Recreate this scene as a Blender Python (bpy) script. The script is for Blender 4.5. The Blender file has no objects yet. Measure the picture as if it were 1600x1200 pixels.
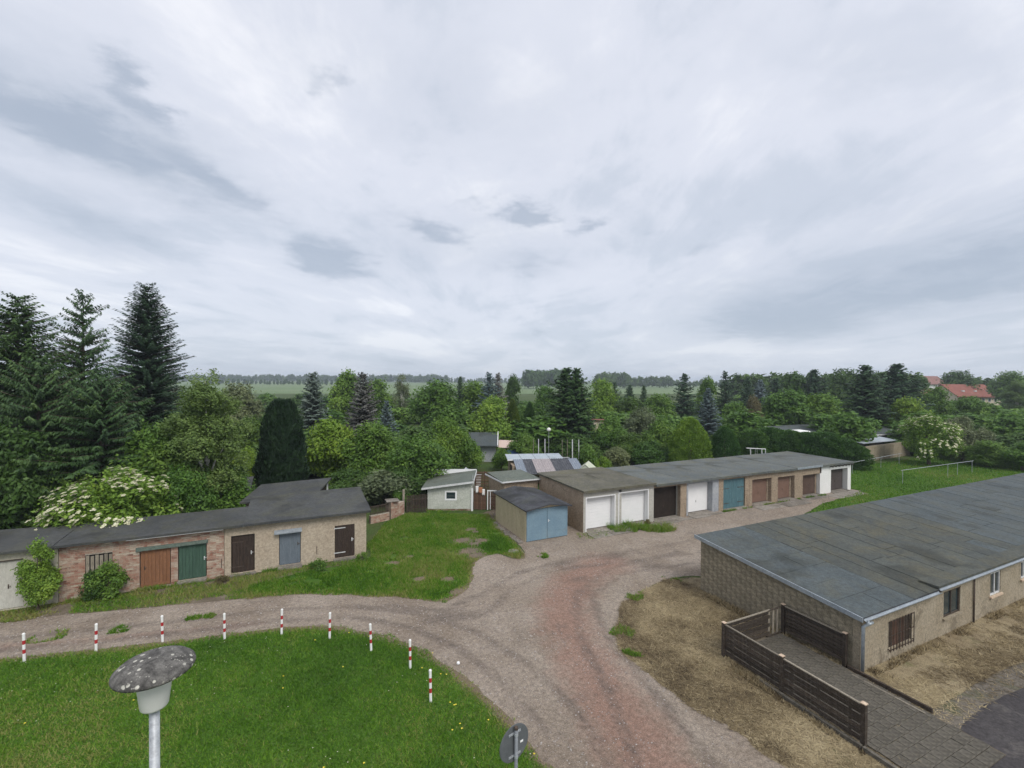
import bpy, bmesh, math, random
import numpy as np
from mathutils import Matrix, Vector
from mathutils.geometry import delaunay_2d_cdt
R = math.radians
sc = bpy.context.scene
col = sc.collection
rnd = random.Random(7)
rng = np.random.default_rng(11)

# ---------------------------------------------------------------- camera
CAM_H, F, YAW = 10.0, 720.0, R(-25.2)
cam_rot = (Matrix.Rotation(YAW, 3, 'Z') @ Matrix.Rotation(R(90 - 0.64), 3, 'X') @ Matrix.Rotation(R(0.35), 3, 'Z'))
cd = bpy.data.cameras.new('camera'); cam = bpy.data.objects.new('camera', cd); col.objects.link(cam)
cam.matrix_world = Matrix.Translation((0, 0, CAM_H)) @ cam_rot.to_4x4()
cd.sensor_width = 36; cd.lens = 36 * F / 1600; cd.clip_start = 0.1; cd.clip_end = 9000
sc.camera = cam

# ---------------------------------------------------------------- world and sun
SUN_EL, SUN_AZ = 50, 172           # azimuth: direction the light comes from, degrees clockwise from +Y
world = bpy.data.worlds.new('World'); sc.world = world; world.use_nodes = True
nt = world.node_tree; nt.nodes.clear()
def wn(t, **k):
    n = nt.nodes.new(t)
    for a, b in k.items(): setattr(n, a, b)
    return n
def wl(a, b): nt.links.new(a, b)
def wmath(op, a, b=None, c=None, clamp=False):
    n = wn('ShaderNodeMath', operation=op, use_clamp=clamp)
    for i, v in enumerate((a, b, c)):
        if v is None: continue
        if isinstance(v, (int, float)): n.inputs[i].default_value = v
        else: wl(v, n.inputs[i])
    return n.outputs[0]
def wramp(fac, stops, interp='EASE'):
    n = wn('ShaderNodeValToRGB'); n.color_ramp.interpolation = interp
    e = n.color_ramp.elements
    while len(e) < len(stops): e.new(0.5)
    for i, (p, c) in enumerate(stops):
        e[i].position = p; e[i].color = (*c, 1) if len(c) == 3 else c
    wl(fac, n.inputs[0]); return n.outputs[0]
def wmix(fac, a, b, mode='MIX'):
    n = wn('ShaderNodeMix', data_type='RGBA', blend_type=mode)
    for i, v in ((0, fac), (6, a), (7, b)):
        if isinstance(v, (int, float)): n.inputs[i].default_value = v
        elif isinstance(v, tuple): n.inputs[i].default_value = (*v, 1)
        else: wl(v, n.inputs[i])
    return n.outputs[2]
tc = wn('ShaderNodeTexCoord')
sep = wn('ShaderNodeSeparateXYZ'); wl(tc.outputs['Generated'], sep.inputs[0])
zc = wmath('MAXIMUM', sep.outputs[2], 0.0)
zd = wmath('ADD', zc, 0.10)                      # flattened cloud deck: direction / height
cx = wmath('DIVIDE', sep.outputs[0], zd); cy = wmath('DIVIDE', sep.outputs[1], zd)
cmb = wn('ShaderNodeCombineXYZ'); wl(cx, cmb.inputs[0]); wl(cy, cmb.inputs[1])
def wnoise(scale, rot, sx, sy, detail, rough, dist=0.0, off=(0, 0, 0)):
    mp = wn('ShaderNodeMapping', vector_type='TEXTURE'); mp.inputs['Rotation'].default_value = (0, 0, R(rot)); mp.inputs['Scale'].default_value = (1 / sx, 1 / sy, 1)
    mp.inputs['Location'].default_value = off
    wl(cmb.outputs[0], mp.inputs[0])
    n = wn('ShaderNodeTexNoise'); n.inputs['Scale'].default_value = scale; n.inputs['Detail'].default_value = detail
    n.inputs['Roughness'].default_value = rough; n.inputs['Distortion'].default_value = dist
    wl(mp.outputs[0], n.inputs['Vector']); return n.outputs[0]
deck = wnoise(0.85, 62, 0.62, 1.05, 9, 0.62, 0.6, (3.1, 1.7, 0))
soft = wnoise(0.40, 75, 0.6, 1.0, 4, 0.5, 0.2, (7.7, 2.2, 0))
wisp = wnoise(2.0, 58, 0.5, 1.2, 10, 0.66, 0.7, (0.4, 5.5, 0))
dsum = wmath('MULTIPLY_ADD', soft, 0.55, wmath('MULTIPLY_ADD', wisp, 0.22, wmath('MULTIPLY', deck, 0.50)))
cloud = wramp(dsum, [(0.47, (0.39, 0.435, 0.515)), (0.56, (0.51, 0.55, 0.63)), (0.64, (0.615, 0.64, 0.715)), (0.74, (0.755, 0.765, 0.81))])
# individual darker clouds hanging below the deck, each at its own place in the sky
fwd = cam_rot @ Vector((0, 0, -1))
def sky_xy(px, py):
    d = (cam_rot @ Vector(((px - 800) / F, -(py - 600) / F, -1))).normalized()
    return d.x / (max(d.z, 0) + 0.10), d.y / (max(d.z, 0) + 0.10)
warpn = wn('ShaderNodeTexNoise'); warpn.inputs['Scale'].default_value = 3.4; warpn.inputs['Detail'].default_value = 7; warpn.inputs['Roughness'].default_value = 0.62
wl(cmb.outputs[0], warpn.inputs['Vector'])
fine_n = wnoise(4.5, 20, 0.7, 1.2, 9, 0.62, 0.4, (2.0, 0.3, 0))
wsub = wn('ShaderNodeVectorMath', operation='SUBTRACT'); wl(warpn.outputs[1], wsub.inputs[0]); wsub.inputs[1].default_value = (0.5, 0.5, 0.5)
wscl = wn('ShaderNodeVectorMath', operation='SCALE'); wl(wsub.outputs[0], wscl.inputs[0]); wscl.inputs['Scale'].default_value = 0.55
wadd = wn('ShaderNodeVectorMath', operation='ADD'); wl(cmb.outputs[0], wadd.inputs[0]); wl(wscl.outputs[0], wadd.inputs[1])
puffs = [  # (px0, py0) - (px1, py1): the long axis, width, darkness
    (-60, 120, 260, 262, 34, 0.9), (140, 100, 280, 195, 34, 0.8), (225, 230, 425, 340, 30, 0.75), (20, 295, 240, 395, 30, 0.4),
    (450, 390, 580, 425, 34, 0.95), (590, 335, 740, 382, 20, 0.75), (775, 340, 868, 334, 20, 0.95), (885, 352, 955, 336, 13, 0.6),
    (480, 125, 540, 150, 28, 0.45), (1090, 512, 1340, 500, 32, 0.9), (1280, 478, 1640, 440, 18, 0.85), (1400, 430, 1660, 380, 28, 0.8), (750, 412, 910, 415, 24, 0.45),
    (1060, 394, 1140, 384, 12, 0.5), (700, 325, 770, 322, 10, 0.4), (1000, 372, 1030, 358, 10, 0.3)]
broad = [(-200, 60, 460, 350, 75, 0.75), (0, 290, 330, 420, 60, 0.4), (1000, 525, 1750, 400, 60, 0.95), (1060, 505, 1420, 495, 36, 0.9), (430, 410, 960, 370, 55, 0.28), (480, 60, 900, 250, 90, 0.22), (1150, 60, 1700, 150, 70, 0.25)]
def ellipses(lst, coord, fall):
    tot = None
    for (x0, y0, x1, y1, w, k) in lst:
        a = Vector(sky_xy(x0, y0)); b = Vector(sky_xy(x1, y1)); mx, my = (x0 + x1) / 2, (y0 + y1) / 2; m = Vector(sky_xy(mx, my))
        ln = math.hypot(x1 - x0, y1 - y0); nx, ny = -(y1 - y0) / ln, (x1 - x0) / ln
        c0 = Vector(sky_xy(mx + nx * w, my + ny * w)); c1 = Vector(sky_xy(mx - nx * w, my - ny * w))
        ea = (b - a) / 2; eb = (c0 - c1) / 2
        det = ea.x * eb.y - ea.y * eb.x
        i00, i01, i10, i11 = eb.y / det, -eb.x / det, -ea.y / det, ea.x / det      # inverse of [ea eb]
        sp = wn('ShaderNodeSeparateXYZ'); wl(coord, sp.inputs[0])
        dx = wmath('SUBTRACT', sp.outputs[0], m.x); dy = wmath('SUBTRACT', sp.outputs[1], m.y)
        p = wmath('MULTIPLY_ADD', dx, i00, wmath('MULTIPLY', dy, i01)); q = wmath('MULTIPLY_ADD', dx, i10, wmath('MULTIPLY', dy, i11))
        r2 = wmath('MULTIPLY_ADD', p, p, wmath('MULTIPLY', q, q))
        g = wmath('MULTIPLY', wmath('EXPONENT', wmath('MULTIPLY', r2, -fall)), k)
        tot = g if tot is None else wmath('MAXIMUM', tot, g)
    return tot
bsum = wmath('MULTIPLY', ellipses(broad, wadd.outputs[0], 1.0), wmath('MULTIPLY_ADD', wisp, 1.4, 0.3))
cloud = wmix(wmath('MULTIPLY', bsum, 1.0, clamp=True), cloud, (0.35, 0.40, 0.485))
dark = ellipses(puffs, wadd.outputs[0], 1.0)
dsh = wmath('MULTIPLY', dark, wmath('MULTIPLY_ADD', fine_n, 1.7, 0.15))
mr = wn('ShaderNodeMapRange', interpolation_type='SMOOTHSTEP'); wl(dsh, mr.inputs[0]); mr.inputs[1].default_value = 0.08; mr.inputs[2].default_value = 0.78
cloud = wmix(wmath('MULTIPLY', mr.outputs[0], 0.8), cloud, (0.335, 0.385, 0.47))
hz = wmath('EXPONENT', wmath('MULTIPLY', zc, -9.0))
cloud = wmix(wmath('MULTIPLY', hz, 0.65), cloud, (0.47, 0.535, 0.62))
sky = wn('ShaderNodeTexSky', sky_type='NISHITA'); sky.sun_disc = False
sky.sun_elevation = R(SUN_EL); sky.sun_rotation = R(SUN_AZ); sky.altitude = 80; sky.air_density = 1.0; sky.dust_density = 2.0
bgs = wn('ShaderNodeBackground'); wl(sky.outputs[0], bgs.inputs[0]); bgs.inputs[1].default_value = 0.10
bgc = wn('ShaderNodeBackground'); wl(cloud, bgc.inputs[0]); bgc.inputs[1].default_value = 0.84
mixs = wn('ShaderNodeMixShader'); mixs.inputs[0].default_value = 0.93; wl(bgs.outputs[0], mixs.inputs[1]); wl(bgc.outputs[0], mixs.inputs[2])
wo = wn('ShaderNodeOutputWorld'); wl(mixs.outputs[0], wo.inputs[0])

sl = bpy.data.lights.new('sun', 'SUN'); sl.energy = 1.5; sl.angle = R(28); sl.color = (1.0, 0.96, 0.9)
so = bpy.data.objects.new('sun', sl); col.objects.link(so)
sd = Vector((math.sin(R(SUN_AZ)) * math.cos(R(SUN_EL)), math.cos(R(SUN_AZ)) * math.cos(R(SUN_EL)), math.sin(R(SUN_EL))))
so.rotation_euler = sd.to_track_quat('Z', 'Y').to_euler()
vs = sc.view_settings; vs.view_transform = 'Standard'; vs.look = 'None'; vs.exposure = 0.62; vs.gamma = 1.0; vs.use_curve_mapping = False
sc.render.engine = 'CYCLES'
sc.cycles.use_denoising = True
sc.cycles.max_bounces = 6; sc.cycles.diffuse_bounces = 3; sc.cycles.glossy_bounces = 2; sc.cycles.transmission_bounces = 3
sc.cycles.volume_bounces = 0; sc.cycles.transparent_max_bounces = 4
sc.cycles.use_adaptive_sampling = True; sc.cycles.adaptive_threshold = 0.02

# ---------------------------------------------------------------- helpers
def at(px, py, z=0.0):
    """point of the place seen at a photo pixel, on the level z"""
    d = cam_rot @ Vector(((px - 800) / F, -(py - 600) / F, -1))
    t = (z - CAM_H) / d.z
    return Vector((d.x * t, d.y * t, z))
def dep(px, Y, z=0.0):
    fx, fy = math.sin(-YAW), math.cos(-YAW)
    X = (px - 800) / F * Y
    return Vector((fx * Y + fy * X, fy * Y - fx * X, z))
def ztop(px, py, Y): return CAM_H + (592 + (px - 800) * 0.006 - py) * Y / F

class MB:
    def __init__(s): s.v, s.f, s.m = [], [], []
    def add(s, v, f, mi=0):
        o = len(s.v); s.v += [tuple(p) for p in v]; s.f += [tuple(i + o for i in q) for q in f]; s.m += [mi] * len(f); return s
    def box(s, x0, x1, y0, y1, z0, z1, mi=0):
        return s.add([(x0, y0, z0), (x1, y0, z0), (x1, y1, z0), (x0, y1, z0), (x0, y0, z1), (x1, y0, z1), (x1, y1, z1), (x0, y1, z1)],
                     [(0, 3, 2, 1), (4, 5, 6, 7), (0, 1, 5, 4), (1, 2, 6, 5), (2, 3, 7, 6), (3, 0, 4, 7)], mi)
    def hexa(s, b, t, mi=0):
        return s.add(list(b) + list(t), [(0, 3, 2, 1), (4, 5, 6, 7), (0, 1, 5, 4), (1, 2, 6, 5), (2, 3, 7, 6), (3, 0, 4, 7)], mi)
    def slab(s, c, th, mi=0):          # four corners of the top (anticlockwise), thickness down
        return s.hexa([(p[0], p[1], p[2] - th) for p in c], c, mi)
    def tube(s, pts, rads, n=8, cap=True, mi=0):
        pts = [Vector(p) for p in pts]; rings = []; o = len(s.v)
        if isinstance(rads, (int, float)): rads = [rads] * len(pts)
        for i, p in enumerate(pts):
            d = (pts[min(i + 1, len(pts) - 1)] - pts[max(i - 1, 0)]).normalized()
            a = d.cross(Vector((0.31, 0.95, 0.05)) if abs(d.z) > 0.8 else Vector((0, 0, 1))).normalized(); b = d.cross(a)
            for k in range(n):
                t = 2 * math.pi * k / n; s.v.append(tuple(p + (a * math.cos(t) + b * math.sin(t)) * rads[i]))
        for i in range(len(pts) - 1):
            for k in range(n):
                k2 = (k + 1) % n; s.f.append((o + i * n + k, o + i * n + k2, o + (i + 1) * n + k2, o + (i + 1) * n + k)); s.m.append(mi)
        if cap:
            s.f.append(tuple(o + k for k in range(n))[::-1]); s.m.append(mi)
            s.f.append(tuple(o + (len(pts) - 1) * n + k for k in range(n))); s.m.append(mi)
        return s
    def lathe(s, prof, n=24, c=(0, 0), mi=0):
        o = len(s.v)
        for r, z in prof:
            for k in range(n):
                t = 2 * math.pi * k / n; s.v.append((c[0] + r * math.cos(t), c[1] + r * math.sin(t), z))
        for i in range(len(prof) - 1):
            for k in range(n):
                k2 = (k + 1) % n; s.f.append((o + i * n + k, o + i * n + k2, o + (i + 1) * n + k2, o + (i + 1) * n + k)); s.m.append(mi)
        s.f.append(tuple(o + k for k in range(n))[::-1]); s.m.append(mi)
        s.f.append(tuple(o + (len(prof) - 1) * n + k for k in range(n))); s.m.append(mi)
        return s
    def build(s, name, mat, parent=None, bevel=0.0, smooth=False, loc=None, rz=0.0):
        me = bpy.data.meshes.new(name); me.from_pydata(s.v, [], s.f); me.update()
        bm = bmesh.new(); bm.from_mesh(me); bmesh.ops.recalc_face_normals(bm, faces=bm.faces)
        if bevel: bmesh.ops.bevel(bm, geom=[e for e in bm.edges if len(e.link_faces) == 2 and e.calc_face_angle(0) > 0.6], offset=bevel, segments=1, affect='EDGES')
        bm.to_mesh(me); bm.free()
        return link(name, me, mat, parent, smooth, loc, rz)
def link(name, me, mat, parent=None, smooth=False, loc=None, rz=0.0):
    o = bpy.data.objects.new(name, me); col.objects.link(o)
    for m in (mat if isinstance(mat, (list, tuple)) else [mat]):
        if len(me.materials) < (len(mat) if isinstance(mat, (list, tuple)) else 1): me.materials.append(m)
    if smooth: me.polygons.foreach_set('use_smooth', np.ones(len(me.polygons), bool))
    if parent: o.parent = parent
    if loc is not None: o.location = loc
    if rz: o.rotation_euler.z = rz
    return o
def tag(o, label=None, cat=None, group=None, kind=None):
    if label: o['label'] = label
    if cat: o['category'] = cat
    if group: o['group'] = group
    if kind: o['kind'] = kind
    return o
def thing(name, label, cat, loc=(0, 0, 0), rz=0.0, group=None):
    o = bpy.data.objects.new(name, None); col.objects.link(o); o.location = loc; o.rotation_euler.z = rz; o.empty_display_size = 0.2
    return tag(o, label, cat, group)
def struct(o): o['kind'] = 'structure'; return o

def quads_mesh(name, verts, nper, attr=None):
    """verts: (n*nper,3); each nper consecutive verts make one face; attr: one float per face"""
    n = len(verts) // nper
    me = bpy.data.meshes.new(name)
    me.vertices.add(n * nper); me.vertices.foreach_set('co', verts.astype(np.float32).ravel())
    me.loops.add(n * nper); me.loops.foreach_set('vertex_index', np.arange(n * nper, dtype=np.int32))
    me.polygons.add(n); me.polygons.foreach_set('loop_start', np.arange(0, n * nper, nper, dtype=np.int32))
    if attr is not None:
        a = me.attributes.new('tint', 'FLOAT', 'FACE'); a.data.foreach_set('value', attr.astype(np.float32))
    me.update(); me.validate(); return me
def nrm(v): return v / np.maximum(np.linalg.norm(v, axis=-1, keepdims=True), 1e-9)
def vnoise(p, scale, seed=0):
    """cheap smooth value noise of 2D points"""
    q = np.asarray(p)[:, :2] * scale + seed * 17.3; i = np.floor(q).astype(np.int64); f = q - i; f = f * f * (3 - 2 * f)
    def h(a, b): 
        n = (a * 374761393 + b * 668265263 + seed * 1274126177) & 0x7fffffff
        n = ((n ^ (n >> 13)) * 1274126177) & 0x7fffffff
        return ((n ^ (n >> 16)) & 0xffff) / 65535.0
    a = h(i[:, 0], i[:, 1]); b = h(i[:, 0] + 1, i[:, 1]); c = h(i[:, 0], i[:, 1] + 1); d = h(i[:, 0] + 1, i[:, 1] + 1)
    return (a * (1 - f[:, 0]) + b * f[:, 0]) * (1 - f[:, 1]) + (c * (1 - f[:, 0]) + d * f[:, 0]) * f[:, 1]
def fbm(p, scale, seed=0): return 0.55 * vnoise(p, scale, seed) + 0.3 * vnoise(p, scale * 2.1, seed + 1) + 0.15 * vnoise(p, scale * 4.3, seed + 2)
def inside(pts, poly):
    x, y = pts[:, 0], pts[:, 1]; r = np.zeros(len(pts), bool); n = len(poly)
    for i in range(n):
        x0, y0 = poly[i][0], poly[i][1]; x1, y1 = poly[(i + 1) % n][0], poly[(i + 1) % n][1]
        c = ((y0 > y) != (y1 > y)) & (x < (x1 - x0) * (y - y0) / (y1 - y0 + 1e-12) + x0); r ^= c
    return r
def scatter(poly, n, seed=0):
    g = np.random.default_rng(seed); P = np.array([(p[0], p[1]) for p in poly]); lo, hi = P.min(0), P.max(0); out = []
    tot = 0
    while tot < n:
        q = lo + g.random((n * 2, 2)) * (hi - lo); q = q[inside(q, P)]; out.append(q); tot += len(q)
        if len(q) < 5: break
    return np.concatenate(out)[:n]

# ---------------------------------------------------------------- materials
class NT:
    def __init__(s, name):
        s.m = bpy.data.materials.new(name); s.m.use_nodes = True; s.t = s.m.node_tree; s.t.nodes.clear()
        s.out = s.n('ShaderNodeOutputMaterial'); s.tc = s.n('ShaderNodeTexCoord')
    def n(s, t, **k):
        q = s.t.nodes.new(t)
        for a, b in k.items(): setattr(q, a, b)
        return q
    def l(s, a, b): s.t.links.new(a, b)
    def put(s, sock, v):
        if isinstance(v, (int, float)): sock.default_value = v
        elif isinstance(v, tuple): sock.default_value = (*v, 1) if len(v) == 3 and sock.type == 'RGBA' else v
        else: s.l(v, sock)
    def noise(s, scale, detail=5, rough=0.6, dist=0.0, sc3=None, vec=None, color=False):
        v = vec or s.tc.outputs['Object']
        if sc3:
            mp = s.n('ShaderNodeMapping'); mp.inputs['Scale'].default_value = sc3; s.l(v, mp.inputs[0]); v = mp.outputs[0]
        q = s.n('ShaderNodeTexNoise'); q.inputs['Scale'].default_value = scale; q.inputs['Detail'].default_value = detail
        q.inputs['Roughness'].default_value = rough; q.inputs['Distortion'].default_value = dist; s.l(v, q.inputs['Vector'])
        return q.outputs[1 if color else 0]
    def ramp(s, fac, stops):
        q = s.n('ShaderNodeValToRGB'); e = q.color_ramp.elements
        while len(e) < len(stops): e.new(0.5)
        for i, (p, c) in enumerate(stops):
            if isinstance(c, (int, float)): c = (c, c, c)
            e[i].position = p; e[i].color = (*c, 1)
        s.l(fac, q.inputs[0]); return q.outputs[0]
    def mix(s, fac, a, b, mode='MIX'):
        q = s.n('ShaderNodeMix', data_type='RGBA', blend_type=mode)
        s.put(q.inputs[0], fac); s.put(q.inputs[6], a); s.put(q.inputs[7], b); return q.outputs[2]
    def math(s, op, a, b=0.0, clamp=False):
        q = s.n('ShaderNodeMath', operation=op, use_clamp=clamp); s.put(q.inputs[0], a); s.put(q.inputs[1], b); return q.outputs[0]
    def attr(s, name):
        q = s.n('ShaderNodeAttribute', attribute_name=name); return q.outputs['Fac']
    def objrand(s): return s.n('ShaderNodeObjectInfo').outputs['Random']
    def finish(s, colr, rough=0.85, bump=None, bstr=0.3, bdist=0.01, metal=0.0, spec=0.3, transl=0.0):
        b = s.n('ShaderNodeBsdfPrincipled'); s.put(b.inputs['Base Color'], colr); s.put(b.inputs['Roughness'], rough); s.put(b.inputs['Metallic'], metal)
        b.inputs['Specular IOR Level'].default_value = spec
        if bump is not None:
            q = s.n('ShaderNodeBump'); q.inputs['Strength'].default_value = bstr; q.inputs['Distance'].default_value = bdist
            s.l(bump, q.inputs['Height']); s.l(q.outputs[0], b.inputs['Normal'])
        o = b.outputs[0]
        if transl:
            t = s.n('ShaderNodeBsdfTranslucent'); s.put(t.inputs[0], colr)
            mx = s.n('ShaderNodeMixShader'); mx.inputs[0].default_value = transl; s.l(o, mx.inputs[1]); s.l(t.outputs[0], mx.inputs[2]); o = mx.outputs[0]
        s.l(o, s.out.inputs[0]); return s.m

def worn(name, c1, c2, scale=1.2, c3=None, t3=(0.58, 0.72), s3=0.7, rough=0.85, speck=0.12, bstr=0.25, bscale=40, bdist=0.006, metal=0.0, spec=0.25, vary=0.0, stretch=None):
    """two-tone weathered surface, an optional third tone in patches, fine speckle and relief"""
    t = NT(name)
    c = t.mix(t.ramp(t.noise(scale, 6, 0.62, 0.3, stretch), [(0.35, 0.0), (0.65, 1.0)]), c1, c2)
    if c3: c = t.mix(t.ramp(t.noise(s3, 7, 0.66, 0.6, stretch), [(t3[0], 0.0), (t3[1], 1.0)]), c, c3)
    fine = t.noise(bscale, 4, 0.7)
    c = t.mix(speck, c, t.ramp(fine, [(0.3, 0.0), (0.7, 1.0)]), 'OVERLAY')
    c = t.mix(min(0.5, speck * 1.6), c, t.ramp(t.noise(9, 5, 0.75, 0.2, stretch), [(0.3, 0.05), (0.7, 0.95)]), 'OVERLAY')
    if vary: c = t.mix(vary, c, t.ramp(t.objrand(), [(0.0, 0.15), (1.0, 0.85)]), 'OVERLAY')
    return t.finish(c, rough, fine, bstr, bdist, metal, spec)
def leafm(name, dark, mid, light, transl=0.3, hue=0.5):
    t = NT(name)
    a = t.attr('tint')
    c = t.ramp(a, [(0.0, dark), (0.5, mid), (1.0, light)])
    c = t.mix(0.55, c, t.ramp(t.objrand(), [(0.0, (0.34, 0.42, 0.38)), (0.5, (0.5, 0.5, 0.5)), (1.0, (0.64, 0.60, 0.40))]), 'OVERLAY')
    return t.finish(c, 0.55, None, spec=0.25, transl=transl)
MT = {}
MT['tan'] = worn('tan_plaster', (0.37, 0.305, 0.23), (0.42, 0.355, 0.275), 0.9, (0.27, 0.215, 0.155), (0.60, 0.78), 1.6, speck=0.22, bstr=0.5, bscale=55, bdist=0.01)
MT['cream'] = worn('cream_plaster', (0.50, 0.47, 0.38), (0.42, 0.39, 0.31), 1.1, (0.33, 0.28, 0.19), (0.58, 0.75), 1.2, speck=0.15)
MT['dullcream'] = worn('dull_cream_metal', (0.44, 0.43, 0.38), (0.50, 0.49, 0.44), 1.0, (0.30, 0.26, 0.19), (0.60, 0.76), 1.4, speck=0.12, rough=0.6, stretch=(2, 2, 0.6))
MT['greyplaster'] = worn('grey_concrete_plaster', (0.44, 0.43, 0.39), (0.37, 0.36, 0.32), 1.4, (0.27, 0.26, 0.22), (0.6, 0.78), 1.0, speck=0.2, bscale=50)
MT['brownplaster'] = worn('brown_rough_plaster', (0.275, 0.215, 0.155), (0.33, 0.265, 0.195), 1.8, (0.21, 0.165, 0.12), (0.56, 0.72), 1.1, speck=0.3, bstr=0.6, bscale=36, bdist=0.012)
MT['bluegrey'] = worn('blue_grey_cement', (0.30, 0.32, 0.345), (0.36, 0.375, 0.39), 1.7, (0.25, 0.265, 0.29), (0.55, 0.7), 1.3, speck=0.15)
MT['whitewash'] = worn('white_wall_paint', (0.78, 0.78, 0.77), (0.72, 0.72, 0.70), 0.9, (0.60, 0.57, 0.50), (0.66, 0.8), 1.4, speck=0.08, bstr=0.15)
MT['paleshed'] = worn('pale_grey_shed_plaster', (0.52, 0.53, 0.48), (0.44, 0.46, 0.40), 1.6, (0.37, 0.38, 0.32), (0.55, 0.75), 2.0, speck=0.2)
MT['block'] = worn('concrete_block', (0.215, 0.185, 0.130), (0.265, 0.23, 0.165), 1.1, (0.15, 0.13, 0.09), (0.52, 0.70), 0.9, speck=0.35, bstr=0.8, bscale=30, bdist=0.014, vary=0.14)
MT['oldplaster'] = worn('old_buff_plaster', (0.27, 0.228, 0.162), (0.325, 0.282, 0.212), 1.0, (0.17, 0.142, 0.10), (0.55, 0.68), 1.3, speck=0.28, bstr=0.6, bscale=30, bdist=0.012)
MT['mortar'] = worn('lime_mortar', (0.34, 0.29, 0.235), (0.40, 0.35, 0.29), 3, speck=0.3)
MT['blockjoint'] = worn('block_joint', (0.19, 0.165, 0.118), (0.225, 0.195, 0.14), 3, speck=0.3)
def brick_mat():
    t = NT('old_brick'); a = t.attr('tint')
    c = t.ramp(a, [(0.0, (0.17, 0.085, 0.062)), (0.3, (0.29, 0.14, 0.098)), (0.6, (0.35, 0.205, 0.15)), (0.8, (0.37, 0.275, 0.205)), (1.0, (0.46, 0.385, 0.30))])
    lime = t.ramp(t.noise(2.6, 7, 0.72, 0.8), [(0.44, 0.0), (0.66, 0.85)])
    c = t.mix(lime, c, (0.46, 0.40, 0.32))
    fine = t.noise(45, 4, 0.7)
    c = t.mix(0.25, c, t.ramp(fine, [(0.3, 0.0), (0.7, 1.0)]), 'OVERLAY')
    return t.finish(c, 0.9, fine, 0.6, 0.01)
MT['brick'] = brick_mat()
def felt(name, c1, c2, moss, amt=0.5, vary=0.3):
    t = NT(name)
    c = t.mix(t.ramp(t.noise(0.55, 6, 0.6, 0.5), [(0.35, 0.0), (0.65, 1.0)]), c1, c2)
    c = t.mix(t.math('MULTIPLY', t.ramp(t.noise(0.8, 8, 0.7, 0.7), [(0.46, 0.0), (0.66, 1.0)]), amt), c, moss)
    pud = t.ramp(t.noise(0.40, 5, 0.5, 0.3), [(0.57, 0.0), (0.66, 1.0)])
    c = t.mix(t.math('MULTIPLY', pud, 0.6), c, (c1[0] * 0.5, c1[1] * 0.48, c1[2] * 0.42))
    fine = t.noise(26, 5, 0.75)
    c = t.mix(0.35, c, t.ramp(fine, [(0.3, 0.1), (0.7, 0.9)]), 'OVERLAY')
    c = t.mix(0.45, c, t.ramp(t.noise(6, 6, 0.8, 0.3), [(0.3, 0.1), (0.7, 0.9)]), 'OVERLAY')
    if vary: c = t.mix(vary, c, t.ramp(t.objrand(), [(0.0, 0.36), (1.0, 0.64)]), 'OVERLAY')
    return t.finish(c, 0.8, fine, 0.4, 0.01, spec=0.3)
MT['felt_blue'] = felt('blue_grey_roof_felt', (0.060, 0.074, 0.078), (0.078, 0.093, 0.096), (0.085, 0.082, 0.055), 0.45)
MT['felt_old'] = felt('old_mossy_roof_felt', (0.056, 0.064, 0.060), (0.080, 0.086, 0.074), (0.098, 0.090, 0.056), 0.75)
MT['felt_dark'] = felt('dark_roof_felt', (0.042, 0.045, 0.047), (0.068, 0.071, 0.070), (0.075, 0.075, 0.048), 0.6)
MT['felt_tar'] = felt('black_tarred_roof_felt', (0.025, 0.026, 0.030), (0.075, 0.078, 0.088), (0.05, 0.055, 0.04), 0.6)
MT['felt_olive'] = felt('olive_roof_felt', (0.085, 0.083, 0.066), (0.125, 0.118, 0.092), (0.105, 0.10, 0.052), 0.6)
MT['felt_garage'] = felt('grey_garage_roof_felt', (0.085, 0.098, 0.100), (0.115, 0.127, 0.124), (0.118, 0.110, 0.060), 0.6)
MT['felt_green'] = felt('green_grey_shed_felt', (0.095, 0.112, 0.096), (0.130, 0.145, 0.122), (0.095, 0.10, 0.065), 0.5)
MT['wood_dark'] = worn('dark_stained_wood', (0.045, 0.034, 0.026), (0.075, 0.058, 0.044), 2.5, (0.115, 0.095, 0.075), (0.58, 0.75), 3, speck=0.35, bstr=0.4, stretch=(1, 1, 6), vary=0.35)
MT['wood_fence'] = worn('weathered_fence_board', (0.040, 0.031, 0.024), (0.075, 0.060, 0.046), 3.0, (0.13, 0.115, 0.095), (0.56, 0.72), 2.5, speck=0.4, bstr=0.5, stretch=(4, 0.7, 4), vary=0.5)
MT['endgrain'] = worn('pale_cut_wood', (0.58, 0.46, 0.34), (0.50, 0.38, 0.28), 8, speck=0.2)
MT['wood_grey'] = worn('grey_weathered_wood', (0.21, 0.185, 0.145), (0.27, 0.24, 0.19), 3.0, (0.14, 0.12, 0.09), (0.55, 0.7), 2.5, speck=0.3, stretch=(6, 6, 0.8), vary=0.3)
MT['door_dark'] = worn('dark_brown_door', (0.030, 0.022, 0.018), (0.055, 0.038, 0.030), 3, speck=0.25, stretch=(6, 6, 0.7), rough=0.6)
MT['door_slate'] = worn('slate_blue_door', (0.115, 0.140, 0.165), (0.145, 0.172, 0.200), 2, (0.09, 0.105, 0.12), (0.6, 0.75), 2.2, speck=0.15, stretch=(5, 5, 0.6), rough=0.6)
MT['door_rust'] = worn('rust_brown_door', (0.185, 0.088, 0.046), (0.235, 0.115, 0.060), 2, (0.14, 0.068, 0.036), (0.58, 0.75), 2.5, speck=0.2, stretch=(6, 6, 0.6), rough=0.65)
MT['door_green'] = worn('dark_green_door', (0.038, 0.075, 0.055), (0.055, 0.105, 0.075), 2, (0.09, 0.13, 0.10), (0.62, 0.78), 3, speck=0.2, stretch=(5, 5, 0.7), rough=0.6)
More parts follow.
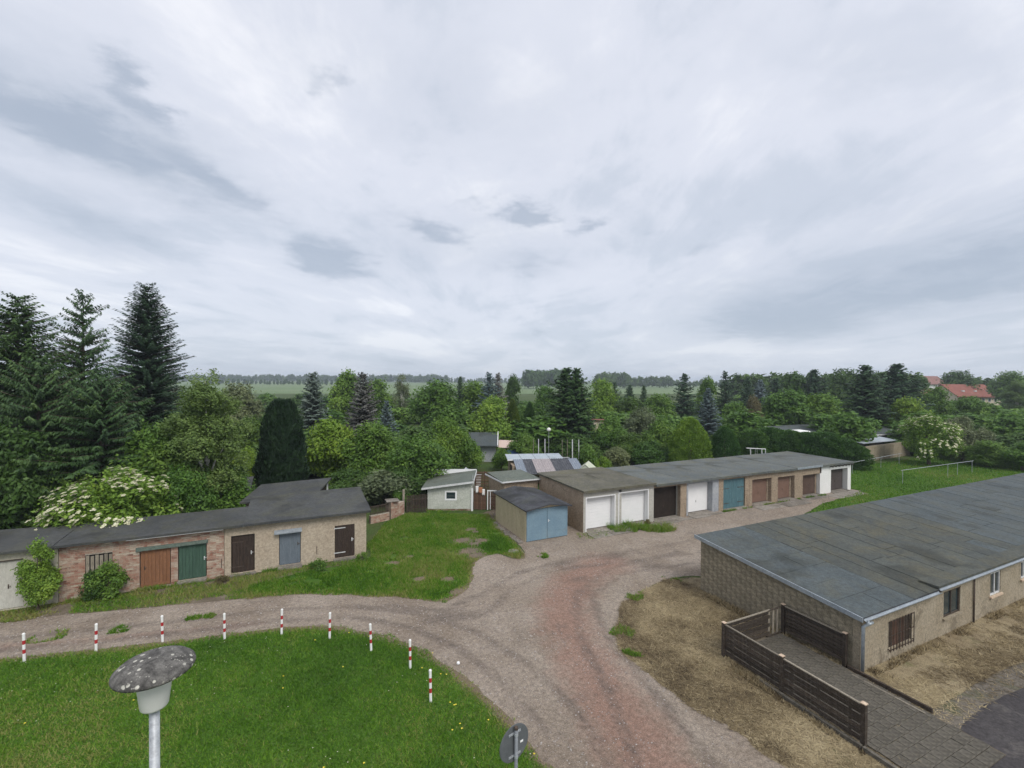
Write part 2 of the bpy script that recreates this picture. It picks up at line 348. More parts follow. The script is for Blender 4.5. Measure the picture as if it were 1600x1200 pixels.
MT['door_teal'] = worn('faded_teal_door', (0.065, 0.135, 0.160), (0.095, 0.185, 0.210), 2.5, (0.15, 0.20, 0.20), (0.58, 0.74), 3, speck=0.25, stretch=(5, 5, 0.5), rough=0.7)
MT['door_brown'] = worn('brown_garage_door', (0.17, 0.105, 0.080), (0.205, 0.130, 0.100), 1.6, (0.15, 0.10, 0.085), (0.6, 0.75), 2, speck=0.1, rough=0.5)
MT['door_darkbrown'] = worn('dark_brown_garage_door', (0.095, 0.062, 0.048), (0.125, 0.085, 0.068), 1.6, speck=0.1, rough=0.5)
MT['door_black'] = worn('near_black_garage_door', (0.022, 0.017, 0.014), (0.034, 0.026, 0.021), 2, speck=0.1, rough=0.5)
MT['door_anthracite'] = worn('anthracite_garage_door', (0.075, 0.062, 0.060), (0.095, 0.080, 0.076), 2, speck=0.1, rough=0.5)
MT['white'] = worn('white_paint', (0.80, 0.80, 0.80), (0.75, 0.76, 0.76), 1.2, (0.68, 0.68, 0.66), (0.66, 0.8), 1.5, speck=0.05, rough=0.45, bstr=0.05)
MT['bluemetal'] = worn('blue_sheet_metal', (0.150, 0.235, 0.300), (0.185, 0.275, 0.335), 1.3, (0.24, 0.29, 0.31), (0.60, 0.76), 1.1, speck=0.1, rough=0.5, bstr=0.1)
MT['creammetal'] = worn('cream_sheet_wall', (0.50, 0.43, 0.29), (0.43, 0.365, 0.24), 1.2, (0.30, 0.245, 0.155), (0.60, 0.74), 1.8, speck=0.15, stretch=(2, 2, 0.5), rough=0.6)
MT['zinc'] = worn('zinc', (0.28, 0.32, 0.36), (0.36, 0.40, 0.43), 3, (0.22, 0.25, 0.27), (0.58, 0.74), 4, speck=0.15, rough=0.45, metal=0.3)
MT['galv'] = worn('galvanised_steel', (0.34, 0.365, 0.39), (0.42, 0.44, 0.46), 6, (0.24, 0.26, 0.28), (0.60, 0.72), 5, speck=0.15, rough=0.5, metal=0.25)
MT['signpost'] = worn('dull_grey_post', (0.15, 0.165, 0.18), (0.19, 0.205, 0.22), 6, speck=0.15, rough=0.5)
MT['paletrim'] = worn('pale_trim_paint', (0.62, 0.63, 0.63), (0.52, 0.53, 0.53), 4, speck=0.15)
MT['greentrim'] = worn('faded_green_beam', (0.095, 0.125, 0.105), (0.13, 0.165, 0.14), 4, speck=0.25)
MT['concrete'] = worn('concrete_slab', (0.190, 0.170, 0.146), (0.240, 0.220, 0.192), 1.4, (0.125, 0.115, 0.092), (0.52, 0.68), 1.0, speck=0.3, bstr=0.5, bscale=40, vary=0.25)
MT['paver'] = worn('mossy_paver', (0.085, 0.077, 0.062), (0.115, 0.104, 0.085), 2.2, (0.072, 0.074, 0.042), (0.50, 0.66), 0.9, speck=0.35, bstr=0.5, bscale=40, vary=0.15)
MT['asphalt'] = worn('old_asphalt', (0.042, 0.038, 0.040), (0.062, 0.057, 0.057), 0.8, (0.12, 0.11, 0.10), (0.58, 0.70), 0.6, speck=0.5, bstr=0.6, bscale=60, bdist=0.01)
MT['iron'] = worn('rusty_iron', (0.05, 0.042, 0.038), (0.10, 0.07, 0.05), 8, speck=0.2, rough=0.7)
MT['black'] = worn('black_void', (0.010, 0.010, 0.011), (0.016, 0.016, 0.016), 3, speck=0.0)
MT['red'] = worn('red_reflective_paint', (0.42, 0.028, 0.035), (0.36, 0.03, 0.035), 9, speck=0.08, rough=0.5)
MT['bollwhite'] = worn('white_bollard_paint', (0.82, 0.82, 0.81), (0.74, 0.74, 0.72), 9, speck=0.08, rough=0.5)
MT['signback'] = worn('grey_sign_back', (0.098, 0.106, 0.114), (0.120, 0.128, 0.136), 3, speck=0.1, rough=0.55)
MT['corr_dark'] = worn('dark_corrugated_sheet', (0.045, 0.048, 0.058), (0.085, 0.09, 0.10), 2, (0.15, 0.14, 0.14), (0.6, 0.75), 2, speck=0.2, rough=0.6)
MT['corr_blue'] = worn('blue_grey_corrugated_sheet', (0.16, 0.19, 0.235), (0.22, 0.25, 0.29), 2, (0.12, 0.135, 0.16), (0.55, 0.7), 2, speck=0.2, rough=0.5)
MT['corr_pink'] = worn('pinkish_corrugated_sheet', (0.27, 0.245, 0.25), (0.36, 0.32, 0.32), 2, (0.18, 0.16, 0.165), (0.55, 0.7), 2, speck=0.2, rough=0.6)
MT['roofpanel'] = worn('pale_blue_roof_panel', (0.32, 0.37, 0.41), (0.40, 0.44, 0.48), 1.4, (0.26, 0.30, 0.33), (0.55, 0.7), 1.2, speck=0.12, rough=0.45)
MT['awning'] = worn('dusty_pink_awning', (0.50, 0.38, 0.33), (0.56, 0.44, 0.39), 2, speck=0.1)
MT['tarp'] = worn('blue_tarpaulin', (0.05, 0.10, 0.36), (0.08, 0.16, 0.46), 3, speck=0.1, rough=0.5)
MT['poly'] = worn('pale_polythene', (0.56, 0.58, 0.46), (0.47, 0.50, 0.40), 2, (0.38, 0.42, 0.32), (0.58, 0.75), 2, speck=0.1, rough=0.5)
MT['redtile'] = worn('red_roof_tile', (0.205, 0.080, 0.060), (0.245, 0.100, 0.076), 0.5, (0.175, 0.070, 0.054), (0.55, 0.7), 0.3, speck=0.2, bscale=4)
MT['browntile'] = worn('brown_roof_tile', (0.20, 0.115, 0.10), (0.25, 0.14, 0.12), 0.5, speck=0.2, bscale=4)
MT['housewall'] = worn('cream_house_wall', (0.60, 0.53, 0.42), (0.55, 0.48, 0.38), 0.5, speck=0.08)
MT['laundry_white'] = worn('white_cloth', (0.78, 0.77, 0.75), (0.72, 0.71, 0.70), 5, speck=0.05)
MT['laundry_orange'] = worn('rust_orange_cloth', (0.42, 0.19, 0.10), (0.36, 0.16, 0.09), 5, speck=0.1)
MT['bark'] = worn('brown_bark', (0.085, 0.068, 0.052), (0.13, 0.105, 0.08), 4, speck=0.4, bstr=0.8, bscale=14, bdist=0.03, stretch=(3, 3, 0.6))
MT['birchbark'] = worn('birch_bark', (0.62, 0.60, 0.56), (0.50, 0.48, 0.44), 3, (0.08, 0.07, 0.065), (0.60, 0.66), 6, speck=0.2, stretch=(1, 1, 3))
def glassm():
    t = NT('window_glass'); b = t.n('ShaderNodeBsdfPrincipled'); b.inputs['Base Color'].default_value = (0.03, 0.045, 0.05, 1); b.inputs['Roughness'].default_value = 0.08
    b.inputs['Specular IOR Level'].default_value = 0.6; t.l(b.outputs[0], t.out.inputs[0]); return t.m
MT['glass'] = glassm()
def lampm():
    t = NT('opal_lamp_glass'); c = t.mix(t.ramp(t.noise(6, 5, 0.6), [(0.4, 0.0), (0.7, 1.0)]), (0.80, 0.79, 0.76), (0.84, 0.83, 0.81))
    return t.finish(c, 0.35, None, spec=0.4, transl=0.12)
MT['opal'] = lampm()
def lichen():
    t = NT('lichened_lamp_cap')
    c = t.mix(t.ramp(t.noise(9, 7, 0.7, 0.5), [(0.38, 0.0), (0.66, 1.0)]), (0.055, 0.053, 0.050), (0.185, 0.178, 0.165))
    v = t.n('ShaderNodeTexVoronoi'); v.inputs['Scale'].default_value = 13; t.l(t.tc.outputs['Object'], v.inputs['Vector'])
    patch = t.ramp(v.outputs['Distance'], [(0.20, 1.0), (0.27, 0.0)])
    gate = t.ramp(t.noise(5.5, 3, 0.5), [(0.44, 0.0), (0.52, 1.0)])
    v2 = t.n('ShaderNodeTexVoronoi'); v2.inputs['Scale'].default_value = 34; t.l(t.tc.outputs['Object'], v2.inputs['Vector'])
    c = t.mix(t.math('MULTIPLY', t.ramp(v2.outputs['Distance'], [(0.2, 1.0), (0.3, 0.0)]), t.ramp(t.noise(8, 3, 0.5), [(0.5, 0.0), (0.6, 0.8)])), c, (0.34, 0.33, 0.29))
    c = t.mix(t.math('MULTIPLY', patch, gate), c, (0.48, 0.47, 0.41))
    fine = t.noise(70, 5, 0.75)
    c = t.mix(0.4, c, t.ramp(fine, [(0.3, 0.0), (0.7, 1.0)]), 'OVERLAY')
    return t.finish(c, 0.95, fine, 0.8, 0.006)
MT['lichen'] = lichen()
# ground covers
def ground_mat(name, build):
    t = NT(name); return build(t)
def g_grass(t):
    v = t.tc.outputs['Object']
    big = t.noise(0.22, 6, 0.6, 0.4); med = t.noise(1.7, 6, 0.65); fine = t.noise(22, 4, 0.7)
    c = t.mix(t.ramp(big, [(0.35, 0.0), (0.65, 1.0)]), (0.048, 0.112, 0.016), (0.080, 0.150, 0.024))
    c = t.mix(t.ramp(med, [(0.50, 0.0), (0.72, 0.7)]), c, (0.105, 0.115, 0.038))
    bare = t.math('ADD', t.attr('tint'), t.math('MULTIPLY', t.math('SUBTRACT', t.noise(2.5, 6, 0.7), 0.5), 0.9))
    c = t.mix(t.ramp(bare, [(0.35, 0.0), (0.65, 1.0)]), c, (0.175, 0.140, 0.098))
    c = t.mix(0.55, c, t.ramp(fine, [(0.3, 0.0), (0.72, 1.0)]), 'OVERLAY')
    return t.finish(c, 0.95, fine, 0.8, 0.03, spec=0.1)
MT['grass'] = ground_mat('grass_ground', g_grass)
def g_rough(t):
    big = t.noise(0.05, 6, 0.6, 0.4); med = t.noise(0.5, 6, 0.65); fine = t.noise(6, 5, 0.7)
    c = t.mix(t.ramp(big, [(0.35, 0.0), (0.65, 1.0)]), (0.040, 0.075, 0.020), (0.075, 0.105, 0.032))
    c = t.mix(t.ramp(med, [(0.5, 0.0), (0.7, 0.7)]), c, (0.10, 0.095, 0.045))
    c = t.mix(0.4, c, t.ramp(fine, [(0.3, 0.0), (0.72, 1.0)]), 'OVERLAY')
    return t.finish(c, 0.95, fine, 0.6, 0.05, spec=0.1)
MT['rough'] = ground_mat('rough_ground', g_rough)
def g_field(t):
    big = t.noise(0.004, 6, 0.6, 0.4, (1, 3, 1)); fine = t.noise(0.3, 6, 0.7)
    c = t.mix(t.ramp(big, [(0.38, 0.0), (0.64, 1.0)]), (0.135, 0.195, 0.090), (0.165, 0.215, 0.110))
    c = t.mix(0.25, c, t.ramp(fine, [(0.3, 0.0), (0.72, 1.0)]), 'OVERLAY')
    return t.finish(c, 0.95, None, spec=0.1)
MT['field'] = ground_mat('crop_field', g_field)
def g_gravel(t):
    red = t.attr('tint')
    big = t.noise(0.35, 6, 0.62, 0.6); med = t.noise(1.6, 7, 0.7, 0.3); fine = t.noise(30, 3, 0.8); peb = t.noise(75, 2, 0.6)
    c = t.mix(t.ramp(big, [(0.36, 0.0), (0.64, 1.0)]), (0.212, 0.172, 0.134), (0.295, 0.250, 0.205))
    rf = t.math('ADD', red, t.math('MULTIPLY', t.math('SUBTRACT', med, 0.5), 1.0))
    c = t.mix(t.math('MULTIPLY', t.ramp(rf, [(0.30, 0.0), (0.85, 1.0)]), 0.72), c, (0.240, 0.140, 0.106))
    c = t.mix(t.math('MULTIPLY', t.ramp(t.math('ADD', t.attr('rut'), t.math('MULTIPLY', t.math('SUBTRACT', med, 0.5), 0.7)), [(0.35, 0.0), (0.85, 1.0)]), 0.6), c, (0.115, 0.094, 0.080))
    c = t.mix(t.ramp(t.noise(0.8, 7, 0.7, 0.8), [(0.56, 0.0), (0.70, 0.55)]), c, (0.135, 0.115, 0.100))
    c = t.mix(0.55, c, t.ramp(fine, [(0.25, 0.0), (0.75, 1.0)]), 'OVERLAY')
    c = t.mix(0.5, c, t.ramp(t.noise(7, 6, 0.8, 0.4), [(0.3, 0.05), (0.7, 0.95)]), 'OVERLAY')
    c = t.mix(t.ramp(t.noise(16, 3, 0.7), [(0.60, 0.0), (0.72, 0.5)]), c, (0.36, 0.33, 0.31))
    c = t.mix(t.ramp(peb, [(0.64, 0.0), (0.74, 0.55)]), c, (0.42, 0.40, 0.38))
    return t.finish(c, 0.95, t.math('ADD', fine, peb), 0.9, 0.015, spec=0.15)
MT['gravel'] = ground_mat('red_and_grey_gravel', g_gravel)
def g_dry(t):
    big = t.noise(0.45, 6, 0.65, 0.5); med = t.noise(3.5, 6, 0.7); fine = t.noise(26, 5, 0.75, 0.5)
    c = t.mix(t.ramp(big, [(0.36, 0.0), (0.64, 1.0)]), (0.235, 0.188, 0.118), (0.315, 0.262, 0.165))
    c = t.mix(t.ramp(med, [(0.48, 0.0), (0.68, 0.7)]), c, (0.120, 0.090, 0.060))
    c = t.mix(t.ramp(t.noise(0.9, 6, 0.6), [(0.58, 0.0), (0.72, 0.6)]), c, (0.085, 0.105, 0.035))
    c = t.mix(0.6, c, t.ramp(fine, [(0.25, 0.0), (0.75, 1.0)]), 'OVERLAY')
    return t.finish(c, 0.95, fine, 0.9, 0.03, spec=0.1)
MT['dry'] = ground_mat('dry_mown_grass_litter', g_dry)
def g_dirt(t):
    big = t.noise(0.8, 6, 0.65, 0.5); fine = t.noise(26, 5, 0.75, 0.5)
    c = t.mix(t.ramp(big, [(0.36, 0.0), (0.64, 1.0)]), (0.110, 0.090, 0.066), (0.185, 0.155, 0.115))
    c = t.mix(0.5, c, t.ramp(fine, [(0.25, 0.0), (0.75, 1.0)]), 'OVERLAY')
    return t.finish(c, 0.95, fine, 0.8, 0.02, spec=0.1)
MT['dirt'] = ground_mat('bare_dirt', g_dirt)
MT['wornpave'] = worn('worn_mossy_paving', (0.105, 0.092, 0.074), (0.150, 0.132, 0.108), 1.3, (0.088, 0.090, 0.050), (0.52, 0.66), 0.9, speck=0.4, bstr=0.6, bscale=40)
def tintm(name, stops, rough=0.8, transl=0.0):
    t = NT(name); return t.finish(t.ramp(t.attr('tint'), stops), rough, None, spec=0.2, transl=transl)
MT['blades'] = tintm('grass_blades', [(0.0, (0.036, 0.098, 0.008)), (0.45, (0.088, 0.212, 0.014)), (0.75, (0.150, 0.275, 0.026)), (1.0, (0.27, 0.265, 0.085))], 0.6, 0.3)
MT['hay'] = tintm('dry_grass_blades', [(0.0, (0.06, 0.042, 0.025)), (0.35, (0.22, 0.170, 0.095)), (0.75, (0.42, 0.345, 0.205)), (1.0, (0.48, 0.40, 0.25))], 0.8, 0.15)
MT['stones'] = tintm('loose_stones', [(0.0, (0.15, 0.11, 0.095)), (0.5, (0.29, 0.255, 0.235)), (1.0, (0.44, 0.42, 0.40))], 0.9)
MT['blossom'] = tintm('cream_white_blossom', [(0.0, (0.42, 0.43, 0.24)), (0.5, (0.60, 0.58, 0.40)), (1.0, (0.70, 0.69, 0.54))], 0.8, 0.2)
MT['yellowflower'] = tintm('yellow_flower', [(0.0, (0.62, 0.50, 0.03)), (1.0, (0.72, 0.62, 0.08))], 0.7)
LM = {
 'mid': leafm('mid_green_leaves', (0.054, 0.120, 0.022), (0.111, 0.208, 0.036), (0.196, 0.307, 0.056)),
 'dark': leafm('dark_green_leaves', (0.038, 0.079, 0.019), (0.073, 0.138, 0.030), (0.127, 0.208, 0.047)),
 'light': leafm('light_green_leaves', (0.091, 0.167, 0.025), (0.180, 0.298, 0.042), (0.298, 0.409, 0.062)),
 'bright': leafm('yellow_green_leaves', (0.099, 0.172, 0.021), (0.191, 0.297, 0.034), (0.297, 0.389, 0.059)),
 'grey': leafm('grey_green_leaves', (0.094, 0.120, 0.061), (0.162, 0.197, 0.100), (0.243, 0.276, 0.146)),
 'olive': leafm('olive_leaves', (0.096, 0.087, 0.042), (0.148, 0.134, 0.064), (0.210, 0.179, 0.090)),
 'birch': leafm('birch_leaves', (0.080, 0.140, 0.038), (0.140, 0.215, 0.060), (0.205, 0.285, 0.085)),
 'spruce': leafm('spruce_needles', (0.026, 0.057, 0.022), (0.054, 0.106, 0.034), (0.109, 0.172, 0.048), 0.15),
 'fir': leafm('fir_needles', (0.021, 0.048, 0.026), (0.042, 0.085, 0.042), (0.073, 0.127, 0.060), 0.12),
 'blue': leafm('blue_spruce_needles', (0.059, 0.090, 0.092), (0.112, 0.156, 0.161), (0.178, 0.227, 0.227), 0.1),
 'bluebrown': leafm('browned_blue_spruce_needles', (0.079, 0.079, 0.074), (0.139, 0.143, 0.132), (0.198, 0.198, 0.182), 0.1),
 'yew': leafm('dark_yew_needles', (0.011, 0.026, 0.013), (0.021, 0.045, 0.020), (0.037, 0.069, 0.029), 0.08),
 'thuja': leafm('thuja_sprays', (0.055, 0.100, 0.018), (0.105, 0.165, 0.026), (0.185, 0.225, 0.040), 0.2),
 'hedge': leafm('hedge_sprays', (0.031, 0.078, 0.020), (0.059, 0.132, 0.030), (0.094, 0.178, 0.044), 0.2),
}

# ================================================================= GROUND
def resample(poly, step=0.3, amp=0.10, seed=3):
    P = [Vector((p[0], p[1])) for p in poly]; out = []
    n = len(P)
    for i in range(n):
        p0, p1, p2, p3 = P[i - 1], P[i], P[(i + 1) % n], P[(i + 2) % n]
        k = max(1, int((p2 - p1).length / step))
        for j in range(k):
            t = j / k
            q = p1 + (p2 - p1) * t
            if (p2 - p1).length < 3.2 and (p1 - p0).length < 6 and (p3 - p2).length < 6:      # Catmull-Rom on short pieces
                q = 0.5 * ((2 * p1) + (-p0 + p2) * t + (2 * p0 - 5 * p1 + 4 * p2 - p3) * t * t + (-p0 + 3 * p1 - 3 * p2 + p3) * t ** 3)
            out.append(q)
    A = np.array([(q.x, q.y) for q in out])
    A += amp * 2 * np.stack([fbm(A, 1.3, seed) - 0.5, fbm(A, 1.3, seed + 9) - 0.5], 1) + amp * np.stack([fbm(A, 5, seed) - 0.5, fbm(A, 5, seed + 9) - 0.5], 1)
    return [tuple(a) for a in A]
def sheet(name, poly, z, mat, tintf=None, grid=None):
    pts = [Vector((p[0], p[1])) for p in poly]; n = len(pts); ed = [(i, (i + 1) % n) for i in range(n)]
    if grid:
        P = np.array([tuple(p) for p in pts]); lo, hi = P.min(0), P.max(0)
        gx_, gy_ = np.meshgrid(np.arange(lo[0] + grid / 2, hi[0], grid), np.arange(lo[1] + grid / 2, hi[1], grid)); q = np.stack([gx_.ravel(), gy_.ravel()], 1)
        pts += [Vector(r_) for r_ in q[inside(q, P)]]
    v_, _, f_, _, _, _ = delaunay_2d_cdt(pts, ed, [], 1, 1e-5)
    me = bpy.data.meshes.new(name); me.from_pydata([(p.x, p.y, z) for p in v_], [], [tuple(f) if (v_[f[1]] - v_[f[0]]).cross(v_[f[2]] - v_[f[0]]) > 0 else tuple(f)[::-1] for f in f_]); me.update()
    if tintf:
        co = np.zeros(len(me.vertices) * 3); me.vertices.foreach_get('co', co); co = co.reshape(-1, 3)
        a = me.attributes.new('tint', 'FLOAT', 'POINT'); a.data.foreach_set('value', tintf(co).astype(np.float32))
    return struct(link(name, me, mat))
def segdist(P, L):
    d = np.full(len(P), 1e9)
    for a, b in zip(L[:-1], L[1:]):
        ab = b - a; t = np.clip(((P - a) @ ab) / (ab @ ab), 0, 1); d = np.minimum(d, np.linalg.norm(P - a - t[:, None] * ab, axis=1))
    return d
def pxs(l): return [tuple(at(x, y)[:2]) for x, y in l]

ground = MB().add([(-1600, -1600, 0), (1600, -1600, 0), (1600, 1600, 0), (-1600, 1600, 0)], [(0, 1, 2, 3)]).build('ground', MT['rough']); struct(ground)
fc = lambda px, Y: tuple(dep(px, Y)[:2])
field = sheet('crop_field', [fc(-900, 270), fc(200, 270), fc(700, 300), fc(1150, 330), fc(1250, 420), fc(1300, 1100), fc(-600, 1100)], 0.05, MT['field'])

island_edge = [(885, 1215), (850, 1188), (800, 1128), (758, 1085), (700, 1040), (640, 1006), (560, 985), (500, 978), (440, 981), (300, 998), (150, 1014), (0, 1030)]
IE = pxs(island_edge); left_ext = (IE[-1][0] - 9, IE[-1][1] + 0.9)
isl = IE + [left_ext, (-19, 14), (-8, 4), (2.5, 3.5), (6.2, 6.5)]
islr = resample(isl, 0.3, 0.10, 3)
road_top = pxs([(0, 975), (100, 963), (240, 951), (380, 938), (480, 931), (600, 934), (680, 942), (714, 935), (737, 912), (744, 880), (776, 868), (812, 877), (824, 866), (806, 846), (782, 824), (768, 806), (773, 797)])
dry_edge = pxs([(1095, 903), (1040, 908), (1000, 925), (970, 950), (966, 1000), (988, 1032), (1060, 1090), (1150, 1142), (1235, 1205)])
road = [(road_top[0][0] - 9, road_top[0][1] + 1.2)] + [(p[0], p[1] + 0.3) for p in road_top] + [(13.5, 33.0), (15.0, 31), (17.0, 26.5), (46.2, 26.5), (46.6, 24.3), (43.0, 23.6), (38.5, 23.0), (34, 21.6), (30.0, 18.5), (28.0, 16.0), (17.3, 16.2)] + [(p[0] + 0.35, p[1] + 0.1) for p in dry_edge] + [(12.5, 4.0), (7.2, 3.4), (6.2, 5.7)] + [(p[0] - 0.25, p[1] - 0.25) for p in IE] + [(left_ext[0], left_ext[1] - 0.3)]
redline = np.array([tuple(at(x, y)[:2]) for x, y in [(1040, 1260), (985, 1140), (935, 1060), (895, 1000), (880, 950), (900, 905), (940, 880)]])
redline2 = np.array([tuple(at(x, y)[:2]) for x, y in [(0, 1012), (140, 1000), (300, 985), (420, 972)]])
def road_tint(co):
    P = co[:, :2]
    return np.clip(np.maximum(1.05 - segdist(P, redline) / 2.2, 0.6 - segdist(P, redline2) / 1.1), 0, 1) * (0.75 + 0.5 * fbm(P, 0.7, 5)) + 0.28 * (P[:, 0] > 15) * fbm(P, 0.4, 8)
def line(l): return np.array([tuple(at(x, y)[:2]) for x, y in l])
ruts = [line([(-40, 1002), (140, 985), (300, 968), (440, 952), (560, 948), (650, 958), (740, 985), (830, 1040), (900, 1110), (960, 1200)]), line([(-40, 1020), (140, 1004), (300, 987), (440, 969), (560, 965), (640, 980), (720, 1015), (790, 1070), (850, 1140)]),
        line([(600, 945), (690, 955), (760, 925), (810, 895), (900, 872), (1000, 860), (1080, 845)]), line([(760, 960), (800, 920), (870, 890), (960, 880), (1080, 865)]), line([(1000, 1200), (950, 1080), (905, 990), (900, 930), (950, 890), (1060, 862)]), line([(1120, 1200), (1020, 1080), (945, 990), (925, 930), (980, 895), (1080, 880)])]
def rut_tint(co):
    P = co[:, :2]; v = np.zeros(len(P))
    for i, L in enumerate(ruts): v = np.maximum(v, np.clip(1.0 - segdist(P, L) / 0.42, 0, 1) * (0.45 + 0.9 * fbm(P, 0.5, 40 + i)))
    for (x, y, r_) in ((690, 965, 1.0), (735, 962, 0.8), (880, 880, 0.9), (960, 868, 1.1), (1020, 885, 0.9), (905, 905, 0.6)):
        b = np.array(at(x, y)[:2]); v = np.maximum(v, np.clip(1.1 - np.linalg.norm((P - b) * np.array([0.6, 1.2]), axis=1) / r_, 0, 0.9))
    return v
roadr = resample(road, 0.35, 0.10, 3)
gravel_road = sheet('gravel_road', roadr, 0.006, MT['gravel'], road_tint, 0.3)
_m = gravel_road.data; co = np.zeros(len(_m.vertices) * 3); _m.vertices.foreach_get('co', co); _a = _m.attributes.new('rut', 'FLOAT', 'POINT'); _a.data.foreach_set('value', rut_tint(co.reshape(-1, 3)).astype(np.float32))
lawn = sheet('lawn', islr, 0.012, MT['grass'], lambda co: np.clip(1 - segdist(co[:, :2], np.array(IE)) / 0.55, 0, 1), 0.35)
dry = dry_edge + [(14.0, 3.0), (21, 4.5), (26, 6.2), (44, 8.0), (44, 9.2), (17.55, 9.2), (17.55, 15.9)]
dryr = resample(dry, 0.35, 0.08, 6)
dry_ground = sheet('dry_grass_ground', dryr, 0.010, MT['dry'])
asph = pxs([(1660, 1045), (1580, 1082), (1520, 1118), (1485, 1155), (1460, 1215), (1500, 1330), (1700, 1330), (1900, 1120)])
wornp = pxs([(1455, 1112), (1500, 1085), (1560, 1050), (1660, 1010), (1660, 1050), (1580, 1086), (1520, 1122), (1480, 1160), (1455, 1215), (1440, 1180)])
sheet('worn_paving', resample(wornp, 0.3, 0.12, 9), 0.013, MT['wornpave'])
sheet('asphalt_road', resample(asph, 0.35, 0.12, 8), 0.016, MT['asphalt'])
meadow = pxs([(380, 936), (480, 929), (600, 932), (680, 940), (714, 933), (736, 911), (743, 879), (776, 866), (812, 875), (822, 866), (800, 845), (776, 822), (764, 804), (640, 803), (600, 822), (575, 850), (578, 874), (480, 893), (400, 915)])
bare_pts = np.array([tuple(at(x, y)[:2]) for x, y in [(722, 845), (733, 862), (742, 850), (752, 845), (735, 828), (745, 868), (700, 905), (715, 925), (640, 870), (655, 905), (615, 880)]])
bare_r = np.array([0.55, 0.6, 0.35, 0.4, 0.35, 0.5, 0.3, 0.35, 0.25, 0.3, 0.3])
def bareness(P): return np.max([np.clip(1.2 - np.linalg.norm((P - b) * np.array([0.8, 1.1]), axis=1) / (r_ * 1.6), 0, 1) for b, r_ in zip(bare_pts, bare_r)], axis=0)
sheet('meadow', resample(meadow, 0.4, 0.08, 4), 0.009, MT['grass'], lambda co: np.maximum(bareness(co[:, :2]), np.clip(0.9 - segdist(co[:, :2], np.array(road_top)) / 0.6, 0, 1)), 0.35)
verge = pxs([(0, 973), (100, 961), (240, 949), (380, 936), (400, 915), (480, 893), (573, 877), (573, 872), (350, 906), (95, 943), (0, 957)])
sheet('garage_verge', resample(verge, 0.4, 0.05, 4), 0.010, MT['dirt'])
rlawn = [(46.6, 24.2), (43.0, 23.5), (38.5, 22.9), (34, 21.5), (30, 18.4), (28, 15.9), (62, 15.9), (95, 22), (95, 32), (62, 31.5), (50, 33), (46.9, 30.5)]
sheet('right_lawn', resample(rlawn, 0.6, 0.15, 12), 0.011, MT['grass'])
dirtp = pxs([(738, 870), (728, 850), (715, 842), (735, 838), (728, 825), (740, 822), (752, 838), (750, 852), (757, 868)])
sheet('dirt_patch', resample(dirtp, 0.2, 0.12, 14), 0.014, MT['dirt'])
dirtp = pxs([(735, 815), (745, 806), (768, 797), (774, 797), (776, 806), (760, 815), (752, 822), (740, 822)])
sheet('dirt_patch', resample(dirtp, 0.2, 0.12, 15), 0.014, MT['dirt'])

def blades(name, poly, n, h, w, seed, mat, lean=0.5, tscale=0.35, tbase=0.42, tvar=0.9, z=0.01, label=None, cat='grass', mask=None, flat=False, edge=None):
    g = np.random.default_rng(seed); P = scatter(poly, n, seed)
    if mask is not None: P = P[mask(P, g)]
    n = len(P)
    a = g.random(n) * 2 * np.pi; hh = h * (0.5 + g.random(n)) * (0.6 + 0.8 * fbm(P, 0.9, seed + 3)); ww = w * (0.6 + 0.8 * g.random(n))
    b = np.stack([np.cos(a), np.sin(a), np.zeros(n)], 1); la = g.random(n) * 2 * np.pi
    tip = np.stack([np.cos(la) * lean * hh, np.sin(la) * lean * hh, hh * (0.25 if flat else 1.0)], 1) * (0.6 + 0.7 * g.random((n, 1)))
    base = np.concatenate([P, np.full((n, 1), z)], 1)
    V = np.stack([base - b * ww[:, None] / 2, base + b * ww[:, None] / 2, base + tip], 1).reshape(-1, 3)
    if edge is not None: tbase = tbase + 0.45 * np.clip(1 - segdist(P, edge) / 0.7, 0, 1)
    t = np.clip(tbase + tvar * (fbm(P, tscale, seed + 5) - 0.5) + 0.45 * (fbm(P, 2.6, seed + 6) - 0.5) + 0.22 * g.standard_normal(n), 0, 1)
    o = link(name, quads_mesh(name, V, 3, t), mat)
    return tag(o, label, cat, None, 'stuff')
view_isl = [p for p in islr]
def near_mask(P, g):   # keep what the photograph can see, thinned with distance
    d = np.hypot(P[:, 0], P[:, 1]); fwd_ = P @ np.array([math.sin(-YAW), math.cos(-YAW)])
    side = P @ np.array([math.cos(-YAW), -math.sin(-YAW)])
    return (fwd_ > 8) & (np.abs(side) < fwd_ * 1.35 + 1.5)
blades('lawn_grass', resample(isl, 0.25, 0.22, 3), 430000, 0.060, 0.026, 21, MT['blades'], 0.9, 0.3, 0.45, 1.1, 0.012, 'short green mown grass on the lawn behind the red and white bollards', mask=lambda P, g: near_mask(P, g) & (g.random(len(P)) > 0.8 - segdist(P, np.array(IE)) / 0.35 + 0.9 * (fbm(P, 2.0, 3) - 0.5)), edge=np.array(IE))
blades('meadow_grass', resample(meadow, 0.4, 0.28, 4), 130000, 0.10, 0.036, 22, MT['blades'], 0.7, 0.35, 0.60, 1.2, 0.010, 'trampled green grass between the left sheds and the blue garage', edge=np.array(road_top), mask=lambda P, g: (fbm(P, 1.1, 77) > 0.27) & (g.random(len(P)) > bareness(P) * 1.15) & (g.random(len(P)) > 0.9 - segdist(P, np.array(road_top)) / 0.5 + 0.8 * (fbm(P, 2.0, 3) - 0.5)))
blades('yard_grass', rlawn, 70000, 0.12, 0.055, 23, MT['blades'], 0.7, 0.2, 0.52, 0.9, 0.012, 'mown grass beyond the white end garage')
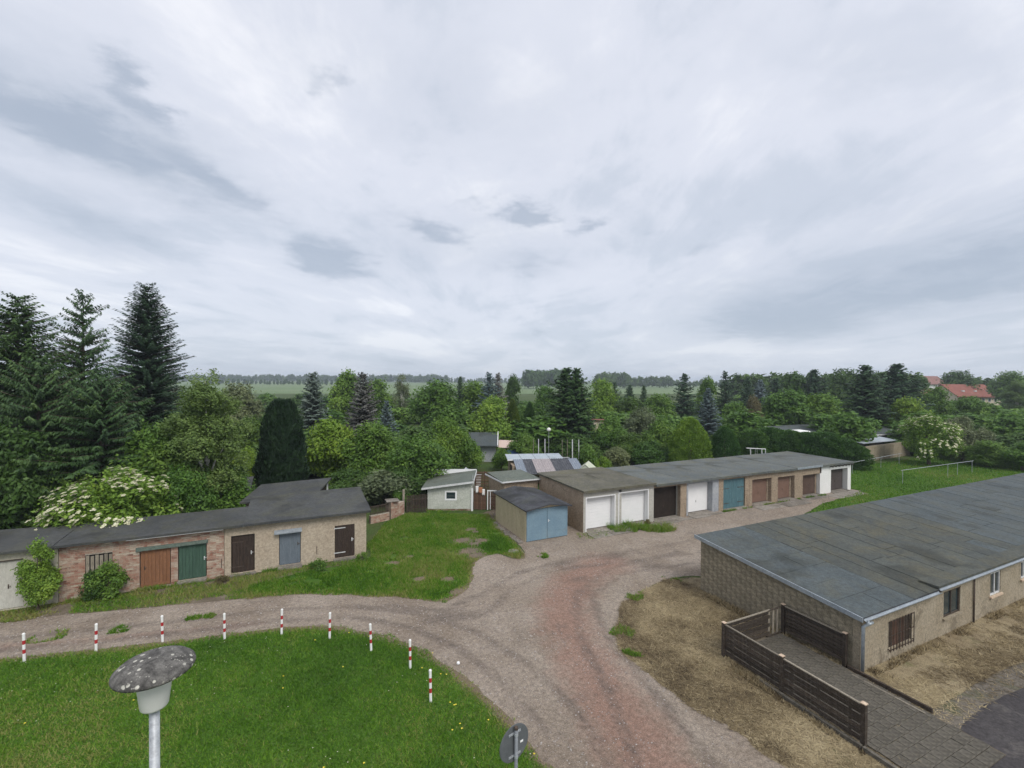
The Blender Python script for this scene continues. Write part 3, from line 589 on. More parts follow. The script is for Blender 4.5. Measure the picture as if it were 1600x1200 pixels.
blades('verge_grass', resample(verge, 0.4, 0.15, 4), 16000, 0.10, 0.030, 24, MT['blades'], 0.8, 0.6, 0.80, 1.2, 0.010, 'patchy yellowing grass along the foot of the left sheds', mask=lambda P, g: fbm(P, 0.9, 31) + 0.15 * g.random(len(P)) > 0.52)
tuftdef = [((95, 993), (50, 1000), 0.26), (((960, 826)), ((1040, 826)), 0.5), (((905, 838)), ((945, 834)), 0.35), (((180, 983)), ((200, 981)), 0.2), (((330, 962)), ((300, 966)), 0.2),
           ((978, 985), (970, 995), 0.25), ((985, 1022), (992, 1018), 0.2), ((1000, 926), (985, 935), 0.2), ((1060, 905), (1040, 907), 0.2), ((840, 868), (852, 868), 0.2)]
tp = []
for (a, b, r) in tuftdef:
    A, B = at(*a), at(*b); d = (B - A)
    n_ = Vector((-d.y, d.x, 0)).normalized() * r * 1.5
    tp.append([tuple((A + n_)[:2]), tuple((A - d * 0.15)[:2]), tuple((A - n_)[:2]), tuple((B - n_)[:2]), tuple((B + d * 0.15)[:2]), tuple((B + n_)[:2])])
for i, p in enumerate(tp):
    blades('grass_tuft', resample(p, 0.1, 0.30, i), 700 if i != 1 else 4500, 0.09 if i != 1 else 0.28, 0.03, 60 + i, MT['blades'], 0.8, 0.8, 0.55, 1.0, 0.008, mask=lambda P, g: fbm(P, 2.2, 19) > 0.40)
tl = ['grass strip growing in the left gravel track', 'long tall grass clump in front of the white garage doors', 'low grass line beside the concrete apron of the first garages', 'tiny grass tuft in the left gravel track', 'small yellowish grass tuft in the track below the dark door',
      'green tuft at the left edge of the dry grass', 'low green weed at the gravel edge of the dry grass', 'grass tuft at the upper left corner of the dry grass', 'grass tuft near the far corner of the long block wall', 'small weed in the gravel in front of the blue garage']
for o, l in zip([o for o in col.objects if o.name.startswith('grass_tuft')], tl): tag(o, l, 'grass tuft')
blades('hay_litter', resample(dry, 0.35, 0.3, 6), 170000, 0.15, 0.024, 25, MT['hay'], 1.3, 0.6, 0.50, 1.3, 0.014, 'dry brown mown grass litter around the long low building', 'hay', lambda P, g: near_mask(P, g) & (fbm(P, 0.8, 15) + 0.25 * g.random(len(P)) > np.where(P[:, 0] > 17.4, np.where(P[:, 1] > 8.2, 0.68, 0.50), 0.30)) & ~inside(P, asph) & (~inside(P, wornp) | (g.random(len(P)) < 0.15)), True)
for px in (0,):
    g = np.random.default_rng(5); P = scatter(islr, 900, 77)
    d = segdist(P, np.array(pxs([(800, 1128), (758, 1085), (700, 1040)]))); P = P[((d < 1.6) & (fbm(P, 0.9, 5) > 0.45)) | (g.random(len(P)) < 0.04)]
    n = len(P); s = 0.022
    base = np.concatenate([P, np.full((n, 1), 0.10)], 1)
    V = np.stack([base + np.array([-s, -s, 0]), base + np.array([s, -s, 0.01]), base + np.array([s, s, 0]), base + np.array([-s, s, 0.01])], 1).reshape(-1, 3)
    tag(link('dandelion_flowers', quads_mesh('dandelion_flowers', V, 4, g.random(n)), MT['yellowflower']), 'tiny yellow dandelion flowers along the lawn edge', 'flowers', None, 'stuff')
g = np.random.default_rng(8); P = scatter(islr, 700, 78); P = P[near_mask(P, g) & (fbm(P, 0.35, 12) > 0.5)]; n = len(P); s = 0.013
base = np.concatenate([P, np.full((n, 1), 0.065)], 1)
V = np.stack([base + np.array([-s, -s, 0]), base + np.array([s, -s, 0.006]), base + np.array([s, s, 0]), base + np.array([-s, s, 0.006])], 1).reshape(-1, 3)
tag(link('daisy_flowers', quads_mesh('daisy_flowers', V, 4, g.random(n) * 0.3 + 0.7), MT['blossom']), 'tiny white daisies dotted over the lawn', 'flowers', None, 'stuff')
def stones(name, poly, n, s, seed, label):
    g = np.random.default_rng(seed); P = scatter(poly, n, seed); m = near_mask(P, g) & (fbm(P, 0.6, 4) > 0.42); P = P[m]; n = len(P)
    base = np.concatenate([P, np.full((n, 1), 0.008)], 1); r = s * (0.5 + g.random(n) ** 2 * 1.4); a = g.random(n) * 6.28
    ring = [base + np.stack([np.cos(a + k) * r, np.sin(a + k) * r * 0.8, np.zeros(n)], 1) for k in (0, 2.1, 4.2)]; top = base + np.stack([0 * r, 0 * r, r * 0.7], 1)
    V = np.stack([ring[0], ring[1], top, ring[1], ring[2], top, ring[2], ring[0], top], 1).reshape(-1, 3)
    o = link(name, quads_mesh(name, V, 3, np.repeat(np.clip(g.normal(0.5, 0.25, n), 0, 1), 3)), MT['stones']); return tag(o, label, 'gravel', None, 'stuff')
stones('loose_gravel', roadr, 26000, 0.022, 41, 'loose grey and reddish stones on the gravel road')
g = None

# ================================================================= TREES
def broadleaf_mesh(h, r, base, leaf, n, seed, lobes=22, squash=1.0, top_r=0.55, conical=0.0):
    """crown of many leaf faces gathered in uneven clumps; h height, r crown radius, base = bare stem height"""
    g = np.random.default_rng(seed); C, S, T = [], [], []
    zc_ = (base + h) / 2; hz_ = (h - base) / 2
    for i in range(lobes):
        u = nrm(g.standard_normal(3)); k = g.random() ** 0.35
        if i == 0: u = np.array([0.05, 0, 1.0]); k = 1.0
        s_ = min(r, hz_) * (0.22 + 0.22 * g.random()) * (1 - 0.35 * conical * (u[2] > 0))
        wid = 1.0 - conical * max(0, u[2] * k)
        C.append((u[0] * k * (r - s_) * wid, u[1] * k * (r - s_) * wid, zc_ + u[2] * k * (hz_ - s_ * 0.85))); S.append(s_); T.append(g.normal(0.5, 0.13))
    C, S, T = np.array(C), np.array(S), np.array(T)
    # twig clumps on the lobes
    nc = n // 14
    wgt = S ** 2 * (0.45 + 1.1 * g.random(lobes)); li = g.choice(lobes, nc, p=wgt / wgt.sum()); d = nrm(g.standard_normal((nc, 3))); d[:, 2] = d[:, 2] * 0.9 + 0.15; d = nrm(d)
    rr = S[li] * (0.70 + 0.40 * g.random(nc) + 0.45 * g.random(nc) ** 7); cc = C[li] + d * rr[:, None] * np.array([1, 1, 0.85 * squash])
    keep = cc[:, 2] > base * 0.6; cc, li, d = cc[keep], li[keep], d[keep]; nc = len(cc)
    idx = np.repeat(np.arange(nc), 14); m = len(idx)
    pos = cc[idx] + g.standard_normal((m, 3)) * (leaf * 1.5)
    nor = nrm(d[idx] * 0.7 + np.array([0, 0, 0.5]) + g.standard_normal((m, 3)) * 0.55)
    t1 = nrm(np.cross(nor, g.standard_normal((m, 3)))); t2 = np.cross(nor, t1)
    s = leaf * (0.6 + 0.7 * g.random((m, 1)))
    V = np.stack([pos - t1 * s, pos - t2 * s * 0.5, pos + t1 * s, pos + t2 * s * 0.5], 1).reshape(-1, 3)
    tint = np.clip(T[li][idx] + 0.13 * g.standard_normal(nc)[idx] + 0.10 * g.standard_normal(m), 0, 1)
    me = quads_mesh('crown', V, 4, tint)
    tb = MB(); tr = max(0.05, r * 0.055); zt = base + (h - base) * 0.55
    wob = [(g.normal(0, r * 0.03), g.normal(0, r * 0.03)) for _ in range(5)]
    tb.tube([(0, 0, -0.1)] + [(wob[i][0] * (i + 1) / 2, wob[i][1] * (i + 1) / 2, zt * (i + 1) / 5) for i in range(5)], [tr * 1.25, tr, tr * 0.9, tr * 0.75, tr * 0.6, tr * 0.4], 7)
    for i in range(0, lobes, max(1, lobes // 9)):
        z0 = min(max(base * 0.8, C[i][2] * 0.55), zt * 0.95); q = z0 / zt
        p0 = Vector((0, 0, z0)); p1 = Vector(C[i]); mid_ = p0.lerp(p1, 0.5) + Vector((0, 0, 0.12 * (p1 - p0).length))
        tb.tube([p0, mid_, p1], [tr * 0.5, tr * 0.33, tr * 0.12], 5)
    return me, tb, cc
def conifer_mesh(h, r, base, seed, whorls=30, per=7, droop=0.35, rise=0.25, spray=0.3, width=0.10, power=0.85, hang=0.0, gap=0.0, jitter=0.12):
    g = np.random.default_rng(seed); V, T = [], []
    tb = MB(); tr = h * 0.011 + 0.04
    tb.tube([(0, 0, -0.1), (0, 0, h * 0.5), (0, 0, h * 0.985)], [tr * 1.2, tr * 0.7, 0.012], 7)
    zs = base + (h - base) * (np.linspace(0, 1, whorls) ** 0.92) * 0.985
    for wi, z in enumerate(zs):
        q = (z - base) / (h - base); L0 = r * max(0.03, (1 - q)) ** power + 0.08
        np_ = max(4, int(per * (0.65 + 0.5 * (1 - q))))
        a0 = g.random() * 6.28
        for b in range(np_):
            if g.random() < gap: continue
            a = a0 + b * 6.283 / np_ + g.normal(0, 0.12); L = L0 * (1 + g.normal(0, jitter) + 0.35 * g.random() ** 6) * (1 + 0.16 * math.sin(a * 2 + seed + 3 * q) + 0.10 * math.sin(a * 3 + 9 * q)); zz = z + g.normal(0, 0.25 * h / whorls)
            if L < 0.1: continue
            dr = droop * (1 - q) * (0.7 + 0.6 * g.random()) - 0.25 * q; ri = rise * (0.6 + 0.8 * g.random()) * 0.6
            ca, sa = math.cos(a), math.sin(a); bt = g.normal(0.45, 0.12)
            m = max(4, int(L / (spray * (0.22 if width < 0.1 else 0.34)))); s = np.linspace(0.12, 1.0, m)
            cxyz = np.stack([ca * L * s, sa * L * s, zz + L * (ri * s - dr * s * s * 1.1 + 0.35 * ri * s ** 4)], 1)
            for sd in (-1, 1, 0):
                ang = a + sd * (0.95 - 0.25 * s) + g.normal(0, 0.15, m)
                ll = spray * (0.55 + 0.7 * g.random(m)) * (1.15 - 0.45 * s) * (0.8 if sd == 0 else 1.0) * (1 if L > 1 else 0.55 + 0.45 * L)
                dv = np.stack([np.cos(ang), np.sin(ang), -0.25 + g.normal(0, 0.12, m) - hang * (0.4 + 0.8 * g.random(m))], 1); dv = nrm(dv) * ll[:, None]
                wv = nrm(np.cross(dv, np.array([0, 0, 1.0]) + g.normal(0, 0.35, (m, 3)))) * (width * (0.7 + 0.6 * g.random(m)))[:, None]
                p = cxyz + g.normal(0, 0.02, (m, 3))
                V.append(np.stack([p - wv * 0.35, p + dv * 0.55 - wv * 0.5, p + dv, p + dv * 0.5 + wv * 0.5], 1))
                T.append(np.clip(bt + 0.30 * (s - 0.6) + 0.10 * g.standard_normal(m), 0, 1))
            if L > 0.8 and b % 2 == 0: tb.tube([(0, 0, zz), (ca * L * 0.5, sa * L * 0.5, zz + L * (ri * .5 - dr * .27)), tuple(cxyz[-1])], [tr * 0.22, tr * 0.14, 0.006], 4, False)
    Vn = np.concatenate(V).reshape(-1, 3); Tn = np.concatenate(T)
    return quads_mesh('crown', Vn, 4, Tn), tb, None
def dense_mesh(h, r, seed, n, leaf, prof, flutter=0.12, upright=0.8, rx=1.0):
    """clipped or columnar evergreen: a skin of small sprays on a bumpy profile"""
    g = np.random.default_rng(seed); q = g.random(n) ** 0.9; a = g.random(n) * 6.283
    pr = np.interp(q, [p[0] for p in prof], [p[1] for p in prof]) * r
    bump = fbm(np.stack([a * 2.2 + 5, q * 9], 1), 1.0, seed) - 0.5
    rad = pr * (1 + flutter * 2 * bump) * (0.86 + 0.17 * g.random(n))
    pos = np.stack([np.cos(a) * rad * rx, np.sin(a) * rad, q * h * (1 + 0.05 * bump)], 1)
    dv = nrm(np.stack([np.cos(a) * 0.5, np.sin(a) * 0.5, np.full(n, upright)], 1) + g.normal(0, 0.35, (n, 3))) * (leaf * (0.6 + 0.8 * g.random(n)))[:, None]
    wv = nrm(np.cross(dv, np.stack([np.cos(a), np.sin(a), np.zeros(n)], 1) + g.normal(0, 0.5, (n, 3)))) * leaf * 0.28
    V = np.stack([pos - wv * 0.6, pos + dv * 0.5 - wv, pos + dv, pos + dv * 0.5 + wv], 1).reshape(-1, 3)
    t = np.clip(0.45 + 1.0 * bump + 0.13 * g.standard_normal(n), 0, 1)
    tb = MB().tube([(0, 0, -0.1), (0, 0, h * 0.5), (0, 0, h * 0.9)], [r * 0.10 + 0.03, r * 0.07 + 0.02, 0.02], 7)
    return quads_mesh('crown', V, 4, t), tb, None

PROTO = {}
def proto(key, fn):
    if key not in PROTO: PROTO[key] = fn()
    return PROTO[key]
trunk_cache = {}
def tree(name, key, fn, leafmat, loc, h, wid, label, group=None, bark='bark', rz=None, cat='tree', h0=None, r0=None, leanx=0.0):
    me, tb, cc = proto(key, fn)
    if key not in trunk_cache:
        tm = bpy.data.meshes.new('trunk'); tm.from_pydata(tb.v, [], tb.f); tm.update(); trunk_cache[key] = tm
    e = thing(name, label, cat, loc, rnd.random() * 6.28 if rz is None else rz, group)
    e.scale = (wid / (2 * r0), wid / (2 * r0), h / h0)
    if leanx: e.rotation_euler.y = leanx
    for nm, m, mt in (('trunk', trunk_cache[key], MT[bark]), ('crown', me, LM[leafmat])):
        o = bpy.data.objects.new(nm, m); col.objects.link(o); o.parent = e
        if not m.materials: m.materials.append(mt)
        o.material_slots[0].link = 'OBJECT'; o.material_slots[0].material = mt
    return e, cc
B_ = {  # key: (h0, r0, maker)
 'bigA': (9, 3.6, lambda: broadleaf_mesh(9, 3.6, 1.2, 0.15, 30000, 1, 30)),
 'bigB': (9, 3.6, lambda: broadleaf_mesh(9, 3.6, 1.0, 0.15, 30000, 2, 24, top_r=0.4)),
 'bigC': (9, 3.2, lambda: broadleaf_mesh(9, 3.2, 1.4, 0.16, 26000, 3, 20, conical=0.5)),
 'midA': (5, 2.6, lambda: broadleaf_mesh(5, 2.6, 0.2, 0.11, 26000, 4, 22)),
 'midB': (5, 2.6, lambda: broadleaf_mesh(5, 2.6, 0.2, 0.11, 26000, 5, 30)),
 'midC': (5, 2.4, lambda: broadleaf_mesh(5, 2.4, 0.3, 0.13, 20000, 6, 16)),
 'farA': (10, 4.2, lambda: broadleaf_mesh(10, 4.2, 0.6, 0.24, 15000, 7, 26)),
 'farB': (10, 4.2, lambda: broadleaf_mesh(10, 4.2, 0.6, 0.24, 15000, 8, 18)),
 'farC': (10, 3.4, lambda: broadleaf_mesh(10, 3.4, 0.8, 0.24, 13000, 9, 20, conical=0.6)),
 'shrubA': (2.4, 1.3, lambda: broadleaf_mesh(2.4, 1.3, 0.0, 0.085, 9000, 12, 14)),
 'shrubB': (2.4, 1.3, lambda: broadleaf_mesh(2.4, 1.3, 0.0, 0.095, 8000, 13, 18)),
 'birch': (10, 2.3, lambda: broadleaf_mesh(10, 2.3, 1.6, 0.07, 46000, 14, 46, conical=0.5)),
 'birchfar': (10, 2.3, lambda: broadleaf_mesh(10, 2.3, 3.0, 0.15, 4500, 15, 18, conical=0.5)),
 'spruceA': (16, 4.2, lambda: conifer_mesh(16, 4.2, 0.6, 21, 56, 13, 0.34, 0.30, 0.36, 0.085, 0.68, 0.45, 0.03, 0.2)),
 'spruceB': (16, 3.6, lambda: conifer_mesh(16, 3.6, 0.8, 22, 42, 10, 0.46, 0.34, 0.38, 0.075, 0.66, 0.95, 0.22, 0.28)),
 'spruceC': (10, 3.6, lambda: conifer_mesh(10, 3.6, 0.5, 23, 32, 13, 0.60, 0.42, 0.36, 0.085, 0.60, 0.85, 0.05, 0.18)),
 'fir': (18, 3.7, lambda: conifer_mesh(18, 3.7, 0.8, 24, 68, 15, 0.20, 0.26, 0.36, 0.09, 0.68, 0.15, 0.02, 0.12)),
 'blueA': (10, 2.3, lambda: conifer_mesh(10, 2.3, 0.4, 25, 38, 11, 0.36, 0.26, 0.40, 0.20, 0.70, 0.12, 0.02, 0.15)),
 'blueB': (10, 2.3, lambda: conifer_mesh(10, 2.3, 0.4, 26, 36, 10, 0.28, 0.24, 0.42, 0.20, 0.75, 0.12, 0.02, 0.16)),
 'farspruceA': (12, 2.8, lambda: conifer_mesh(12, 2.8, 0.4, 27, 38, 11, 0.32, 0.25, 0.60, 0.24, 0.72, 0.4, 0.04, 0.22)),
 'farspruceB': (12, 2.6, lambda: conifer_mesh(12, 2.6, 0.4, 28, 32, 9, 0.42, 0.30, 0.60, 0.22, 0.74, 0.45, 0.12, 0.30)),
 'yew': (7.8, 1.9, lambda: dense_mesh(7.8, 1.9, 31, 30000, 0.34, [(0, 0.80), (0.2, 1.0), (0.5, 0.92), (0.75, 0.76), (0.93, 0.52), (1.0, 0.22)], 0.26, 1.4)),
 'globe': (5.4, 2.1, lambda: dense_mesh(5.4, 2.1, 32, 15000, 0.20, [(0, 0.75), (0.25, 1.0), (0.55, 0.92), (0.8, 0.62), (0.95, 0.3), (1.0, 0.05)], 0.18, 0.7)),
 'thujacone': (8, 1.8, lambda: dense_mesh(8, 1.8, 33, 12000, 0.26, [(0, 0.9), (0.2, 1.0), (0.5, 0.75), (0.8, 0.4), (1.0, 0.03)], 0.16, 0.8)),
}
def T(name, key, leaf, px, top, Y, wpx, label, group=None, bark='bark', cat='tree', z0=0.0, rz=None, wscale=1.0):
    h0, r0, fn = B_[key]
    return tree(name, key, fn, leaf, dep(px, Y, z0), max(1.0, ztop(px, top, Y) - z0), wpx * Y / F * wscale, label, group, bark, rz, cat, h0, r0)
TR = [
 # left conifers
 ('spruce_tree', 'spruceA', 'spruce', 28, 460, 31, 235, 'broad dark green spruce at the far left edge'),
 ('spruce_tree', 'spruceB', 'spruce', 130, 456, 34, 150, 'gappy spruce with a thin ragged top, second tall conifer from the left'),
 ('fir_tree', 'fir', 'fir', 231, 443, 41, 150, 'tallest conifer, a regular dark fir with a pointed top'),
 ('spruce_tree', 'spruceC', 'spruce', 158, 588, 29, 200, 'lower spruce with drooping boughs in front of the tall fir'),
 ('spruce_tree', 'spruceC', 'spruce', 60, 560, 28, 200, 'wide drooping spruce in front of the broad spruce at far left'),
 ('leafy_tree', 'midB', 'dark', -5, 668, 25.5, 150, 'dark leafy tree behind the roof at the far left edge'),
 ('leafy_tree', 'midA', 'dark', 70, 715, 27.0, 120, 'dark shrubby tree left of the white blossoming elder'),
 ('birch_tree', 'birch', 'birch', 322, 580, 29.3, 136, 'slender light green birch right of the tall fir', 'birchbark'),
 ('leafy_tree', 'midA', 'mid', 252, 668, 29.5, 150, 'bushy green tree between the tall fir and the birch'),
 ('leafy_tree', 'midC', 'mid', 352, 735, 30.5, 95, 'rounded bush at the foot of the birch'),
 ('leafy_tree', 'midB', 'mid', 285, 728, 27.5, 105, 'green bush right behind the blossoming elder'),
 ('leafy_tree', 'farB', 'grey', 372, 604, 62, 78, 'grey green willow right of the birch'),
 ('leafy_tree', 'midC', 'dark', 395, 655, 52, 75, 'dark bush below the grey green willow'),
 ('leafy_tree', 'midA', 'light', 385, 702, 42, 60, 'bright bush left of the dark yew column'),
 ('yew_tree', 'yew', 'yew', 440, 630, 38.5, 68, 'almost black columnar yew behind the left sheds'),
 ('blue_spruce', 'blueA', 'blue', 489, 582, 56, 64, 'blue grey spruce just right of the black yew'),
 ('blue_spruce', 'blueA', 'bluebrown', 567, 583, 51, 66, 'browned blue spruce with cone laden top'),
 ('blue_spruce', 'blueB', 'blue', 604, 627, 50, 48, 'small blue spruce right beside the browned spruce'),
 ('leafy_tree', 'midC', 'bright', 516, 660, 43, 88, 'yellow green maple right of the black yew'),
 ('leafy_tree', 'midA', 'mid', 582, 663, 42, 112, 'green bush tree between the maple and the pale shed'),
 ('leafy_tree', 'midB', 'mid', 655, 680, 40, 120, 'feathery green tree overhanging the pale shed roof'),
 ('leafy_tree', 'midA', 'mid', 700, 655, 47, 80, 'green tree behind the pale shed, left of the garden hut'),
 ('leafy_tree', 'midB', 'dark', 640, 725, 37.5, 90, 'dark low bush left of the pale shed'),
 ('leafy_shrub', 'shrubB', 'grey', 600, 738, 36, 90, 'dull grey green shrub above the low brick wall'),
 ('leafy_shrub', 'shrubA', 'mid', 628, 762, 34.8, 30, 'small green shrub behind the brick pillar'),
 ('leafy_tree', 'midA', 'dark', 545, 735, 38, 90, 'dark bush behind the tan shed roof'),
 # middle distance
 ('leafy_tree', 'farC', 'mid', 543, 582, 92, 56, 'tall loose tree behind the two blue spruces'),
 ('leafy_tree', 'farA', 'mid', 592, 594, 100, 60, 'green tree right behind the browned spruce'),
 ('birch_tree', 'birchfar', 'grey', 628, 586, 84, 34, 'thin half bare birch with white trunk', 'birchbark'),
 ('leafy_tree', 'farA', 'mid', 683, 597, 76, 92, 'big round tree left of the garden hut'),
 ('spruce_tree', 'farspruceA', 'fir', 719, 588, 88, 22, 'small pointed conifer standing above the big round tree'),
 ('leafy_tree', 'farB', 'mid', 742, 599, 88, 62, 'round tree right of the small pointed conifer'),
 ('blue_spruce', 'farspruceB', 'blue', 764, 582, 82, 44, 'blue spruce with thin top in the middle of the gardens'),
 ('spruce_tree', 'farspruceB', 'bluebrown', 778, 583, 84, 36, 'brownish spruce right beside the thin blue spruce'),
 ('leafy_tree', 'farC', 'dark', 802, 588, 96, 32, 'dark oval tree right of the brownish spruce'),
 ('leafy_tree', 'midC', 'light', 772, 624, 62, 72, 'fresh light green tree behind the garden hut'),
 ('thuja_tree', 'thujacone', 'thuja', 801, 626, 64, 34, 'pointed thuja right of the fresh light green tree'),
 ('thuja_tree', 'thujacone', 'hedge', 828, 630, 68, 32, 'darker pointed thuja left of the big twin spruce'),
 ('leafy_tree', 'farA', 'mid', 848, 604, 90, 52, 'tree behind the darker thuja, left of the twin spruce'),
 ('spruce_tree', 'farspruceA', 'spruce', 885, 574, 63, 74, 'left trunk of the tall twin topped dark spruce'),
 ('spruce_tree', 'farspruceA', 'spruce', 901, 575, 62, 64, 'right trunk of the tall twin topped dark spruce'),
 ('leafy_tree', 'farA', 'light', 937, 594, 86, 60, 'light green tree right of the twin topped spruce'),
 ('spruce_tree', 'farspruceB', 'fir', 961, 597, 94, 30, 'dark rounded pine behind the light green tree'),
 ('spruce_tree', 'farspruceA', 'fir', 984, 601, 104, 26, 'second dark pine right of the light green tree'),
 ('spruce_tree', 'farspruceA', 'fir', 1006, 602, 104, 20, 'small dark pointed pine against the pale field'),
 ('leafy_tree', 'farB', 'mid', 1030, 618, 88, 62, 'green tree below the small dark pine'),
 ('leafy_tree', 'farA', 'dark', 985, 622, 84, 60, 'dark green tree in the middle of the gardens'),
 ('leafy_tree', 'midB', 'grey', 1008, 638, 62, 74, 'silvery green tree above the garage roofs'),
 ('leafy_tree', 'midA', 'mid', 955, 652, 58, 66, 'round shrub tree below the small wall ruin'),
 ('leafy_tree', 'midC', 'mid', 1035, 660, 55, 60, 'loose green tree left of the golden thuja'),
 ('leafy_tree', 'midA', 'dark', 990, 678, 54, 62, 'dark shrub behind the first garage roofs'),
 ('thuja_tree', 'globe', 'light', 1079, 655, 50, 64, 'golden green egg shaped thuja behind the garages'),
 ('leafy_tree', 'globe', 'hedge', 1133, 669, 50.5, 46, 'dark round conifer right of the golden thuja'),
 ('blue_spruce', 'blueB', 'blue', 1107, 607, 63, 50, 'blue spruce behind the golden thuja'),
 ('spruce_tree', 'farspruceB', 'fir', 1069, 584, 92, 46, 'broad dark pine against the far field'),
 ('spruce_tree', 'farspruceB', 'fir', 1133, 580, 96, 34, 'slim open conifer sticking up right of the dark pine'),
 ('leafy_tree', 'farC', 'mid', 1106, 591, 96, 36, 'tree between the dark pine and the slim conifer'),
 ('spruce_tree', 'farspruceA', 'fir', 1168, 588, 100, 28, 'small dark conifer right of the slim open conifer'),
 ('spruce_tree', 'farspruceA', 'blue', 1188, 593, 94, 34, 'bluish spruce left of the dark wood'),
 ('spruce_tree', 'farspruceA', 'fir', 1212, 590, 104, 36, 'dark spruce at the left end of the tall wood'),
 ('leafy_tree', 'farA', 'mid', 1152, 630, 76, 60, 'green tree above the thuja hedge, right of the blue spruce'),
 ('leafy_tree', 'midC', 'olive', 1178, 622, 74, 30, 'half bare brownish tree above the hedge'),
 ('leafy_tree', 'farB', 'mid', 1232, 612, 76, 84, 'big spreading tree above the hedge'),
 ('leafy_tree', 'farA', 'mid', 1285, 618, 74, 86, 'right half of the wide tree group above the hedge'),
 ('leafy_tree', 'farA', 'dark', 1240, 585, 112, 60, 'dark wood tree above the big spreading tree'),
 ('spruce_tree', 'farspruceA', 'fir', 1272, 577, 110, 48, 'dark bluish spruce in the middle of the wood'),
 ('leafy_tree', 'farB', 'dark', 1318, 580, 116, 66, 'broad dark tree left of the tall spruce pair'),
 ('spruce_tree', 'farspruceA', 'fir', 1352, 570, 76, 70, 'left one of the two tall spruces right of the wood'),
 ('spruce_tree', 'farspruceA', 'fir', 1401, 568, 84, 76, 'right one of the two tall spruces left of the red roofs'),
 ('leafy_tree', 'farA', 'dark', 1378, 583, 122, 60, 'dark tree behind and between the two tall spruces'),
 ('leafy_tree', 'farC', 'dark', 1432, 588, 118, 40, 'dark tree left of the small red roof'),
 ('leafy_tree', 'midC', 'bright', 1418, 625, 72, 62, 'yellow green tree right of the two tall spruces'),
 ('leafy_tree', 'farA', 'mid', 1468, 606, 86, 52, 'green tree in front of the red roofed houses'),
 ('leafy_tree', 'farB', 'mid', 1515, 622, 80, 60, 'green tree below the long red roof'),
 ('leafy_tree', 'farA', 'dark', 1500, 581, 170, 64, 'dark round tree above the red roof ridge'),
 ('leafy_tree', 'farB', 'mid', 1580, 583, 150, 56, 'tree on the skyline at the far right'),
 ('birch_tree', 'birch', 'birch', 1590, 594, 110, 44, 'birch right of the long red roof', 'birchbark'),
 ('leafy_tree', 'midB', 'mid', 1560, 648, 74, 80, 'bright shrubs row at the right edge'),
 ('leafy_tree', 'midA', 'light', 1600, 656, 70, 60, 'light green bush at the right edge'),
 ('leafy_tree', 'midB', 'grey', 1506, 652, 58, 66, 'grey green lilac right of the blossoming elder'),
 ('leafy_tree', 'midA', 'mid', 1545, 690, 54, 66, 'bush behind the clothes pole, right of the lilac'),
 ('leafy_tree', 'midB', 'mid', 1600, 692, 52, 66, 'bush by the green mesh fence at the right edge'),
 ('leafy_tree', 'midC', 'light', 1338, 656, 68, 36, 'small pale bush above the right end of the hedge'),
 ('leafy_tree', 'midA', 'mid', 1375, 662, 76, 56, 'green bush below the left tall spruce'),
 ('leafy_shrub', 'shrubA', 'light', 738, 695, 50, 40, 'shrub in front of the garden hut'),
 ('leafy_shrub', 'shrubB', 'mid', 785, 702, 50, 34, 'flowering shrub before the pink awning'),
 ('leafy_tree', 'midC', 'mid', 820, 678, 54, 46, 'bush behind the pale wooden poles'),
 ('leafy_shrub', 'shrubA', 'bright', 943, 715, 47, 26, 'yellowish bush right of the polythene tunnel'),
 ('leafy_shrub', 'shrubB', 'mid', 918, 696, 49, 36, 'green shrub behind the polythene tunnel'),
 ('leafy_shrub', 'shrubA', 'grey', 965, 700, 50, 40, 'pinkish flowering shrub behind the garage roof'),
 ('leafy_tree', 'midB', 'hedge', 1020, 690, 52, 70, 'dense dark bush left of the golden thuja foot'),
]
bark_of = {}
for t in TR:
    bark = t[8] if len(t) > 8 else 'bark'
    T(t[0], t[1], t[2], t[3], t[4], t[5], t[6], t[7], None, bark, 'shrub' if 'shrub' in t[0] else 'tree', wscale=1.06 if t[1][:3] in ('mid', 'far', 'big', 'shr') else 1.0)

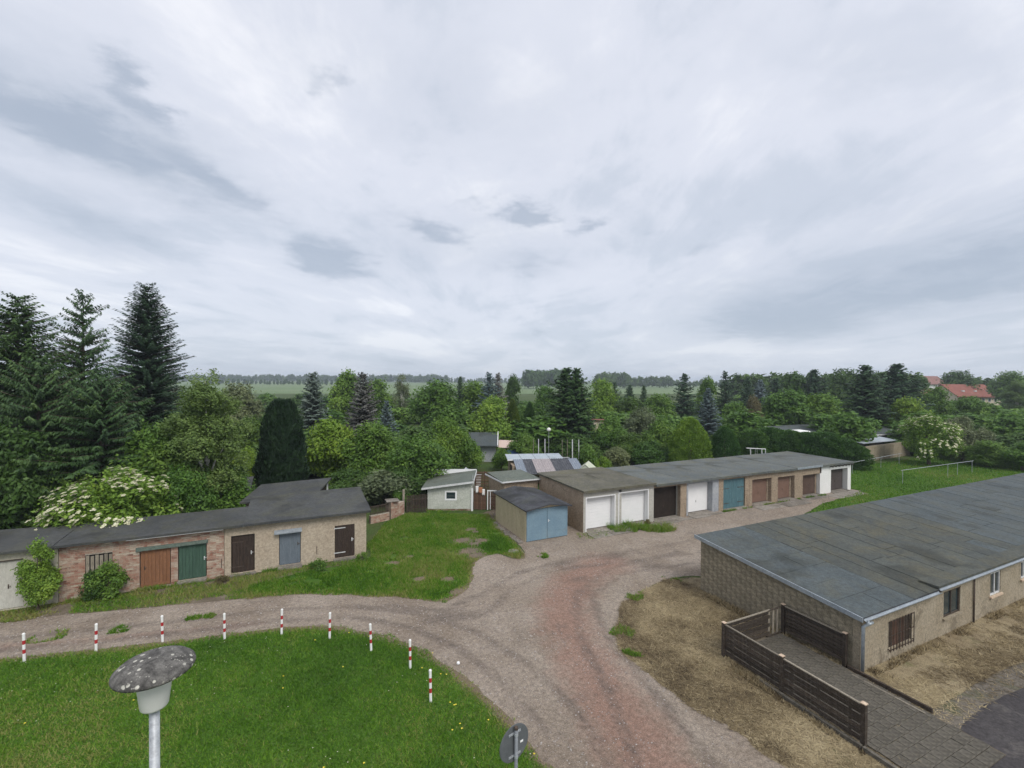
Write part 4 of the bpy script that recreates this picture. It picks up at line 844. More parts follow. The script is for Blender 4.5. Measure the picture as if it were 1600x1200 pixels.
# blossoming elders: crown plus cream flower heads as a part of the crown
def elder(px, top, Y, wpx, label, seed, nflow):
    key = 'elder%d' % seed; h0, r0 = 4.6, 3.0
    B_[key] = (h0, r0, lambda: broadleaf_mesh(h0, r0, 0.1, 0.10, 22000, seed, 34, 0.9))
    e, cc = T('elder_bush', key, 'light', px, top, Y, wpx, label, cat='shrub', rz=0.0)
    crown = [c for c in e.children if c.name.startswith('crown')][0]
    g = np.random.default_rng(seed + 1)
    out = cc[(np.linalg.norm((cc - np.array([0, 0, 1.9])) / np.array([r0, r0, 2.6]), axis=1) > 0.70) & (cc[:, 2] > 0.4)]
    out = out[g.choice(len(out), min(nflow, len(out)), replace=False)] 
    nv = nrm(out - np.array([0, 0, 1.2])); out = out + nv * 0.22; nv = nrm(nv * 0.9 + np.array([0, 0, 0.8])); t1 = nrm(np.cross(nv, g.standard_normal(nv.shape))); t2 = np.cross(nv, t1)
    n = len(out); V, Tt = [], []
    for k in range(9):          # flat umbels: small discs of nine petals clusters
        a = k * 0.7 + g.random(n); rr = 0.10 * math.sqrt((k + 0.5) / 9)
        c = out + t1 * (np.cos(a * 2.4) * rr)[:, None] + t2 * (np.sin(a * 2.4) * rr)[:, None] + nv * (0.035 - 0.3 * rr + g.normal(0, 0.008, n))[:, None]
        s = (0.036 * (0.7 + 0.6 * g.random(n)))[:, None]
        V.append(np.stack([c - t1 * s - t2 * s, c + t1 * s - t2 * s, c + t1 * s + t2 * s, c - t1 * s + t2 * s], 1)); Tt.append(np.clip(g.normal(0.55, 0.25, n), 0, 1))
    bl = link('blossom', quads_mesh('blossom', np.concatenate(V).reshape(-1, 3), 4, np.concatenate(Tt)), MT['blossom'], crown); bl['kind'] = 'stuff'
    return e
elder(184, 734, 24.8, 190, 'cream white blossoming elder overhanging the left shed roof', 71, 2300)
elder(1454, 649, 55, 84, 'cream white blossoming elder at the edge of the right lawn', 72, 900)

# thuja hedge behind the garages: individual shrubs grown together
hedge_pts = [(1178, 674, 56), (1206, 670, 56.5), (1234, 674, 56.5), (1262, 677, 55.5), (1290, 677, 54.5), (1312, 685, 53.5), (1330, 695, 53)]
hedge = thing('thuja_hedge', 'long dark green thuja hedge behind the white end garage', 'hedge', dep(1255, 56))
for px, top, Y in hedge_pts:
    me, tb, _ = proto('hedgebush', lambda: dense_mesh(4.2, 1.9, 36, 9000, 0.24, [(0, 0.95), (0.5, 1.0), (0.8, 0.85), (0.95, 0.55), (1.0, 0.2)], 0.34, 0.6))
    o = link('hedge_shrub', me, LM['hedge'], hedge); p = dep(px, Y) - hedge.location; o.location = p; s = ztop(px, top, Y) / 4.2; o.scale = (1.0, 1.0, s); o.rotation_euler.z = rnd.random() * 6.28

# undergrowth between the gardens: one mass of low shrubs nobody could count
def undergrowth(name, spots, leafmat, label, keyset=('farA', 'farB', 'midC')):
    Vs, Ts = [], []
    for (p, hh, ww, k) in spots:
        me = proto(k, B_[k][2])[0]; h0, r0 = B_[k][0], B_[k][1]
        co = np.zeros(len(me.vertices) * 3, np.float32); me.vertices.foreach_get('co', co); co = co.reshape(-1, 4, 3)
        tt = np.zeros(len(me.polygons), np.float32); me.attributes['tint'].data.foreach_get('value', tt)
        sel = rng.random(len(co)) < 0.22; c = co[sel].copy(); ctr = c.mean(1, keepdims=True); c = ctr + (c - ctr) * 1.9; a = rng.random() * 6.28
        sx = ww / (2 * r0); c *= np.array([sx, sx, hh / h0]); x = c[..., 0] * math.cos(a) - c[..., 1] * math.sin(a); y = c[..., 0] * math.sin(a) + c[..., 1] * math.cos(a)
        c[..., 0] = x + p.x; c[..., 1] = y + p.y; Vs.append(c.reshape(-1, 3)); Ts.append(np.clip(tt[sel] + rng.normal(0, 0.15), 0, 1))
    o = link(name, quads_mesh(name, np.concatenate(Vs), 4, np.concatenate(Ts)), LM[leafmat]); return tag(o, label, 'undergrowth', None, 'stuff')
sp = []
for i in range(150):
    Y = rnd.uniform(62, 150); px = rnd.uniform(330, 1650)
    hh = rnd.uniform(3.2, 5.0)
    if px > 1150: hh += 1.0
    if px > 1430: hh = min(hh, 5.2)
    sp.append((dep(px, Y), hh, rnd.uniform(6, 11), rnd.choice(('farA', 'farB', 'midC'))))
undergrowth('garden_undergrowth', sp, 'mid', 'mixed green undergrowth between the garden trees')
sp = []
for i in range(60):
    Y = rnd.uniform(45, 62); px = rnd.uniform(330, 720)
    sp.append((dep(px, Y), rnd.uniform(2.5, 4.2), rnd.uniform(4, 7), rnd.choice(('midC', 'midA'))))
for i in range(20):
    Y = rnd.uniform(32, 44); px = rnd.uniform(-120, 320)
    sp.append((dep(px, Y), rnd.uniform(3, 5), rnd.uniform(5, 8), rnd.choice(('midC', 'midA'))))
for i in range(34):
    Y = rnd.uniform(55, 64); px = rnd.uniform(830, 1180)
    sp.append((dep(px, Y), rnd.uniform(1.8, 3.0), rnd.uniform(4, 6), rnd.choice(('midC', 'midA'))))
for i in range(30):
    Y = rnd.uniform(58, 75); px = rnd.uniform(1440, 1660)
    sp.append((dep(px, Y), rnd.uniform(2.5, 4.0), rnd.uniform(4, 7), rnd.choice(('midC', 'midA'))))
undergrowth('shrub_undergrowth', sp, 'dark', 'dark low undergrowth below the garden trees')

# far woods on the skyline
def wood(name, spans, label, leafmat):
    sp = []
    for (x0, x1, Y, t0, n) in spans:
        for i in range(n):
            px = x0 + (x1 - x0) * (i + rnd.random()) / n; hh = max(4, ztop(px, t0 + rnd.uniform(-1.6, 2.2), Y)); sp.append((dep(px, Y + rnd.uniform(-15, 15)), hh, hh * rnd.uniform(0.55, 0.95), rnd.choice(('farA', 'farB', 'farC'))))
    Vs, Ts = [], []
    for (p, hh, ww, k) in sp:
        me = proto(k, B_[k][2])[0]; h0, r0 = B_[k][0], B_[k][1]
        co = np.zeros(len(me.vertices) * 3, np.float32); me.vertices.foreach_get('co', co); co = co.reshape(-1, 4, 3)
        sel = rng.random(len(co)) < 0.045; c = co[sel].copy(); ctr = c.mean(1, keepdims=True); c = ctr + (c - ctr) * 3.6
        sx = ww / (2 * r0); c *= np.array([sx, sx, hh / h0]); c[..., 0] += p.x; c[..., 1] += p.y; Vs.append(c.reshape(-1, 3)); Ts.append(np.full(len(c), np.clip(rng.normal(0.45, 0.15), 0, 1)))
    o = link(name, quads_mesh(name, np.concatenate(Vs), 4, np.concatenate(Ts)), LM[leafmat]); return tag(o, label, 'woodland', None, 'stuff')
wood('far_woodland', [(150, 700, 1000, 586.5, 190), (640, 900, 1060, 591, 80)], 'distant blue grey woodland line on the left skyline', 'dark')
wood('far_copse', [(822, 884, 480, 579, 16)], 'distant copse of tall trees left of the twin spruce top', 'dark')
wood('far_tree_row', [(930, 985, 520, 583, 12), (985, 1052, 560, 589, 14), (1050, 1180, 600, 594, 22)], 'distant row of trees on the skyline right of the twin spruce', 'dark')
wood('far_hedgerow', [(300, 560, 620, 593.5, 50)], 'distant dark hedgerow in front of the far woodland', 'dark')
wood('right_woodland', [(1150, 1440, 190, 586, 40), (1480, 1680, 230, 591, 24)], 'dark mixed wood behind the right gardens', 'dark')

# ================================================================= BUILDINGS
def hit_y(px, py, yp):
    d = cam_rot @ Vector(((px - 800) / F, -(py - 600) / F, -1)); t = yp / d.y
    return d.x * t, CAM_H + d.z * t
def hx(px, py, yp): return hit_y(px, py, yp)[0]
def wall_open(mb, x0, x1, y0, y1, z0, z1, ops):
    x = x0
    for (a, b, za, zb) in sorted(ops):
        if a > x: mb.box(x, a, y0, y1, z0, z1)
        if za > z0: mb.box(a, b, y0, y1, z0, za)
        if zb < z1: mb.box(a, b, y0, y1, zb, z1)
        x = b
    if x < x1: mb.box(x, x1, y0, y1, z0, z1)
    return mb
def roof_slab(x0, x1, y0, y1, z00, z10, z11, z01, th, seed=0, amp=0.015, step=0.45, drop=0.0):
    """thin roof: corner heights at (x0,y0) (x1,y0) (x1,y1) (x0,y1); slightly uneven, felt lapping down at the front"""
    nx, ny = max(2, int((x1 - x0) / step)), max(2, int((y1 - y0) / step)); mb = MB(); V = []
    for j in range(ny + 1):
        for i in range(nx + 1):
            u, v = i / nx, j / ny
            z = (z00 * (1 - u) + z10 * u) * (1 - v) + (z01 * (1 - u) + z11 * u) * v
            V.append((x0 + (x1 - x0) * u, y0 + (y1 - y0) * v, z))
    A = np.array(V); A[:, 2] += amp * 2 * (fbm(A, 0.7, seed) - 0.5)
    edge = np.zeros(len(A), bool); idx = np.arange(len(A)); edge[(idx // (nx + 1)) == 0] = True
    A[edge, 1] += 0.05 * (fbm(A[edge], 1.2, seed + 4) - 0.5); A[edge, 2] -= drop
    top = [tuple(p) for p in A]; bot = [(p[0], p[1], p[2] - th) for p in A]; n = len(top)
    f = []
    for j in range(ny):
        for i in range(nx):
            a = j * (nx + 1) + i; f.append((a, a + 1, a + nx + 2, a + nx + 1)); f.append((n + a, n + a + nx + 1, n + a + nx + 2, n + a + 1))
    ring = [i for i in range(nx)] + [j * (nx + 1) + nx for j in range(ny)] + [ny * (nx + 1) + i for i in range(nx, 0, -1)] + [j * (nx + 1) for j in range(ny, 0, -1)]
    for k in range(len(ring)):
        a, b = ring[k], ring[(k + 1) % len(ring)]; f.append((a, n + a, n + b, b))
    return mb.add(top + bot, f)
def plank_door(name, parent, mat, x0, x1, y, z0, z1, n=7, th=0.05, gap=0.008, frame=None):
    """ledged door: boards with open grooves, rails behind; y is its front face"""
    mb = MB(); w = (x1 - x0) / n
    for i in range(n):
        e = rnd.uniform(-0.004, 0.004); mb.box(x0 + i * w + gap / 2, x0 + (i + 1) * w - gap / 2, y + e, y + th, z0 + rnd.uniform(0, 0.012), z1)
    mb.box(x0 + 0.01, x1 - 0.01, y + th * 0.5, y + th + 0.02, z0 + 0.03, z1 - 0.02)
    return mb.build(name, mat, parent)
def panel_door(name, parent, mat, x0, x1, y, z0, z1, rows=5, vert=False, th=0.05):
    mb = MB(); mb.box(x0, x1, y + 0.02, y + th + 0.02, z0, z1)
    if vert:
        n = max(6, int((x1 - x0) / 0.14)); w = (x1 - x0) / n
        for i in range(n): mb.box(x0 + i * w + 0.006, x0 + (i + 1) * w - 0.006, y + 0.008, y + 0.02, z0 + 0.06, z1 - 0.06)
    else:
        h = (z1 - z0) / rows
        for i in range(rows): mb.box(x0 + 0.004, x1 - 0.004, y + 0.006, y + 0.02, z0 + i * h + 0.006, z0 + (i + 1) * h - 0.006)
    return mb.build(name, mat, parent)
def handle(parent, x, y, z, mat='iron', s=1.0, lever=True):
    mb = MB().box(x - 0.02 * s, x + 0.02 * s, y - 0.012, y, z - 0.09 * s, z + 0.09 * s)
    if lever: mb.tube([(x, y - 0.012, z + 0.02), (x, y - 0.06, z + 0.02), (x + 0.10 * s, y - 0.06, z + 0.02)], 0.011 * s, 6)
    return mb.build('handle', MT[mat], parent)
def strap(parent, x0, x1, y, z, mat='iron', name='hinge'):
    return MB().box(x0, x1, y - 0.014, y - 0.002, z - 0.022, z + 0.022).tube([(x0, y - 0.012, z - 0.05), (x0, y - 0.012, z + 0.05)], 0.016, 6).build(name, MT[mat], parent)

# ---- left row: cream garage, brick shed, tan shed (front walls on the line y = 26.8)
YL = 26.8
XB0, XB1, XR = hx(92, 943, YL), hx(350, 906, YL), 3.62
def lx(px, py): return hx(px, py, YL)
# tan shed
tan = thing('tan_shed', 'tan plastered shed with three narrow doors and dark felt roof', 'shed', (0, 0, 0))
dA = (lx(361, 903), lx(398, 900), 0.10, hit_y(361, 838, YL)[1]); dB = (lx(436, 892), lx(470, 887), 0.16, hit_y(436, 833, YL)[1]); dC = (lx(523, 879), lx(554, 876), 0.12, hit_y(523, 822, YL)[1])
w = wall_open(MB(), XB1 + 0.02, XR, YL, YL + 0.24, 0, 2.5, [dA, dB, dC])
w.box(XR - 0.24, XR, YL + 0.24, YL + 4.5, 0, 2.5).box(-1.6, XR - 0.24, YL + 4.26, YL + 4.5, 0, 2.5).box(-1.86, -1.6, YL + 2.6, YL + 4.5, 0, 2.5)
w.build('wall', MT['tan'], tan)
MB().box(XB1 + 0.05, XR - 0.3, YL + 0.5, YL + 0.54, 0.02, 2.4).build('dark_backing', MT['black'], tan)  # black sheet: darkness of the interior behind the doors put into its colour
roof_slab(-2.35, XR + 0.22, YL - 0.28, YL + 4.75, 2.66, 2.66, 2.86, 2.86, 0.10, 1, 0.03, drop=0.03).build('roof', MT['felt_dark'], tan)
MB().box(-2.35, XR + 0.20, YL - 0.33, YL - 0.285, 2.52, 2.63).build('eaves_felt', MT['felt_dark'], tan)
MB().box(XB1 + 0.02, -2.3, YL - 0.30, YL - 0.26, 2.50, 2.55).build('eaves_trim', MT['paletrim'], tan)
d = plank_door('door', tan, MT['door_dark'], dA[0] + .04, dA[1] - .04, YL + 0.10, 0.12, dA[3] - .04, 6); d['label'] = 'near black left door of the tan shed'
handle(d, dA[1] - 0.16, YL + 0.10, 1.05, 'paletrim'); strap(d, dA[0] - 0.03, dA[0] + 0.55, YL + 0.10, 1.65); strap(d, dA[0] - 0.03, dA[0] + 0.55, YL + 0.10, 0.4)
d = plank_door('door', tan, MT['door_slate'], dB[0] + .02, dB[1] - .02, YL + 0.03, 0.18, dB[3] - .02, 9); d['label'] = 'slate blue middle door of the tan shed'
handle(d, dB[1] - 0.14, YL + 0.03, 1.2, 'iron')
MB().hexa([(dB[0] - 0.22, YL - 0.24, dB[3] + 0.0), (dB[1] + 0.05, YL - 0.24, dB[3] + 0.0), (dB[1] + 0.05, YL - 0.003, dB[3] + 0.10), (dB[0] - 0.22, YL - 0.003, dB[3] + 0.10)],
          [(dB[0] - 0.22, YL - 0.24, dB[3] + 0.05), (dB[1] + 0.05, YL - 0.24, dB[3] + 0.05), (dB[1] + 0.05, YL - 0.003, dB[3] + 0.16), (dB[0] - 0.22, YL - 0.003, dB[3] + 0.16)]).build('door_canopy', MT['zinc'], tan)
d = plank_door('door', tan, MT['door_dark'], dC[0] + .02, dC[1] - .02, YL + 0.02, 0.14, dC[3] - .02, 6); d['label'] = 'dark brown right door of the tan shed with pale strap hinges'
handle(d, dC[1] - 0.14, YL + 0.02, 1.05, 'white'); strap(d, dC[0] - 0.02, dC[0] + 0.55, YL + 0.02, 1.75, 'paletrim'); strap(d, dC[0] - 0.02, dC[0] + 0.55, YL + 0.02, 0.4, 'paletrim')
for dd in (dA, dB, dC): MB().box(dd[0] - 0.06, dd[1] + 0.06, YL - 0.25, YL + 0.22, 0.0, dd[2] - 0.004).build('doorstep', MT['concrete'], tan)
for (px, py) in ((495, 860), (346, 880)):
    x, z = hit_y(px, py, YL); MB().box(x - 0.015, x + 0.015, YL - 0.02, YL - 0.003, z - 0.22, z + 0.22).build('wall_anchor', MT['iron'], tan)

# brick shed
bs = thing('brick_shed', 'weathered brick shed with rust brown and dark green doors', 'shed', (0, 0, 0))
wB = (lx(133, 936), lx(176, 930), 0.15, hit_y(133, 868, YL)[1]); dR = (lx(218, 924), lx(267, 917), 0.06, hit_y(218, 861, YL)[1]); dG = (lx(278, 914), lx(323, 908), 0.16, hit_y(278, 853, YL)[1])
ops = [wB, dR, dG]
w = wall_open(MB(), XB0, XB1, YL + 0.02, YL + 0.26, 0, 2.5, ops)
w.box(XB0, XB0 + 0.24, YL + 0.26, YL + 2.6, 0, 2.5).box(XB0, XB1, YL + 2.6, YL + 2.8, 0, 2.5)
wall = w.build('wall', MT['mortar'], bs)
mb = MB(); tints = []; course, bl_ = 0.083, 0.262
for r in range(int(2.46 / course)):
    z = 0.02 + r * course; x = XB0 + 0.005 - (bl_ / 2 if r % 2 else 0)
    while x < XB1 - 0.02:
        a, b = max(x, XB0 + 0.004), min(x + bl_ - 0.014, XB1 - 0.004)
        segs = [(a, b)]
        for (o0, o1, oz0, oz1) in ops:
            if z + course > oz0 and z < oz1:
                segs = [s for (p, q) in segs for s in ((p, min(q, o0)), (max(p, o1), q)) if s[1] - s[0] > 0.03]
        for (p, q) in segs:
            if q - p < 0.03: continue
            e = rnd.uniform(-0.008, 0.006); k = rnd.uniform(-0.004, 0.004)
            mb.box(p, q, YL + 0.004 + e, YL + 0.03, z + k, z + course - 0.015 + k)
            t = min(1, max(0, rnd.gauss(0.52, 0.26))); tints += [t] * 6
        x += bl_
bk = mb.build('brickwork', MT['brick'], bs); bk['kind'] = 'stuff'
at_ = bk.data.attributes.new('tint', 'FLOAT', 'FACE'); at_.data.foreach_set('value', np.array(tints[:len(bk.data.polygons)], np.float32))
roof_slab(XB0 - 0.1, -2.36, YL - 0.26, YL + 2.9, 2.62, 2.63, 2.72, 2.70, 0.10, 2, 0.03, drop=0.03).build('roof', MT['felt_dark'], bs)
MB().box(XB0 - 0.1, -2.36, YL - 0.31, YL - 0.265, 2.50, 2.60).build('eaves_felt', MT['felt_dark'], bs)
MB().box(lx(200, 850), XB1, YL - 0.29, YL - 0.25, 2.465, 2.495).build('eaves_trim', MT['paletrim'], bs)
d = plank_door('door', bs, MT['door_rust'], dR[0] + .03, dR[1] - .03, YL + 0.05, 0.08, dR[3] - .03, 8); d['label'] = 'rust brown plank door of the brick shed'; handle(d, dR[0] + 0.18, YL + 0.05, 1.0)
MB().box(dR[0] + 0.03, dR[1] - 0.03, YL + 0.025, YL + 0.05, 0.1, 0.22).build('kick_board', MT['door_rust'], d)
d = plank_door('door', bs, MT['door_green'], dG[0] + .03, dG[1] - .03, YL + 0.05, 0.18, dG[3] - .03, 8); d['label'] = 'dark green plank door of the brick shed'; handle(d, dG[1] - 0.1, YL + 0.05, 1.1, 'paletrim')
MB().box(dG[0] - 0.02, dG[1] + 0.02, YL - 0.22, YL + 0.2, 0.0, 0.15).build('doorstep', MT['concrete'], bs)
bz = hit_y(218, 852, YL)[1]
MB().hexa([(dR[0] - 0.12, YL - 0.10, dR[3] + 0.00), (dG[1] + 0.06, YL - 0.10, dG[3] + 0.00), (dG[1] + 0.06, YL - 0.012, dG[3] + 0.00), (dR[0] - 0.12, YL - 0.012, dR[3] + 0.00)],
          [(dR[0] - 0.12, YL - 0.10, dR[3] + 0.17), (dG[1] + 0.06, YL - 0.10, dG[3] + 0.15), (dG[1] + 0.06, YL - 0.012, dG[3] + 0.15), (dR[0] - 0.12, YL - 0.012, dR[3] + 0.17)]).build('lintel_beam', MT['greentrim'], bs)
n = 6; ww = (wB[1] - wB[0]) / n
hatch = MB().box(wB[0] + 0.02, wB[1] - 0.02, YL + 0.10, YL + 0.13, wB[2] + 0.02, wB[3] - 0.02).build('boarded_hatch', MT['black'], bs)
for i in range(n): MB().box(0.015, ww - 0.03, 0, 0.03, 0, wB[3] - wB[2] - 0.06 - 0.05 * (i % 2)).build('plank', MT['wood_grey'], hatch, loc=(wB[0] + i * ww, YL + 0.055 + 0.008 * (i % 3), wB[2] + 0.02))

# cream garage at the far left
cg = thing('cream_garage', 'pale cream garage with a dull cream metal door at the far left edge', 'garage', (0, 0, 0))
dW = (-14.4, lx(37, 950), 0.04, hit_y(20, 876, YL)[1])
w = wall_open(MB(), -15.2, XB0 - 0.02, YL, YL + 0.24, 0, 2.5, [dW]); w.box(-15.2, -14.96, YL + .24, YL + 2.8, 0, 2.5).box(-14.96, XB0 - 0.02, YL + 2.6, YL + 2.8, 0, 2.5)
w.build('wall', MT['cream'], cg)
roof_slab(-15.4, XB0 - 0.11, YL - 0.26, YL + 3.0, 2.62, 2.62, 2.72, 2.72, 0.10, 3, 0.03, drop=0.03).build('roof', MT['felt_dark'], cg)
MB().box(-15.4, XB0 - 0.11, YL - 0.31, YL - 0.265, 2.50, 2.60).build('eaves_felt', MT['felt_dark'], cg)
d = panel_door('door', cg, MT['dullcream'], dW[0] + .03, dW[1] - .03, YL + 0.06, 0.06, dW[3] - .03, 1); handle(d, lx(12, 910), YL + 0.06, 1.0)
MB().box(dW[0], dW[1], YL - 0.02, YL - 0.003, dW[3] + 0.01, dW[3] + 0.05).build('lintel_rail', MT['iron'], cg)

# felt roofed lean-to behind the tan shed
ln = thing('open_lean_to', 'open lean-to with a grey felt roof behind the tan shed', 'shed', (0, 0, 0))
c = [at(374, 785, 2.75), at(490, 777, 2.75), at(518, 746, 2.95), at(408, 757, 2.95)]
MB().slab([tuple(p) for p in c], 0.10).build('roof', MT['felt_dark'], ln)
for p, q in ((c[1], (-0.35, 0.3)), (c[2], (-0.3, -0.4)), (c[1].lerp(c[2], 0.35), (-0.3, 0))):
    MB().box(p.x + q[0] - 0.05, p.x + q[0] + 0.05, p.y + q[1] - 0.05, p.y + q[1] + 0.05, 0, p.z - 0.10).build('post', MT['paletrim'], ln)
MB().box(c[0].x + 0.3, c[1].x - 0.9, c[0].y + 0.35, c[0].y + 0.5, 0, 2.6).build('wall', MT['oldplaster'], ln)
MB().box(c[3].x + 0.5, c[2].x - 0.4, c[3].y - 0.2, c[3].y - 0.1, 0, 2.78).build('rear_boards', MT['wood_dark'], ln)
hp = at(362, 768, 2.4)
hb = thing('grey_hut', 'pale edged hut roof showing left of the lean-to', 'hut', (hp.x, hp.y + 2.2, 0))
MB().box(-1.4, 0.9, -0.9, 1.5, 0, 2.1).build('wall', MT['wood_dark'], hb); MB().slab([(-1.7, -1.2, 2.25), (1.0, -1.2, 2.25), (1.0, 1.8, 2.55), (-1.7, 1.8, 2.55)], 0.1).build('roof', MT['felt_dark'], hb)
MB().box(-1.7, 1.0, -1.24, -1.205, 2.12, 2.26).build('fascia', MT['paletrim'], hb)

# ---- the garage row (front walls on the line y = 25.0)
YG = 25.0
def gx(px, py): return hx(px, py, YG)
def garage(label, x0, x1, ztop_f, wallm, op, doorm, dkind, recess, roofm, back=31.0, zb=None, trim=None, side=None, fascia='zinc', jamb=None, seed=0, step=True):
    e = thing('garage', label, 'garage', ((x0 + x1) / 2, YG, 0), 0, 'row of flat roofed garages')
    ox = (x0 + x1) / 2; X = lambda x: x - ox
    zb = zb or ztop_f + 0.02; t = 0.3
    o0, o1, oz = op
    w = wall_open(MB(), X(x0), X(x1), 0, t, 0, ztop_f - 0.12, [(X(o0), X(o1), 0.05, oz)])
    w.box(X(x0), X(x0) + 0.2, t, back - YG, 0, ztop_f - 0.12).box(X(x1) - 0.2, X(x1), t, back - YG, 0, ztop_f - 0.12).box(X(x0) + 0.2, X(x1) - 0.2, back - YG - 0.2, back - YG, 0, ztop_f - 0.12)
    w.build('wall', MT[wallm], e)
    roof_slab(X(x0) - (0.12 if side == 'L' else -0.003), X(x1) + (0.12 if side == 'R' else -0.003), -0.22, back - YG + 0.15, ztop_f, ztop_f, zb, zb, 0.11, seed, 0.02).build('roof', MT[roofm], e)
    if side == 'L': MB().box(X(x0) - 0.016, X(x0) - 0.003, 0.01, back - YG, 0, ztop_f - 0.125).build('shaded_side_coat', MT['brownplaster'], e)  # brown side coat; the left side's shade is put into its darker colour
    MB().box(X(x0) + 0.004, X(x1) - 0.004, -0.262, -0.225, ztop_f - 0.15, ztop_f + 0.012).build('fascia', MT[fascia], e)
    a, b = X(o0) + 0.03, X(o1) - 0.03
    if dkind == 'rows': d = panel_door('door', e, MT[doorm], a, b, recess, 0.10, oz - 0.03, 10)
    elif dkind == 'vert': d = panel_door('door', e, MT[doorm], a, b, recess, 0.10, oz - 0.03, vert=True)
    elif dkind == 'plain': d = panel_door('door', e, MT[doorm], a, b, recess, 0.10, oz - 0.03, 1)
    else:
        d = None; m = (a + b) / 2
        for s, (p, q) in enumerate(((a, m - 0.006), (m + 0.006, b))):
            l = plank_door('door_leaf', e, MT[doorm], p, q, recess, 0.06, oz - 0.03, 6)
            for zz in (0.45, 1.6):
                strap(l, p if s == 0 else q - 0.7, p + 0.7 if s == 0 else q, recess, zz)
    if d:
        handle(d, (a + 0.14) if dkind == 'rows' else (a + b) / 2, recess + 0.006, 0.85, 'iron', 0.9, False)
        if recess > t: MB().box(X(o0), X(o1), t, recess - 0.004, oz, oz + 0.04).build('soffit', MT[wallm], e)
    if recess > t - 0.05:      # side reveals running in to the door
        for (p, q) in ((X(o0) - 0.1, X(o0)), (X(o1), X(o1) + 0.1)): MB().box(p, q, t, recess + 0.08, 0.0, oz).build('jamb', MT[jamb or wallm], e)
    if trim:
        f = MB().box(X(o0) - 0.07, X(o0), -0.025, -0.003, 0.05, oz + 0.07).box(X(o1), X(o1) + 0.07, -0.025, -0.003, 0.05, oz + 0.07).box(X(o0), X(o1), -0.025, -0.003, oz, oz + 0.07)
        f.build('door_surround', MT[trim], e)
        for (p, q) in ((X(o1) - 0.02, X(o1) - 0.004),): MB().box(p, q, 0, recess - 0.004, 0.06, oz - 0.003).build('reveal_lining', MT[trim], e)
    if step: MB().box(X(o0) - 0.05, X(o1) + 0.05, -0.35, recess + 0.1, 0.0, 0.055).build('threshold', MT['concrete'], e)
    return e
G0 = 16.95
garage('first garage from the blue shed, white sectional door in grey plaster', G0, 20.02, 2.78, 'greyplaster', (gx(916, 828), gx(960, 821), hit_y(916, 779, YG)[1]), 'white', 'rows', 0.36, 'felt_olive', 31.0, 2.80, 'white', 'L', 'felt_olive', seed=11)
garage('second garage from the blue shed, white sectional door in grey plaster', 20.04, 22.85, 2.78, 'greyplaster', (gx(967, 819), gx(1012, 812), hit_y(968, 771, YG)[1]), 'white', 'rows', 0.36, 'felt_olive', 31.0, 2.80, 'white', None, 'felt_olive', seed=12)
garage('garage with a near black door between white doors', 22.87, 25.95, 2.66, 'brownplaster', (gx(1021, 811), gx(1063, 804), hit_y(1022, 763, YG)[1]), 'door_black', 'vert', 0.40, 'felt_garage', 31.0, 2.68, None, None, 'felt_garage', 'greyplaster', 13)
garage('garage with a plain white door in blue grey cement wall', 25.97, 29.25, 2.66, 'bluegrey', (gx(1075, 803), gx(1113, 797), hit_y(1075, 757, YG)[1]), 'white', 'plain', 0.44, 'felt_garage', 31.0, 2.68, None, None, 'felt_garage', seed=14)
garage('garage with faded teal wooden double doors', 29.27, 32.65, 2.66, 'brownplaster', (gx(1130, 796), gx(1164, 789), hit_y(1130, 750, YG)[1]), 'door_teal', 'leaves', 0.10, 'felt_garage', 31.0, 2.68, None, None, 'felt_garage', seed=15)
garage('garage with a brown door right of the teal doors', 32.67, 35.35, 2.66, 'brownplaster', (gx(1175, 788), gx(1205, 784), hit_y(1175, 750, YG)[1]), 'door_brown', 'plain', 0.34, 'felt_garage', 31.0, 2.68, None, None, 'felt_garage', seed=16)
garage('garage with a brown door beside a whitewashed jamb', 35.37, 38.25, 2.62, 'brownplaster', (gx(1215, 782), gx(1241, 778), hit_y(1215, 746, YG)[1]), 'door_brown', 'plain', 0.34, 'felt_garage', 31.0, 2.64, None, None, 'felt_garage', 'whitewash', 17)
garage('garage with a dark brown door left of the white end garage', 38.27, 41.7, 2.64, 'brownplaster', (gx(1254, 777), gx(1283, 773), hit_y(1254, 743, YG)[1]), 'door_darkbrown', 'vert', 0.34, 'felt_garage', 31.0, 2.66, None, None, 'zinc', seed=18)
ge = garage('white painted end garage with a dark door', 41.72, 46.3, 2.62, 'whitewash', (gx(1298, 770), gx(1324, 767), hit_y(1298, 734, YG)[1]), 'door_anthracite', 'vert', 0.40, 'felt_garage', 31.0, 2.64, None, 'R', 'felt_garage', seed=19)
for i in range(7): MB().box(-0.04, 0.04, -0.30, 0.0, -0.10, 0.0).build('rafter_end', MT['wood_dark'], ge, loc=(-0.9 + i * 0.5, -0.004, 2.44))
# concrete aprons before the doors
ap = thing('concrete_apron', 'row of old concrete slabs laid before the garage doors', 'paving', (0, 0, 0)); 
for i, (a, b, d0) in enumerate(((17.0, 18.5, 1.25), (18.52, 20.0, 1.2), (20.05, 21.4, 1.0), (21.42, 22.8, 0.8), (22.95, 24.5, 0.85), (24.52, 26.0, 0.7), (26.1, 27.6, 0.75), (27.62, 29.2, 0.65), (32.6, 35.3, 1.3), (35.4, 38.2, 1.5), (38.3, 41.6, 0.9), (41.8, 46.0, 1.6))):
    MB().box(a, b, YG - d0 + rnd.uniform(-.05, .05), YG - 0.36, 0.0, 0.035 + rnd.uniform(0, 0.02)).build('slab', MT['concrete'], ap, bevel=0.01)
